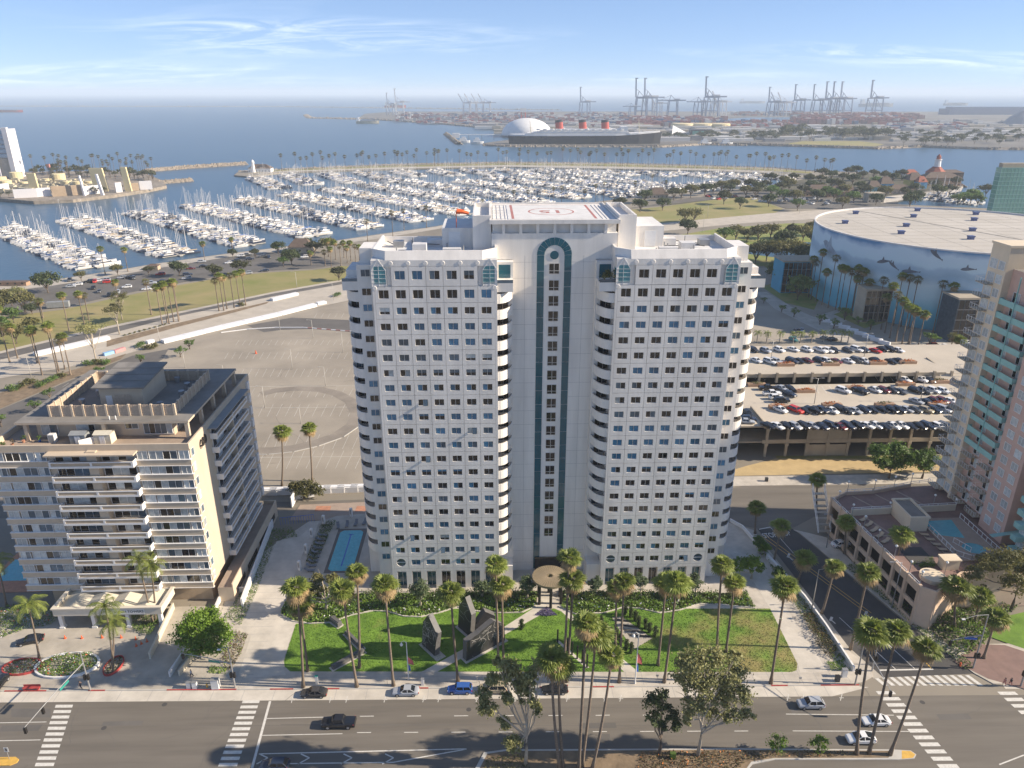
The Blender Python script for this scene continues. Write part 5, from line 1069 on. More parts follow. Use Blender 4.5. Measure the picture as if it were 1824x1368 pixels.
    blot(1480,445,17,4.5,-.32,'mural_grey',1); blot(1575,466,7,1.8,.25,'mural_dark',2); blot(1592,474,5,1.6,-.6,'mural_dark',3); blot(1622,484,8,1.8,.1,'mural_dark',4); blot(1668,455,5.5,2.2,-.7,'mural_dark',5); blot(1725,480,6,1.6,.1,'mural_dark',6); blot(1545,483,4,1.2,-.4,'mural_grey',7)
    # lower lobbies against the wall
    def lobby(x,y,w,d,h,m_,label,top=None):
        p = off_arena(x,y,2); h = (zat(p,top)if top else h); t = thing('arena_lobby',label,'lobby',p); q = MB(); q.box(-w/2,w/2,0,d,0,h); q.build('wall',[m_],t); q = MB(); q.box(-w/2-.5,w/2+.5,-.6,d,h,h+.8); q.build('roof',['tan_concrete'],t)
        for k in range(int(w/2.4)):q = MB(); x0 = -w/2+.5+k*2.4; q.box(x0,x0+2.1,-.06,0,.4,h-.5); q.build('pane',['glass_dark'],t)
        for k in range(4):q = MB(); q.box(-w/2,w/2,-.12,-.06,1+k*(h-1)/4,1.15+k*(h-1)/4); q.build('mullion',['metal_grey'],t)
    lobby(1432,520,26,14,13,'turquoise_wall','dark glass lobby on the turquoise side of the arena',470); lobby(1562,572,15,9,15,'tan_concrete','tan arched entrance lobby at the arena front behind palms',522); lobby(1722,610,15,12,19,'glass_grey','tall glass corner lobby of the arena beside the cream tower')
mat('turquoise_wall',(0.03,0.27,0.40),0.7,0.12,0.2)
build_arena()
# green glass office block
def build_glass():
    p = G(1763,392); x0,y0 = p.x,p.y; T = thing('office_block','green mirrored glass office block behind the arena','office building',(x0,y0,0)); w,d,h = 90,7,0
    zt = GY(1779,299,y0).z; b = MB(); b.box(0,w,0,d,0,zt); b.build('core',['green_glass'],T)
    n = 12
    for k in range(n+1):q = MB(); z = zt*k/n; q.box(-.15,w,-.15,0,z-.25,z+.1); q.box(-.15,0,0,d,z-.25,z+.1); q.build('floor_band',['turquoise_panel'],T)
    q = MB(); [q.box(k*3.0-.08,k*3.0+.08,-.1,0,0,zt)for k in range(30)]; q.build('mullion',['turquoise_panel'],T)
    q = MB(); q.box(1,60,1,6,zt,zt+3.5); q.build('roof_plant',['tan_concrete'],T)
build_glass()
# ---------------------------------------------------------------- the boulevard: paint on the road
ZR = 0.018
def quadw(b,px,z=ZR):
    pts = [G(x,y)for x,y in px]; b.poly([(p.x,p.y,z)for p in pts])
def up_mesh(o):
    me = o.data
    for p in me.polygons:
        if p.normal.z<0:p.flip()
    return o
def line_px(b,a,c,w,z=ZR):
    p,q = G(*a),G(*c); d = (q-p).normalized(); n = Vector((-d.y,d.x,0))*w/2; b.poly([tuple(v)for v in((p.x+n.x,p.y+n.y,z),(p.x-n.x,p.y-n.y,z),(q.x-n.x,q.y-n.y,z),(q.x+n.x,q.y+n.y,z))])
def crosswalk(pa,pb,n,blen,along,name='crosswalk'):
    """n painted bars from pa to pb (photo points of the bars' middles), each blen long in direction along"""
    A,B_ = G(*pa),G(*pb); 
    for k in range(n):
        p = A.lerp(B_,k/(n-1)); d = Vector(along).normalized()*blen/2; s = (B_-A).normalized()*(B_-A).length/(n-1)*.27
        b = MB(); b.poly([tuple(v+Vector((0,0,ZR)))for v in(p-d-s,p+d-s,p+d+s,p-d+s)]); up_mesh(b.build('crossing_stripe','road_white',kind='structure'))
sd_ = Vector((1,-.02,0))
crosswalk((114,1258),(72,1385),13,3.0,sd_); crosswalk((447,1250),(398,1385),14,3.0,sd_); crosswalk((1578,1234),(1712,1392),14,3.2,sd_); crosswalk((1795,1235),(1900,1330),9,3.2,sd_)
dirx = G(1610,1222)-G(1585,1202); crosswalk((1566,1212),(1735,1212),13,2.8,dirx); crosswalk((1490,905),(1540,925),5,2.5,Vector((1,.1,0))); crosswalk((1352,868),(1365,893),4,2.8,Vector((1,0,0))); 
b = MB()
for x in range(641,1390,84):line_px(b,(x,1276-.004*(x-641)),(x+25,1275.6-.004*(x-641)),.14); line_px(b,(x-5,1305-.004*(x-641)),(x+20,1304.8-.004*(x-641)),.14)
line_px(b,(474,1280),(577,1277.5),.14); line_px(b,(466,1310),(610,1307),.14); line_px(b,(-20,1288),(83,1286),.14); line_px(b,(-20,1320),(72,1318),.14); line_px(b,(1400,1272),(1592,1274),.14); line_px(b,(1412,1302),(1620,1303),.14)
line_px(b,(481,1249),(449,1368),.42); line_px(b,(461,1343),(831,1334),.2); line_px(b,(465,1361),(700,1358),.2); line_px(b,(700,1358),(831,1334.5),.2)
for x in(462,536,612,686):line_px(b,(x,1343),(x+15,1350),.22); line_px(b,(x+15,1350),(x-5,1361),.22)
for x in(522,590,619,687,756,783,851,920,1012,1079,1107,1405,1432,1500):line_px(b,(x,1240-.004*(x-522)),(x-3,1252-.004*(x-522)),.12); line_px(b,(x-5,1247-.004*(x-522)),(x+3,1247-.004*(x-522)),.12)
line_px(b,(1567,1194),(1662,1192),.35,.032); line_px(b,(1495,1100),(1595,1192),.14,.032); line_px(b,(1530,1100),(1630,1192),.14,.032); line_px(b,(1352,943),(1372,939),.3,.032); line_px(b,(1372,939),(1420,993),.12,.032); line_px(b,(1780,1362),(1824,1345),.2)
for(x,y)in((1488,1105),(1550,1095),(1412,992)):
    line_px(b,(x,y+6),(x-9,y-2),.25,.032); line_px(b,(x-9,y+1),(x-6,y-6),.5,.032)
up_mesh(b.build('lane_marking','road_white',kind='structure'))
b = MB(); line_px(b,(1357,955),(1548,1095),.14,.032); line_px(b,(1361,952),(1552,1092),.14,.032); line_px(b,(1608,1135),(1660,1192),.2,.032); up_mesh(b.build('lane_marking','road_yellow',kind='structure'))
for(x,y)in((1371,954),(1396,951)):
    o = O('stop_lettering',text_mesh('STOP',2.3,'road_white',.02),None,(G(x,y).x,G(x,y).y,.033),R(8),(.62,1.2,1),kind='structure')
b = MB()
for(x,y)in((185,1297),(1643,1251),(835,1264),(293,1255)):p = G(x,y); b.poly([(p.x+.45*math.cos(t*.52),p.y+.45*math.sin(t*.52),ZR)for t in range(12)])
up_mesh(b.build('manhole_cover','asphalt_new',kind='structure'))
# joints between pavement slabs, seams, cracks and patches
b = MB()
for k in range(64):x = -118+k*1.75 if k<42 else-118+k*2.9; b.poly([(x,KY(x)+.22,.1385),(x+.05,KY(x)+.22,.1385),(x+.05,KY(x)+4.0,.1385),(x,KY(x)+4.0,.1385)])
for o_ in(1.5,2.8):b.poly([(-118,KY(-118)+o_,.1383),(62,KY(62)+o_,.1383),(62,KY(62)+o_+.05,.1383),(-118,KY(-118)+o_+.05,.1383)])
for k in range(14):y = 108+k*2.2; b.poly([(-52,y,.142),(-44.5,y,.142),(-44.5,y+.06,.142),(-52,y+.06,.142)])
for k in range(30):x = -100+k*5.5; b.poly([(x,KY(x)-2.45,.0105),(x+.06,KY(x)-2.45,.0105),(x+.06,KY(x)-.02,.0105),(x,KY(x)-.02,.0105)])
up_mesh(b.build('pavement_joint','stone_joint',kind='structure')); b = MB(); r = random.Random(91)
for k in range(26):
    x,y = r.uniform(-95,85),r.uniform(78,99); a = r.uniform(-.2,.2)+r.choice((0,0,1.57))
    for _ in range(r.randrange(4,14)):x2,y2 = x+1.0*math.cos(a),y+1.0*math.sin(a); a+=r.uniform(-.5,.5); n_ = Vector((y-y2,x2-x,0)).normalized()*.035; b.poly([(x+n_.x,y+n_.y,.0152),(x-n_.x,y-n_.y,.0152),(x2-n_.x,y2-n_.y,.0152),(x2+n_.x,y2+n_.y,.0152)]); x,y = x2,y2
for k in range(9):x,y,w,h = r.uniform(-95,85),r.uniform(80,98),r.uniform(1.5,7),r.uniform(.8,2); b.poly([(x,y,.0142),(x+w,y,.0142),(x+w,y+h,.0142),(x,y+h,.0142)])
up_mesh(b.build('road_patch','asphalt_dark',kind='structure'))
b = MB()
for(x0,x1,y0,y1)in((20,90,1262,1278),(500,900,1290,1291),(0,1824,1292,1292.6),(480,1300,1260,1260.5)):quadw(b,[(x0,y0),(x1,y0),(x1,y1),(x0,y1)],.0155)
up_mesh(b.build('road_patch','asphalt_dark',kind='structure'))
# ---------------------------------------------------------------- planted median
med = P((845,1372),(862,1341),(900,1336),(1300,1334),(1590,1336),(1622,1338),(1632,1345),(1628,1352),(1600,1354),(1380,1354),(1340,1362),(1330,1374))
md = slab('median_island',[(p.x,p.y)for p in med],'kerb_stone',0.012,0.15,kind='structure')
ctr = Vector((sum(p.x for p in med)/len(med),sum(p.y for p in med)/len(med),0))
inn = P((852,1374),(868,1344),(900,1339),(1300,1336.5),(1582,1338.5),(1588,1345),(1582,1351),(1378,1351.5),(1338,1358),(1325,1376))
sheet('median_soil',inn,'dirt',0.155,kind='structure'); sheet('island_paint',P((1606,1338),(1622,1339),(1630,1345),(1626,1351),(1606,1353)),'road_yellow',0.156,kind='structure')
strip_leaves('median_shrubbery',[(p.x,p.y)for p in P((1135,1372),(1140,1341),(1230,1339),(1500,1340),(1525,1345),(1500,1350),(1370,1350),(1330,1358),(1310,1374))],.15,.55,26,.26,['leaf_brown','leaf_olive','flower_orange'],8,(10,6,1))
strip_leaves('median_shrubbery',[(p.x,p.y)for p in P((858,1374),(872,1348),(930,1346),(950,1374))],.15,.6,20,.26,['leaf_olive','leaf_dark'],9)
b = MB(); b.box(-.45,.45,-.3,.3,0,1.1); solo('utility_box',b.mesh('utility_box',['leaf_green']),'small green utility box among the median shrubs','utility box',G(1198,1350,.15))
mat('signal_green',(0.03,0.25,0.20),0.5); mat('sign_blue',(0.02,0.10,0.42),0.5); mat('cone_orange',(0.65,0.11,0.03),0.6); mat('box_white',(0.66,0.66,0.64),0.6)
# ---------------------------------------------------------------- foreground palms
def palm_px(b,c,label,group,seed,kind='fan',cs=1.0,z=.13,**kw):
    p = G(b[0],b[1],z); t = GY(c[0],c[1],p.y); return palm_lean(p,t.z-z,t.x-p.x,label,group,seed,kind,cs,**kw)
FPALMS = [((540,1224),(528,1046),'shaggy fan palm on the sidewalk beside the parked brown-grey car'),((548,1195),(534,1075),'shaggy fan palm at the lawn corner next to the driveway'),((636,1223),(610,1048),'leaning fan palm on the sidewalk between brown-grey and silver cars'),((640,1189),(635,1018),'tall fan palm on the lawn by the low black bench sculpture'),((701,1221),(685,1040),'fan palm on the sidewalk just left of the flagpole lamp'),((816,1214),(803,1052),'fan palm on the sidewalk behind the blue car'),
    ((888,1181),(883,1003),'taller of two fan palms beside the big dark sculpture'),((897,1178),(894,1040),'shorter of two fan palms beside the big dark sculpture'),((1003,1216),(1014,992),'tallest fan palm on the sidewalk before the tower entrance'),((1009,1214),(1021,1030),'second fan palm before the tower entrance, slightly shorter'),((1103,1215),(1112,1034),'fan palm on the sidewalk by the clipped cypress rows'),((1096,1150),(1099,1045),'fan palm on the lawn between the two cypress rows'),((1172,1185),(1187,1034),'fan palm on the lawn right of the cypress rows'),((1183,1215),(1206,1034),'fan palm on the sidewalk right of the banner lamp'),
    ((1277,1161),(1287,1003),'thin tall fan palm on the right lawn, left of its pair'),((1293,1161),(1309,1036),'thin fan palm on the right lawn, right of its pair'),((1373,1217),(1400,1042),'leaning fan palm on the sidewalk by the curved walkway')]
for k,(b_,c_,lb)in enumerate(FPALMS):palm_px(b_,c_,lb,'fan palms along the boulevard',k,'dead' if k in(0,1,2,3,4,8,10,15)else 'fan',1.0 if k not in(0,1)else 1.15)
MED_P = [((997,1368),(982,1170),'fan palm in the median beside the white-barked eucalyptus'),((1003,1366),(995,1182),'shorter fan palm in the median beside the eucalyptus'),((1031,1372),(1044,1108),'tallest median fan palm, left of the central trio'),((1037,1364),(1062,1125),'middle fan palm of the central median trio'),((1055,1370),(1090,1165),'rightmost leaning fan palm of the central median trio')]
for k,(b_,c_,lb)in enumerate(MED_P):palm_px(b_,c_,lb,'fan palms in the median',20+k,'dead' if k in(0,2)else 'fan',.95,.15)
for k,(b_,c_,lb)in enumerate([((1526,1343),(1554,1122),'first of three tall leaning fan palms at the median end'),((1548,1342),(1599,1122),'second of three tall leaning fan palms at the median end'),((1585,1344),(1651,1152),'third and shortest of three leaning fan palms at the median end')]):palm_px(b_,c_,lb,'fan palms in the median',30+k,'fan',1.0,.15)
SIDE = [((1345,950),(1348,902),'dark fan palm behind the tower corner by the back street'),((1378,999),(1392,935),'fan palm on the verge by the STOP lettering'),((1422,1032),(1434,993),'shaggy fan palm on the side street verge behind the street lamp'),((1464,1092),(1487,1008),'shaggy fan palm on the side street verge, before the dirt bed'),((1515,1156),(1547,1017),'leaning fan palm at the kerb of the side street'),((1590,1047),(1608,950),'green fan palm beside the podium wall'),((1504,986),(1509,928),'shaded fan palm by the garage entry'),((1701,1121),(1706,1044),'stout fan palm at the garden corner across the side street'),((1735,1111),(1749,1060),'second stout fan palm in the corner garden'),((1752,1172),(1775,1098),'stout fan palm nearest the corner plaza steps'),((1455,915),(1457,852),'fan palm by the podium stair corner'),((502,865),(501,767),'left of two lone fan palms behind the tan block'),((556,857),(550,761),'right of two lone fan palms behind the tan block')]
for k,(b_,c_,lb)in enumerate(SIDE):palm_px(b_,c_,lb,'fan palms along the side street' if k<11 else 'lone palms by the parking lot',40+k,'dead' if k in(2,3,4)else 'fan',1.0 if k not in(7,8,9)else 1.25)
for k,(b_,c_,lb)in enumerate([((273,1110),(246,996),'tall feather palm before the tan block balconies'),((277,1108),(268,1008),'second feather palm leaning beside the tall one'),((202,1198),(187,1080),'feather palm at the driveway island with red kerb'),((198,1190),(200,1110),'short feather palm at the driveway island'),((70,1173),(50,1078),'feather palm by the flower island at the picture edge'),((12,1080),(-6,1000),'feather palm trunk at the far edge beside the hedge')]):palm_px(b_,c_,lb,'feather palms at the drop-off',k,'feather',1.1,name='feather_palm',r0=.2,r1=.12)
# ---------------------------------------------------------------- trees on the boulevard
def big_tree(b_,blobs_px,label,leaf,bark,n,size,name,seed,spread=1.0,pts=None):
    """a tree whose leaf masses sit where the photo shows them: (x, y, radius) in photo pixels"""
    p = G(b_[0],b_[1],.14); r = random.Random(seed); s = px_at(p); bl = []
    for(x,y,q)in blobs_px:c = GY(x,y,p.y+r.uniform(-1,1)*spread); bl.append((c.x-p.x,c.y-p.y,c.z-.14,q*s,q*s*.95,q*s*.85))
    t = thing(name,label,'tree',p); m = MB(); top = max(e[2]for e in bl); fork = top*.3
    m.tube([(0,0,-.1),(.15,.05,fork*.5),(.1,0,fork),(0.1,0,fork*1.5)],[.34,.24,.2,.15],8)
    for e in bl:
        p0 = Vector((.1,0,fork*r.uniform(.7,1.4))); p1 = Vector(e[:3]); mid = p0.lerp(p1,.55)+Vector((r.uniform(-.4,.4),r.uniform(-.3,.3),-.4)); m.tube([p0,mid,p1],[.13,.09,.03],6,cap=False)
        for _ in range(2):e2 = p1+Vector((r.uniform(-1,1)*e[3],r.uniform(-1,1)*e[3],r.uniform(-.3,.8)*e[5])); m.tube([mid,mid.lerp(e2,.6)+Vector((0,0,.2)),e2],[.06,.04,.015],4,cap=False)
    m.build('trunk',[bark],t,smooth=True); q = MB(); leaves(q,bl,n,size,r); q.build('crown',[leaf],t); return t
big_tree((936,1362),[(905,1195,22),(880,1215,16),(945,1205,14),(870,1260,17),(895,1285,13),(935,1225,16),(955,1260,13),(915,1322,15),(940,1245,13),(962,1185,15),(925,1215,14),(905,1240,12),(860,1235,12),(890,1180,10),(918,1335,9)],'white-barked eucalyptus with open crown at the median start','leaf_euc','bark_pale',9500,.44,'eucalyptus_tree',2)
big_tree((1243,1345),[(1230,1180,26),(1265,1170,24),(1300,1200,26),(1215,1215,22),(1255,1215,26),(1285,1240,24),(1320,1235,20),(1235,1255,20),(1330,1275,14),(1305,1275,16),(1270,1275,16),(1225,1280,10),(1310,1170,12)],'broad pale-trunked eucalyptus in the median','leaf_euc','bark_pale',11500,.44,'eucalyptus_tree',5)
big_tree((1174,1343),[(1165,1250,17),(1180,1240,12),(1190,1270,17),(1165,1275,13),(1200,1290,13),(1175,1290,12)],'small dark-leaved tree between median palms and broad eucalyptus','leaf_dark','bark',3200,.40,'street_tree',7)
for k,(x,y)in enumerate(((1385,1340),(1456,1340))):
    p = G(x,y,.15); t = thing('small_tree',['small round green tree in the median, nearer the eucalyptus','small round green tree in the median, nearer the three palms'][k],'tree',p); m = MB(); m.tube([(0,0,0),(0,0,1.2)],.09,6); m.build('trunk',['bark'],t); m = MB(); leaves(m,[(0,0,1.8,1.5,1.4,1.2),(.5,0,2.3,.9,.9,.8),(-.6,.2,1.5,.9,.9,.7)],900,.28,random.Random(k)); m.build('crown',['leaf_bright'],t)
big_tree((357,1166),[(345,1108,26),(375,1108,26),(360,1125,30),(330,1130,22),(395,1130,20),(345,1150,20),(380,1148,20),(362,1098,20)],'dense round bright green tree beside the garage ramp','leaf_bright','bark',12000,.44,'ficus_tree',3,2.0)
big_tree((581,1087),[(560,1040,14),(590,1030,14),(610,1045,13),(575,1055,12),(545,1055,12),(600,1060,10),(570,1025,10),(535,1065,9)],'spreading pale-limbed tree beside the pool at the lawn edge','leaf_olive','bark_pale',5000,.42,'spreading_tree',9,2)
big_tree((1338,1030),[(1318,1000,13),(1340,998,13),(1355,1010,10),(1330,1012,12),(1305,1008,10)],'spreading light green tree by the right tower corner','leaf_bright','bark_pale',3600,.4,'spreading_tree',10,1.5)
big_tree((541,888),[(525,868,13),(545,865,15),(562,872,12),(535,876,13)],'bushy olive tree by the white gate wall behind the pool','leaf_olive','bark',3200,.5,'olive_tree',12,1.5)
big_tree((1583,905-53),[(1565,808,18),(1595,805,20),(1615,820,16),(1585,825,20),(1570,825,14)],'larger of two round dark green trees before the parking structure','leaf_green','bark',6500,.6,'ficus_tree',13,3); big_tree((1642,852),[(1635,815,14),(1655,812,14),(1645,825,14),(1668,822,10)],'smaller of two round dark green trees before the parking structure','leaf_green','bark',4500,.6,'ficus_tree',14,3)
big_tree((1800,1088),[(1760,1005,22),(1790,995,24),(1815,1010,22),(1735,1022,18),(1780,1030,20),(1810,1038,20),(1745,1040,12),(1835,1000,24)],'wide feathery tree over the garden at the right edge','leaf_olive','bark',8000,.45,'spreading_tree',15,3)
big_tree((1664,1064),[(1640,1010,12),(1655,1003,12),(1665,1015,10)],'small red-tinged tree in the round podium planter','leaf_green','bark',1500,.26,'small_tree',16,1)
for k,(x,y,ct,w)in enumerate(((748,1080,1050,22),(858,1062,1045,18),(938,1066,1040,20),(1061,1062,1038,15),(1140,1064,1033,16),(1238,1064,1035,18),(1360,990,975,16),(1388,1040,1020,15),(1352,985,965,14))):
    big_tree((x,y),[(x-w*.3,ct,w*.55),(x+w*.35,ct+1,w*.5),(x,ct-w*.4,w*.5),(x,ct+w*.4,w*.55),(x+w*.2,ct-w*.1,w*.5)],['round grey-green tree in the bed left of the sculptures','round grey-green tree in the bed behind the tallest sculpture','round tree just left of the entrance disc','small round tree right of the entrance recess','round tree before the right wing shopfront','round tree at the right end of the bed','round light shrub-tree by the tower side path','round grey shrub-tree by the white street wall','dark round shrub at the rear tower corner'][k],'leaf_grey' if k<6 else('leaf_bright' if k==6 else 'leaf_green'),'bark_pale',1900,.36,'round_tree',30+k,1.0)
# beds of low plants: nobody could count the leaves
strip_leaves('bed_shrubbery',[(p.x,p.y)for p in bedL],.14,.75,34,.46,['leaf_green','leaf_dark','leaf_bright','flower_white'],11,(7,.7,9,.5)); strip_leaves('bed_shrubbery',[(p.x,p.y)for p in bedR],.14,.8,34,.46,['leaf_green','leaf_dark','leaf_bright','flower_white'],12,(7,.7,9,.5))
strip_leaves('bed_shrubbery',[(p.x,p.y)for p in P((1005,1072),(1100,1074),(1330,1070),(1330,1058),(1005,1056))],.14,2.2,16,.4,['leaf_dark','leaf_green','leaf_brown'],13,(6,2,1)); strip_leaves('bed_shrubbery',[(p.x,p.y)for p in P((650,1072),(955,1074),(955,1056),(640,1054))],.14,1.7,14,.4,['leaf_dark','leaf_green'],14,(3,2))
strip_leaves('flower_bed',[(p.x,p.y)for p in P((951,1097),(974,1082),(993,1097),(975,1099))],.15,.3,160,.2,['flower_purple'],15)
strip_leaves('hedge_foliage',[(p.x,p.y)for p in P((1366,1000),(1380,1000),(1470,1110),(1510,1178),(1490,1182),(1425,1095))],.14,.7,26,.3,['leaf_green','leaf_bright','leaf_olive'],16); strip_leaves('hedge_foliage',[(p.x,p.y)for p in P((1428,1100),(1445,1092),(1490,1160),(1482,1178),(1462,1165))],.3,1.3,50,.25,['leaf_brown','leaf_olive'],17); strip_leaves('hedge_foliage',[(p.x,p.y)for p in P((1470,1180),(1500,1178),(1514,1196),(1480,1196))],.14,.7,50,.25,['leaf_bright'],18)
strip_leaves('hedge_foliage',[(p.x,p.y)for p in P((430,1115),(462,1045),(490,965),(530,957),(520,940),(480,945),(440,1040),(400,1100))],.14,.5,26,.26,['leaf_green','leaf_bright','flower_white'],19,(5,3,.3)); strip_leaves('hedge_foliage',[(p.x,p.y)for p in P((395,1175),(420,1125),(442,1130),(430,1165),(412,1195),(400,1195))],.14,.8,45,.24,['leaf_brown','leaf_bright'],20,(4,1)); strip_leaves('hedge_foliage',[(p.x,p.y)for p in P((370,1200),(375,1188),(405,1192),(402,1202))],.14,.8,60,.24,['leaf_bright'],21)
strip_leaves('hedge_foliage',[(p.x,p.y)for p in P((0,1140),(30,1128),(95,1112),(112,1095),(60,1075),(0,1085),(-30,1110))],.14,1.3,26,.3,['leaf_green','leaf_bright','flower_red','flower_white'],22,(6,4,.5,.5)); strip_leaves('hedge_foliage',[(p.x,p.y)for p in P((236,1125),(238,1098),(290,1092),(288,1105),(270,1135))],.14,1.8,60,.24,['leaf_bright','leaf_green'],23); strip_leaves('hedge_foliage',[(p.x,p.y)for p in P((560,1010),(585,960),(600,930),(575,930),(545,1000))],.14,1.2,40,.25,['leaf_dark','leaf_green'],24)
strip_leaves('hedge_foliage',[(p.x,p.y)for p in P((1500,1010),(1545,1045),(1640,1130),(1690,1168),(1720,1195),(1735,1190),(1690,1145),(1600,1065),(1530,1000))],.14,.8,26,.3,['leaf_dark','leaf_green'],25); strip_leaves('hedge_foliage',[(p.x,p.y)for p in P((1640,1060),(1700,1110),(1760,1120),(1824,1075),(1824,1055),(1700,1040))],.14,1.8,20,.4,['leaf_dark','leaf_green','leaf_bright'],26)
strip_leaves('corner_shrubbery',[(p.x,p.y)for p in P((1640,1100),(1690,1150),(1720,1172),(1745,1160),(1770,1125),(1720,1105),(1665,1092))],.14,2.6,20,.5,['leaf_green','leaf_bright','leaf_dark'],61)
sheet('garden_lawn',P((1735,1125),(1765,1105),(1850,1085),(1850,1165),(1790,1145)),'grass_lush',.14,kind='structure'); sheet('garden_plaza',P((1700,1180),(1735,1148),(1790,1150),(1850,1170),(1850,1235),(1760,1210)),'brick_paver',.139,kind='structure')
# round flower island and red-kerbed islands of the drop-off
def isl(cx,cy,rx,ry,m,label_,name):
    p = G(cx,cy); n = 22; b = MB(); 
    for j in range(n):
        a,c = 2*math.pi*j/n,2*math.pi*(j+1)/n; f = lambda t,k:(rx*k*math.cos(t),ry*k*math.sin(t))
        for(k0,z0,k1,z1)in((1,0,1,.42),(1,.42,.92,.42),(.92,.42,.92,.1)):b.poly([(*f(a,k0),z0),(*f(c,k0),z0),(*f(c,k1),z1),(*f(a,k1),z1)])
    o = b.build(name,m,loc=(p.x,p.y,.128),kind='structure'); return[(p.x+rx*.9*math.cos(2*math.pi*j/n),p.y+ry*.9*math.sin(2*math.pi*j/n))for j in range(n)]
pp = isl(121,1187,5.9,3.4,'trim_white','','island_kerb'); strip_leaves('island_shrubbery',pp,.2,1.5,40,.3,['leaf_green','leaf_bright','flower_red','flower_white'],27,(6,5,.5,.8))
pp = isl(40,1190,3.6,2.2,'kerb_red','','island_kerb'); strip_leaves('island_shrubbery',pp,.2,.6,40,.26,['leaf_green','leaf_brown','flower_red','flower_white'],28,(5,3,1,1)); pp = isl(203,1188,1.6,2.6,'kerb_red','','island_kerb'); strip_leaves('island_shrubbery',pp,.2,.5,30,.26,['leaf_green','leaf_brown'],29)
# low walls: ramp walls by the ficus, street wall on the right, white wall along the tan block
def lwall(name,px,h,t,m,label,z=.13):
    b = MB(); pts = [G(x,y)for x,y in px]
    for a,c in zip(pts,pts[1:]):b.bar((a.x,a.y,z+h/2),(c.x,c.y,z+h/2),t,h)
    return b.build(name,m,label=label,category='wall')
lwall('ramp_wall',[(268,1175),(310,1085)],1.5,.35,'shed_cream','cream wall on the left side of the garage ramp'); lwall('ramp_wall',[(303,1207),(338,1155)],1.3,.3,'trim_white','white low wall left of the street stair'); lwall('ramp_wall',[(320,1205),(355,1160)],1.3,.3,'shed_cream','cream low wall right of the street stair')
lwall('street_wall',[(1365,995),(1432,1068),(1470,1120),(1520,1197)],1.1,.35,'trim_white','white low wall dropping along the side street hedge'); lwall('boundary_wall',[(432,1082),(486,938)],2.0,.4,'trim_white','long white boundary wall beside the tan block'); lwall('boundary_wall',[(380,1100),(398,1058),(435,1055)],1.2,.4,'trim_white','white stepped wall by the tan block corner')
lwall('plaza_wall',[(1300,930),(1322,942),(1400,1030)],.9,.3,'trim_white','white low wall behind the tower corner')
# ---------------------------------------------------------------- dark stone sculptures
mat('black_stone',(0.035,0.034,0.036),0.35,0.25,1.5); mat('black_stone_side',(0.12,0.115,0.11),0.6,0.15,1.5); mat('engraved',(0.42,0.40,0.37),0.8)
def monolith(name,label,face,thick,zoom=(680,1040,7.6),scr=20,seed=0,hole=None):
    """face: photo outline of the slab's broad side, first two points on the ground"""
    pts = [(zoom[0]+x/zoom[2],zoom[1]+y/zoom[2])for x,y in face]; A,B_ = G(*pts[0]),G(*pts[1]); d = (B_-A); L = d.length; d.normalize(); nrm = Vector((-d.y,d.x,0))
    if nrm.y<0:nrm = -nrm
    out = []
    for(x,y)in pts:
        r_ = ray(x,y); den = r_.x*nrm.x+r_.y*nrm.y; t = (A.x*nrm.x+A.y*nrm.y)/den; q = Vector((r_.x*t,r_.y*t,CAM_H+r_.z*t)); out.append(((q-A).dot(d),max(0,q.z)))
    T = thing(name,label,'sculpture',(A.x,A.y,.14),math.atan2(d.y,d.x)); b = MB(); n = len(out)
    area = sum(out[i][0]*out[(i+1)%n][1]-out[(i+1)%n][0]*out[i][1]for i in range(n)); o2 = out if area>0 else out[::-1]
    b.poly([(u,0,v)for u,v in o2],0); b.poly([(u,thick,v)for u,v in reversed(o2)],0)
    for i in range(n):(u0,v0),(u1,v1) = o2[i],o2[(i+1)%n]; b.poly([(u1,0,v1),(u0,0,v0),(u0,thick,v0),(u1,thick,v1)],1)
    b.build('slab',['black_stone','black_stone_side'],T)
    b = MB(); us = [u for u,v in out]; b.box(min(us)-.4,max(us)+.4,-.5,thick+.5,-.02,.06); b.build('plinth',['concrete_pale'],T)
    r = random.Random(seed); b = MB(); hm_ = max(v for u,v in out)
    def ins(u,v):
        c = False; j = n-1
        for i in range(n):
            if(o2[i][1]>v)!=(o2[j][1]>v)and u<(o2[j][0]-o2[i][0])*(v-o2[i][1])/(o2[j][1]-o2[i][1]+1e-9)+o2[i][0]:c = not c
            j = i
        return c
    for _ in range(scr):
        u,v = r.uniform(min(us),max(us)),r.uniform(.3,hm_); a = r.uniform(0,6)
        for _ in range(6):
            u2,v2 = u+.4*math.cos(a),v+.4*math.sin(a); a+=r.uniform(-.9,.9)
            if not(ins(u,v)and ins(u2,v2)):break
            b.bar((u,-.012,v),(u2,-.012,v2),.05,.02,up=(0,1,0)); u,v = u2,v2
    if b.f:b.build('engraving',['engraved'],T)
    return T
monolith('stone_slab','pointed black slab covered in pale scratched drawing on the lawn',[(545,830),(718,990),(745,690),(625,430),(556,520)],1.1,scr=46,seed=1)
monolith('stone_slab','tall pointed plain black slab standing nearest the flower bed',[(1032,590),(1195,735),(1215,430),(1130,190),(1045,300)],1.1,scr=7,seed=2)
monolith('stone_slab','largest dark slab with looping drawn lines beside the diagonal path',[(1145,1060),(1670,775),(1660,560),(1520,510),(1290,700),(1150,800)],1.2,scr=30,seed=3)
monolith('stone_slab','grey bevelled slab leaning up behind the largest dark slab',[(1285,700),(1540,640),(1535,440),(1400,385),(1275,565)],1.4,scr=0,seed=4)
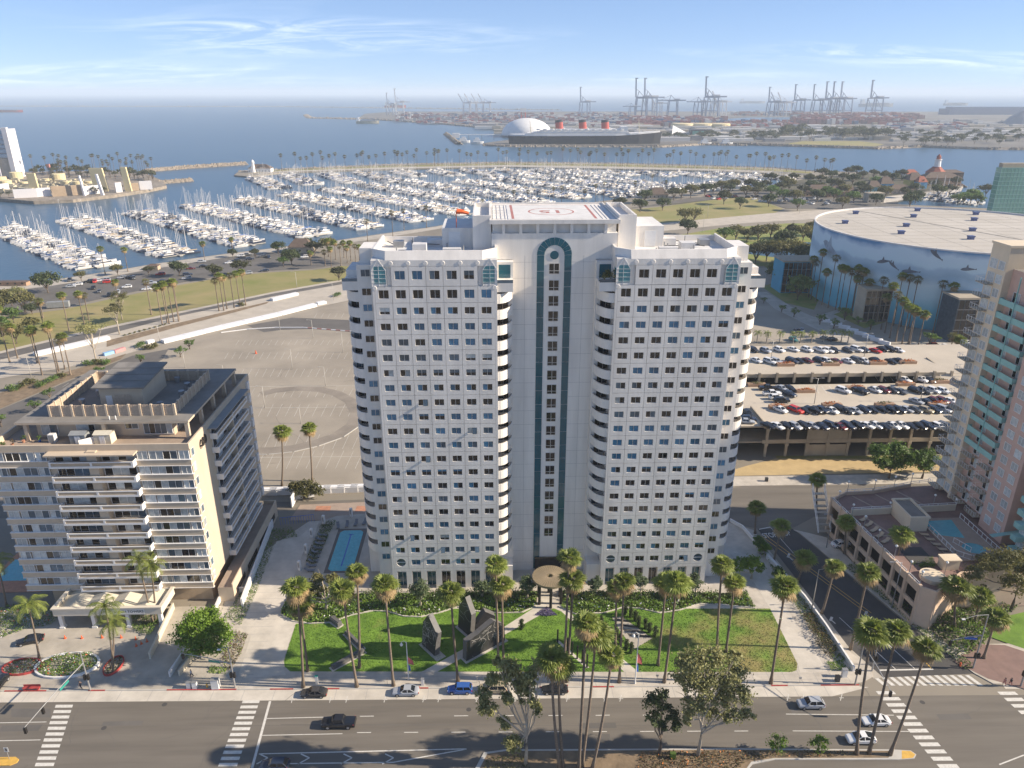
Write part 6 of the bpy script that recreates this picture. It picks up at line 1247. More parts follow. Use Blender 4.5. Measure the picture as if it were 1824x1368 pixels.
def bar_thing(name,a,c,w,h,label):
    p,q = G(*a),G(*c); T = thing(name,label,'sculpture',(p.x,p.y,.14),math.atan2(q.y-p.y,q.x-p.x)); L = (q-p).length; b = MB(); b.box(0,L,-w/2,w/2,.05,h); b.box(.1,L-.1,-w*.3,w*.3,h,h+.12); b.build('block',['black_stone_side'],T); b = MB(); b.box(-.3,L+.3,-w/2-.3,w/2+.3,-.02,.05); b.build('plinth',['concrete_pale'],T)
bar_thing('stone_bench',(592,1193),(648,1162),.8,.8,'low dark stone bar of the V-shaped ground sculpture, street side'); bar_thing('stone_bench',(645,1158),(617,1130),.8,.8,'low dark stone bar of the V-shaped ground sculpture, bed side'); bar_thing('stone_bench',(591,1106),(606,1117),1.0,1.0,'short dark stone block by the curved bed edge')
# ---------------------------------------------------------------- clipped cypresses, black posts, paved triangle
def z2(x,y):return(860+x/4.343,940+y/4.343)
sheet('paved_triangle',P(z2(1000,700),z2(1070,690),z2(1310,860),z2(1170,945),z2(1060,800)),'concrete',.152,kind='structure')
for k,(a,c)in enumerate((((1040,725),(1150,740)),((1075,765),(1215,785)),((1095,805),(1262,820)),((1130,840),(1310,858)))):sheet('paving_strip',P(z2(*a),z2(*c),z2(c[0]-20,c[1]-18),z2(a[0]-15,a[1]-18)),'asphalt_new',.157,kind='structure')
cy = MB(); r_ = random.Random(5); leaves(cy,[(0,0,.75,.62,.62,.75),(0,0,1.6,.6,.6,.8),(0,0,2.3,.48,.48,.55)],700,.17,r_); CYM = cy.mesh('foliage',['leaf_dark']); ct = MB(); ct.tube([(0,0,0),(0,0,2.4)],.3,7); CTM = ct.mesh('trunk',['leaf_dark'])
cyp = [((300,785),'lone clipped cypress on the lawn beside the left path')]+[(p,'clipped cypress in the row right of the paved triangle, %s from the tower'%ordw(k))for k,p in enumerate(((1100,672),(1140,692),(1178,722),(1207,762),(1258,782),(1288,812),(1330,842)))]+[(p,'clipped cypress in the row left of the paved triangle, %s from the tower'%ordw(k))for k,p in enumerate(((912,760),(945,815),(985,850),(1037,862),(1065,900),(1108,945),(1145,970)))]
for k,(p,lb)in enumerate(cyp):t = thing('cypress_shrub',lb,'cypress',G(*z2(*p),.14),k,'clipped cypresses on the lawn'); O('trunk',CTM,t); O('foliage',CYM,t)
pm = MB(); pm.tube([(0,0,0),(0,0,3.0)],.17,8); PM = pm.mesh('post',['sign_black'])
for k,(x,y)in enumerate(((578,885),(655,950),(690,982),(730,1012),(768,1045),(805,1080))):t = solo('black_post',PM,'black post in the slanting line before the entrance lawn, %s from the tower'%ordw(k),'post',G(*z2(x,y),.14),0,'line of black posts on the lawn')
sheet('post_footing',P(z2(565,880),z2(590,876),z2(825,1085),z2(800,1092)),'concrete_pale',.15,kind='structure')
# ---------------------------------------------------------------- entrance disc canopy
dp = G(980,1066,.14); zc = 4.6; dc = GY(980,1026,dp.y-0.5); E = thing('disc_canopy','round gold disc canopy on black columns at the tower entrance','canopy',(dc.x,dp.y-.5,.13)); mat('gold_panel',(0.21,0.17,0.105),0.5,0.12,0.7)
hz = dc.z-.13; b = MB(); n = 40; ro,ri = 3.75,.55
for j in range(n):
    a,c = 2*math.pi*j/n,2*math.pi*(j+1)/n; f = lambda r,t,z:(r*math.cos(t),r*math.sin(t),z)
    b.poly([f(ri,a,hz+.12),f(ro,a,hz),f(ro,c,hz),f(ri,c,hz+.12)]); b.poly([f(ro,a,hz-.5),f(ro,c,hz-.5),f(ro,c,hz),f(ro,a,hz)]); b.poly([f(ri,a,hz-.5),f(ri,c,hz-.5),f(ro,c,hz-.5),f(ro,a,hz-.5)][::-1]); b.poly([f(ri,c,hz-.5),f(ri,a,hz-.5),f(ri,a,hz+.12),f(ri,c,hz+.12)])
b.build('disc',['gold_panel'],E); b = MB()
for j in range(n):a = 2*math.pi*j/n; b.bar((ri*1.3*math.cos(a),ri*1.3*math.sin(a),hz+.115),(ro*.98*math.cos(a),ro*.98*math.sin(a),hz+.005),.05,.03)
b.build('rib',['tan_dark'],E)
for j in range(6):a = 2*math.pi*(j+.5)/6; b = MB(); b.tube([(2.6*math.cos(a),2.6*math.sin(a),0),(2.6*math.cos(a),2.6*math.sin(a),hz-.5)],.3,10); b.build('column',['sign_black'],E)
b = MB(); b.box(TX-3.0,TX+3.0,TD+5.6,TD+5.9,.14,3.6); b.build('entrance_glazing','glass_dark',label='dark glass entrance doors under the teal stripe',category='entrance')
# ---------------------------------------------------------------- street furniture
mat('flag_red',(0.5,0.12,0.12),0.7,0.3,3)
def banner_lamp(b_,t_,label):
    p = G(*b_,.13); h = zat(p,t_[1])-.13; T = thing('banner_lamp',label,'street lamp',p,0,'banner lamps on the sidewalk'); b = MB(); b.tube([(0,0,0),(0,0,.8),(0,0,h)],[.2,.12,.08],8); b.build('pole',['box_white'],T); b = MB(); b.tube([(0,0,h-.1),(-.5,0,h+.3),(-.9,0,h)],.05,5); b.build('arm',['box_white'],T); b = MB(); b.lathe([(.1,h-.1),(.3,h-.5),(.22,h-.75)],8,(-.9,0)); b.build('lantern',['lamp_white'],T)
    b = MB(); b.poly([(.1,0,h*.62),(.1,.05,h*.42),(1.1,.25,h*.36),(.9,.1,h*.5)]); b.build('flag',['flag_red'],T); b = MB(); b.poly([(.12,.0,h*.4),(.12,.0,h*.24),(.5,.1,h*.22),(.4,.05,h*.36)]); b.build('flag',['sign_blue'],T)
banner_lamp((728,1210),(722,1140),'white lamp post with flags beside the silver car'); banner_lamp((1131,1217),(1136,1133),'white lamp post with flag by the cypress rows')
mh = MB(); mh.box(-.18,.18,-.2,.2,-1.1,0); MH = mh.mesh('signal_head',['sign_black'])
def mast(b_,top,arm_end,lum,label,sign=None,signs=(0.55,1.0),arm_at=.7,mcol='metal_grey'):
    p = G(*b_,.13); h = zat(p,top[1])-.13; T = thing('traffic_signal',label,'traffic signal',p,0,'traffic signals'); b = MB(); b.tube([(0,0,0),(0,0,h)],[.16,.09],8); b.build('pole',[mcol],T)
    if arm_end:
        e = G(*arm_end,6.0)-Vector((p.x,p.y,0)); a0 = Vector((0,0,h*arm_at)); b = MB(); b.tube([a0,a0.lerp(e,.5)+Vector((0,0,.25)),e],[.1,.08,.05],6); b.build('mast_arm',[mcol],T)
        for s in signs:q = a0.lerp(e,s); O('signal_head',MH,T,(q.x,q.y,q.z-.05))
        if sign:q = a0.lerp(e,.35); d = (e-a0); b = MB(); b.box(-1.1,1.1,-.03,.03,-.5,-.06); o = b.build('street_sign',[sign],T,(q.x,q.y,q.z)); o.rotation_euler.z = math.atan2(d.y,d.x)
    if lum:e = G(*lum,h)-Vector((p.x,p.y,0)); b = MB(); b.tube([(0,0,h),tuple(Vector((0,0,h)).lerp(e,.5)+Vector((0,0,.35))),tuple(e)],.05,5); b.build('lamp_arm',[mcol],T); b = MB(); b.box(e.x-.3,e.x+.3,e.y-.15,e.y+.15,e.z-.1,e.z+.05); b.build('lamp_head',['lamp_white'],T)
    for s in(-1,1):O('signal_head',MH,T,(s*.3,-.15,3.6))
    return T
mast((161,1229),(140,1146),(44,1297),(112,1166),'tall traffic signal mast by the round flower island, arm over the boulevard','signal_green',(.72,1.0),.72); mast((419,1225),(406,1143),(325,1165),(390,1158),'traffic signal mast by the driveway with green street sign','signal_green',(1.0,),.6); mast((1523,1219),(1537,1150),(1587,1232),None,'traffic signal mast at the corner with arm over the crossing',None,(1.0,),.85); mast((1733,1190),(1752,1112),(1694,1142),(1716,1104),'traffic signal mast at the corner garden with blue street sign','sign_blue',(1.0,),.62); mast((1553,1195),(1556,1160),None,None,'short signal post at the mouth of the side street'); mast((1818,1222),(1821,1175),None,None,'signal post at the right picture edge')
p = G(1445,1090,.13); lamp_post(p,zat(p,1025),'tall curved street lamp on the side street verge',None,False,'concrete',2.2,R(180)); p = G(1588,1083,.13); lamp_post(p,zat(p,1015),'tall street lamp beside the podium wall',None,False,'metal_grey',2.2)
p = G(1472,975,.13); lamp_post(p,9,'street lamp near the garage entry',None,False,'metal_grey',1.6)
def small(name,mb,mats,b_,label,cat,z=.13,group=None):return solo(name,mb.mesh(name,mats),label,cat,G(*b_,z),0,group)
def boxed(w,d,h,cap=True):
    b = MB(); b.box(-w/2,w/2,-d/2,d/2,0,h); 
    if cap:b.box(-w/2-.05,w/2+.05,-d/2-.05,d/2+.05,h,h+.06,1)
    return b
small('utility_cabinet',boxed(.7,.6,1.3),['box_white','metal_grey'],(337,1225),'leftmost white utility cabinet of three at the kerb','cabinet'); small('utility_cabinet',boxed(.8,.7,1.4),['box_white','metal_grey'],(348,1225),'middle white utility cabinet of three at the kerb','cabinet'); small('utility_cabinet',boxed(1.3,.9,2.0),['box_white','metal_grey'],(385,1225),'largest white utility cabinet of three at the kerb','cabinet'); small('utility_cabinet',boxed(.9,.6,1.7),['box_white','metal_grey'],(1503,1205),'white signal cabinet at the end of the street wall','cabinet')
small('trash_bin',boxed(.7,.7,1.1),['metal_dark','sign_black'],(1491,1213),'black litter bin on the sidewalk near the corner','bin'); small('trash_bin',boxed(.7,.7,1.0),['metal_dark','metal_dark'],(1365,857),'dark litter bin on the back street sidewalk','bin'); small('pay_station',boxed(.5,.4,1.7),['box_white','signal_green'],(565,1217),'white parking pay station behind the brown-grey car','pay station'); small('pay_station',boxed(.5,.4,1.4),['box_white','metal_grey'],(753,1220),'pale pay box on the sidewalk right of the silver car','pay station')
b = MB(); b.box(-1.5,1.5,-.3,.3,.35,.5); b.box(-1.3,-1.0,-.3,.3,0,.35); b.box(1.0,1.3,-.3,.3,0,.35); b.box(-1.5,1.5,.25,.32,.5,.9); small('bus_bench',b,['kerb_red'],(57,1228),'red street bench at the kerb by the flower island','bench')
mt = MB(); mt.tube([(0,0,0),(0,0,1.1)],.035,5); mt.box(-.22,.22,-.09,.09,1.1,1.42); MT = mt.mesh('parking_meter',['metal_grey'])
for k,(x,y)in enumerate(((690,1219),(850,1216),(1014,1216),(1170,1213),(1424,1217))):solo('parking_meter',MT,'grey parking meter at the kerb, %s from the driveway'%ordw(k),'parking meter',G(x,y,.13),0,'parking meters')
hy = MB(); hy.lathe([(.2,0),(.16,.15),(.16,.6),(.2,.62),(.1,.8)],8); small('fire_hydrant',hy,['road_yellow'],(369,1224),'yellow fire hydrant between the white cabinets','hydrant'); hy = MB(); hy.lathe([(.2,0),(.16,.15),(.16,.6),(.2,.62),(.1,.8)],8); small('fire_hydrant',hy,['cone_orange'],(1710,1186),'orange fire hydrant by the corner garden kerb','hydrant')
cn = MB(); cn.lathe([(.28,0),(.28,.05),(.17,.06),(.05,.75)],8); CN = cn.mesh('traffic_cone',['cone_orange'])
for k,(x,y)in enumerate(((116,1137),(146,1137),(182,1136),(216,1136),(242,1139),(252,1147),(243,1151),(262,1143))):solo('traffic_cone',CN,'orange traffic cone at the drop-off, %s from the parked black car'%ordw(k),'traffic cone',G(x,y,.13),0,'orange cones on the drop-off')
b = MB(); b.tube([(0,0,0),(0,0,2.6)],.05,6); b.box(-.35,.35,-.03,0,1.7,2.6,1); b.box(-.12,.12,-.045,-.03,1.9,2.4,2); small('road_sign',b,['metal_grey','box_white','sign_black'],(17,1353),'white arrow sign on the island at the lower edge','road sign',.02)
b = MB(); b.prism([(-3,-.8),(1.6,-.8),(2.4,-.3),(2.4,.3),(1.6,.8),(-3,.8)],0,.14); o = small('traffic_island',b,['road_yellow'],(5,1357),'yellow-nosed traffic island at the lower edge','island',.013)
# ---------------------------------------------------------------- cars on the boulevard
def scar(kind,col,px,rz,label,z=.0,name='parked_car'):return car(kind,col,G(*px,z),R(rz),label,None,name)
scar('sedan','o',(560,1238),-1,'brown-grey sedan parked at the kerb nearest the driveway',.01); scar('sedan','s',(723,1235),-1,'silver sedan with sunroof parked beside the flagged lamp',.01); scar('retro','b',(819,1232),-1,'bright blue retro wagon parked at the kerb',.01); scar('wagon','t',(878,1231),-1,'tan van half hidden by the eucalyptus crown',.01); scar('sedan','k',(988,1232),-1,'black sedan parked behind the median palms',.01)
scar('pickup','k',(604,1292),-1,'long black car driving in the middle lane',.02,'moving_car'); scar('suv','s',(1443,1258),-1,'silver crossover driving past the red kerb',.02,'moving_car'); scar('sedan','w',(1559,1288),-1,'white sedan waiting at the crosswalk',.02,'moving_car'); scar('hatch','w',(1532,1320),-1,'white fastback with dark roof nearest the median',.02,'moving_car'); scar('suv','n',(490,1368),-1,'dark blue car at the bottom picture edge',.02,'moving_car'); scar('sedan','k',(55,1144),18,'black sedan parked at the curved red kerb of the drop-off',.13); scar('sedan','w',(1497,972),190,'white car by the garage entry beside the podium',.13); scar('sedan','k',(-2,1223),90,'black car end at the left picture edge',.13)
# ---------------------------------------------------------------- people
mat('skin',(0.42,0.26,0.18),0.6); mat('cloth_white',(0.6,0.6,0.6),0.8); mat('cloth_dark',(0.03,0.03,0.04),0.8); mat('cloth_pink',(0.5,0.2,0.16),0.8)
def person(b_,rz,top,bottom,label,step=.22):
    T = O('person',None,None,G(*b_,.13),rz,None,label=label,category='person')
    V = [(0,0,.95),(0,0,1.2),(0,0,1.42),(0,.02,1.52),(0,.04,1.64),(.1,0,.92),(.11,step,.5),(.11,step-.12,.08),(.11,step+.06,.04),(-.1,0,.92),(-.11,-step*.5,.5),(-.11,-step-.1,.1),(-.11,-step+.06,.04),(.2,0,1.4),(.27,-.08,1.15),(.26,.08,.9),(-.2,0,1.4),(-.27,.08,1.15),(-.26,.2,.92)]
    E_ = [(0,1),(1,2),(2,3),(3,4),(0,5),(5,6),(6,7),(7,8),(0,9),(9,10),(10,11),(11,12),(2,13),(13,14),(14,15),(2,16),(16,17),(17,18)]
    Rr = [.15,.14,.13,.055,.1,.09,.065,.045,.04,.09,.065,.045,.04,.06,.045,.035,.06,.045,.035]
    me = bpy.data.meshes.new('body'); me.from_pydata(V,E_,[]); o = O('body',me,T); sk = o.modifiers.new('skin','SKIN'); 
    for v,r in zip(me.skin_vertices[0].data,Rr):v.radius = (r,r)
    me.skin_vertices[0].data[0].use_root = True; sb = o.modifiers.new('sub','SUBSURF'); sb.levels = 1; sb.render_levels = 1
    for m in('skin',):me.materials.append(M[m])
    b = MB(); b.lathe([(.17,.9),(.19,1.05),(.17,1.2),(.21,1.4),(.08,1.48)],10,sy=.75); b.build('shirt',[top],T,smooth=True)
    b = MB(); b.lathe([(.17,.78),(.19,.92),(.17,1.0)],10,sy=.75); b.tube([(.1,0,.9),(.11,step,.5),(.11,step-.1,.12)],[.11,.085,.07],8); b.tube([(-.1,0,.9),(-.11,-step*.5,.5),(-.11,-step-.08,.14)],[.11,.085,.07],8); b.build('trousers',[bottom],T,smooth=True)
    b = MB(); b.lathe([(.07,1.62),(.115,1.68),(.1,1.76),(.03,1.79)],8,(0,.03)); b.build('hair',['bark'],T,smooth=True); return T
person((342,1206),R(150),'cloth_white','cloth_dark','person in white shirt walking by the street stair'); person((145,1227),R(80),'cloth_dark','cloth_dark','person in dark clothes beside the signal mast'); person((1788,1221),R(100),'cloth_pink','cloth_pink','person in pink walking at the right corner'); person((1799,1221),R(100),'cloth_dark','cloth_pink','person in a dark top beside the one in pink')
# ---------------------------------------------------------------- pool terrace left of the tower
pw = P((612,948),(643,948),(632,1012),(588,1014)); b = MB(); b.box(-37.4,-31.6,139.5,156,0,.03); sheet('pool_coping',[(-38.0,138.6),(-30.9,138.6),(-30.9,156.6),(-38.0,156.6)],'asphalt_dark',.152,kind='structure')
Pl = thing('swimming_pool','long turquoise lap pool with dark lane line beside the tower','pool',(-34.5,147.6,.15)); b = MB(); b.prism([(-2.8+.8,-8.2),(2.0,-8.2),(2.8,-7.4),(2.8,7.4),(2.0,8.2),(-2.0,8.2),(-2.8,7.4),(-2.8,-7.4)],0,.03); b.build('water',['pool_water'],Pl); b = MB(); b.box(-.14,.14,-6.5,6.5,.03,.036); b.box(-.6,.6,6.3,6.6,.03,.037); b.build('lane_line',['sign_blue'],Pl)
mat('lounger_grey',(0.16,0.17,0.19),0.7)
lg = MB(); lg.box(-.36,.36,-1.1,.4,.22,.36); lg.poly([(-.36,.4,.36),(.36,.4,.36),(.36,1.1,.85),(-.36,1.1,.85)]); lg.poly([(-.36,.4,.3),(-.36,1.1,.8),(.36,1.1,.8),(.36,.4,.3)]); LGM = lg.mesh('seat',['lounger_grey']); lf = MB(); [lf.box(x-.04,x+.04,y-.04,y+.04,0,.22)for x in(-.3,.3)for y in(-.9,.3)]; LFM = lf.mesh('frame',['metal_dark'])
for k in range(13):
    a = k/12; x,y,rz = (-41.2,139.5+k*1.75,R(90))if k<9 else(-40.4+(k-8)*2.1,157.0+(k-8)*.55,R(20-8*(k-8)))
    t = thing('sun_lounger','grey lounger along the lap pool, %s from the street end'%ordw(k),'lounger',(x,y,.15),rz,'grey loungers by the lap pool'); O('seat',LGM,t); O('frame',LFM,t)
lb = MB(); lb.box(-.3,.3,-.3,.3,0,2.4); lb.box(-.2,.2,-.32,-.3,.8,2.0,1); LB = lb.mesh('light_pillar',['trim_white','metal_grey'])
for k,(x,y)in enumerate(((534,1015),(546,985),(556,957),(577,933),(626,920))):solo('light_pillar',LB,'white light pillar along the pool hedge, %s from the street'%ordw(k),'light pillar',G(x,y,.14),R(-20),'white pillars along the pool hedge')
lwall('gate_wall',[(520,905),(528,890),(560,885)],3.0,.3,'trim_white','white curved gate wall behind the pool terrace'); sheet('court_paving',P((515,928),(535,900),(700,893),(700,912),(600,920),(575,928)),'paver_pale',.147,kind='structure')
for k,(a,c)in enumerate(((560,590),(632,660))):sheet('court_tile',P((a,912),(c-2,911),(c,902),(a+4,902)),'terracotta',.151,kind='structure')
b = MB(); fp = G(500,936),G(560,930)
for a in range(14):q = fp[0].lerp(fp[1],a/13); b.tube([(q.x,q.y,.13),(q.x,q.y,2.2)],.035,4)
b.bar((fp[0].x,fp[0].y,2.2),(fp[1].x,fp[1].y,2.2),.08,.08); b.build('iron_gate',['sign_blue'],label='dark blue iron gate across the rear drive',category='gate')
# ---------------------------------------------------------------- marina
mat('boat_white',(0.62,0.60,0.57),0.35,0.06,0.5,rndvar=0.12); mat('boat_glass',(0.02,0.025,0.035),0.15); mat('boat_blue',(0.03,0.09,0.28),0.6,rndvar=.4); mat('boat_tan',(0.42,0.33,0.22),0.7,rndvar=.3); mat('mast_metal',(0.62,0.60,0.57),0.4); mat('hull_dark',(0.03,0.04,0.07),0.4); mat('dock_wood',(0.40,0.37,0.32),0.85,0.15,0.2)
def hull(b,L,W,h,m=0,m2=0):
    n = 6; st = [(-.5,.72,0),(-.3,.95,0),(0,1,.03),(.25,.8,.1),(.4,.45,.18),(.5,.02,.28)]; rg = []
    for(t,w,r)in st:
        i = len(b.v); y = w*W/2; z = h*(1+r); b.v+=[(t*L,-y*.7,-.3),(t*L,-y,z),(t*L,y,z),(t*L,y*.7,-.3)]; rg.append(i)
    for a,c in zip(rg,rg[1:]):
        for j,mm in((0,m),(1,m2),(2,m)):b.f.append((a+j,c+j,c+j+1,a+j+1)); b.m.append(mm)
    b.f.append(tuple(rg[0]+k for k in range(4))); b.m.append(m)
def wedge(b,x0,x1,x2,x3,w,z0,z1,m,mt,tw=.8):
    """a deckhouse: long at the base (x0..x3), short on top (x1..x2)"""
    h,t = w/2,w/2*tw; B_ = [(x0,-h,z0),(x3,-h,z0),(x3,h,z0),(x0,h,z0)]; T_ = [(x1,-t,z1),(x2,-t,z1),(x2,t,z1),(x1,t,z1)]
    for a,c in((0,1),(1,2),(2,3),(3,0)):b.poly([B_[a],B_[c],T_[c],T_[a]],m)
    b.poly(T_,mt)
def boat_parts(kind,r):
    H,C_,K = MB(),MB(),MB()
    if kind=='sail':
        L = r.uniform(10,13); W = L*.28; hull(H,L,W,1.1,0,0); wedge(C_,-L*.2,-L*.16,L*.12,L*.22,W*.6,1.1,1.75,0,0); C_.box(-L*.12,L*.05,-W*.31,W*.31,1.35,1.55,1); C_.bar((-L*.38,0,2.3),(L*.06,0,2.4),.45,.4,2)
        mh_ = L*r.uniform(1.15,1.4); K.tube([(L*.08,0,1.2),(L*.08,0,mh_)],[.15,.09],5); K.tube([(L*.08,0,mh_),(L*.49,0,1.5)],.022,3,cap=False); K.tube([(L*.08,0,mh_),(-L*.48,0,1.3)],.022,3,cap=False); K.bar((L*.08,-W*.4,mh_*.55),(L*.08,W*.4,mh_*.55),.05,.05)
    else:
        L = r.uniform(10,16)if kind=='yacht' else r.uniform(8.5,11); W = L*.3; hull(H,L,W,1.5 if kind=='yacht' else 1.2,0,0); z = 1.5 if kind=='yacht' else 1.2
        wedge(C_,-L*.34,-L*.33,L*.17,L*.24,W*.8,z,z+.7,0,0,.97); wedge(C_,-L*.33,-L*.3,L*.08,L*.17,W*.77,z+.7,z+1.3,1,0,.88); wedge(C_,-L*.35,-L*.33,L*.06,L*.1,W*.72,z+1.28,z+1.45,0,0,.95)
        if kind=='yacht':wedge(C_,-L*.22,-L*.2,-L*.02,L*.02,W*.55,z+1.45,z+2.3,0,0); C_.box(-L*.24,L*.0,-W*.3,W*.3,z+3.2,z+3.3,r.choice((0,0,2))); [C_.tube([(x,y,z+2.2),(x,y,z+3.2)],.05,4)for x in(-L*.2,-L*.02)for y in(-W*.26,W*.26)]; K.tube([(-L*.1,0,z+3.3),(-L*.13,0,z+5.2)],[.06,.03],4)
        else:K.tube([(-L*.1,0,z+1.4),(-L*.1,0,z+3.4)],[.05,.03],4)
    return H,C_,K
br = random.Random(21); BOATS = []
for k,kd in enumerate(['sail']*8+['yacht']*4+['cruiser']*3):
    H,C_,K = boat_parts(kd,br); hm_ = 'boat_white' if br.random()<.85 else 'hull_dark'; cv = 'boat_blue' if br.random()<.35 else('boat_tan' if br.random()<.3 else 'boat_white')
    one = MB()
    for q,mi in((H,(0,)),(C_,(0,1,2)),(K,(3,))):
        i = len(one.v); one.v+=q.v; one.f+=[tuple(i+a for a in f)for f in q.f]; one.m+=[mi[m_]if len(mi)>1 else mi[0]for m_ in q.m]
    BOATS.append((kd,H.mesh('hull',[hm_]),C_.mesh('cabin',['boat_white','boat_glass',cv]),K.mesh('mast',['mast_metal']),one,[hm_,'boat_glass',cv,'mast_metal']))
cands = []; dd = Vector((0.755,-0.656,0)).normalized(); dn = Vector((dd.y,-dd.x,0))*-1
TOWER_PX = [(614,700),(614,480),(640,430),(785,402),(842,362),(1110,360),(1132,385),(1190,400),(1330,430),(1356,480),(1356,700)]
def hidden(px,py):
    if px<612 or px>1358:return False
    for(x0,y0),(x1,y1)in zip(TOWER_PX,TOWER_PX[1:]):
        if x0<=px<=x1 and x1>x0:return py>y0+(y1-y0)*(px-x0)/(x1-x0)+6
    return False
def dock(a,c,k,w=2.2,gap=6.4,side=(-1,1),where='',fill=.93):
    a,c = Vector((*a,0)),Vector((*c,0)); d = (c-a); L = d.length; d.normalize(); n = Vector((-d.y,d.x,0)); ang = math.atan2(n.y,n.x)
    m1 = proj((a+c)/2 if not isinstance(a,tuple)else a)
    b = MB(); b.bar((a.x,a.y,SEA_Z+.55),(c.x,c.y,SEA_Z+.55),w,.5); t = 4.0
    while t<L-3:
        p = a+d*t
        for s in side:
            e = p+n*s*11; b.bar((p.x,p.y,SEA_Z+.5),(e.x,e.y,SEA_Z+.5),.8,.4)
        t+=gap*2
    b.build('floating_dock','dock_wood',label='floating dock, %s from the left%s'%(ordw(k),where),category='dock',group='floating docks of the marina')
    for s in side:
        t = 4.0+br.uniform(0,2); j = 0
        while t<L-3:
            if br.random()<fill:
                q = br.random(); kd = br.randrange(len(BOATS)); bl = 6.6+br.uniform(-.6,.8); p = a+d*t+n*s*(bl+.6)
                cands.append((p,ang+(0 if s>0 else math.pi)+(math.pi if br.random()<.3 else 0)+br.uniform(-.04,.04),kd,k,s,j,where)); j+=1
            t+=gap*br.uniform(.5,.62)
nr = 13
for k in range(nr):
    sx,sy = -236+37.6*k,452+34.2*k; f = min(1,k/3); ox,oy = -393+35.0*k,608+41.5*k; tt = .04
    if k>8:ox,oy = sx+(ox-sx)*.78,sy+(oy-sy)*.78
    a = (sx+(ox-sx)*tt,sy+(oy-sy)*tt); dock(a,(ox,oy),k)
inner = [G(x,y)for x,y in((440,316),(505,309),(600,306),(700,303),(900,299),(1100,303),(1250,306),(1376,311))]
def along(pts,s):
    Ls = [(q-p).length for p,q in zip(pts,pts[1:])]; T_ = s*sum(Ls)
    for(p,q),l in zip(zip(pts,pts[1:]),Ls):
        if T_<=l:return p.lerp(q,T_/l)
        T_-=l
    return pts[-1]
for k in range(15):
    p = along(inner,(k+.3)/15); ln = 140 if k<4 else(88 if k<9 else 80); e = p+Vector((.45,-.89,0))*ln; dock((p.x,p.y-6),(e.x,e.y),k,where=' in the far row by the spit',gap=6.6)
for k,(a,c)in enumerate((((1090,352),(1330,330)),((1150,338),(1370,322)))):A,B_ = G(*a),G(*c); dock((A.x,A.y+14),(B_.x,B_.y+10),k,where=' parallel to the park shore')
for k,(a,c)in enumerate((((1640,352),(1760,364)),((1660,346),(1750,352)))):A,B_ = G(*a),G(*c); dock((A.x,A.y+10),(B_.x,B_.y+8),k,where=' in the small harbour behind the arena',gap=7)
vis = []
for c in cands:
    x,y = proj(c[0])
    if-30<x<1850 and not hidden(x,y):vis.append((c[0].length,c,x,y))
vis.sort(key=lambda t:t[0]); near = vis[:300]; rest = vis[300:]
KW = dict(sail='sailboat with bare mast',yacht='motor yacht with flybridge',cruiser='low cabin cruiser'); BG = {}
for(_,(p,an,kd,k,s,j,where),x,y)in near:
    K = BOATS[kd]; lb = 'white %s, %s berth from the shore, %s side of %s dock%s'%(KW[K[0]],ordw(j),'left' if s<0 else 'right',ordw(k),where)
    if len(lb.split())>16:lb = 'white %s, %s berth, %s side of %s dock%s'%(KW[K[0]].split()[0],ordw(j),'left' if s<0 else 'right',ordw(k),where)
    o = O(K[0]+'_boat' if K[0]!='sail' else 'sailboat',K[1],None,(p.x,p.y,SEA_Z),an,br.uniform(.95,1.2),label=lb,category='boat',group='boats moored in the marina'); O('cabin',K[2],o); O('mast',K[3],o)
fb = MB(); mats_ = ['boat_white','boat_glass','boat_blue','mast_metal','hull_dark','boat_tan']
for(_,(p,an,kd,k,s,j,where),x,y)in rest:
    one,ms = BOATS[kd][4],[mats_.index(m_)for m_ in BOATS[kd][5]]; ca,sa = math.cos(an),math.sin(an); i = len(fb.v); q = br.uniform(.95,1.2)
    fb.v+=[(p.x+(vx*ca-vy*sa)*q,p.y+(vx*sa+vy*ca)*q,SEA_Z+vz*q)for vx,vy,vz in one.v]; fb.f+=[tuple(i+a for a in f)for f in one.f]; fb.m+=[ms[m_]for m_ in one.m]
fb.build('moored_boats',mats_,kind='stuff',label='mass of far boats moored in the outer marina')
# ---------------------------------------------------------------- parking lot, track and road behind the tower
b = MB()
def row_lines(y,x0,x1,step,dx,dy):
    x = x0
    while x<x1:line_px(b,(x,y),(x+dx,y-dy),.11,.062); x+=step
row_lines(800,470,650,17.5,12,26); row_lines(835,440,660,17.5,15,32); row_lines(742,460,650,16,11,22); row_lines(708,430,650,14.6,9,16); row_lines(672,400,650,13.5,8,15); row_lines(640,400,650,12.5,7,12); row_lines(615,420,650,11.6,6,9); row_lines(592-26,560,640,12,5,8); row_lines(690,20,150,13,12,8)
for(y,x0,x1)in((815,455,660),(727,450,650),(689,430,650)):line_px(b,(x0,y),(x1,y-2),.16,.063)
up_mesh(b.build('stall_marking',mat('faded_paint',(.50,.47,.41),.8,.25,.3),kind='structure'))
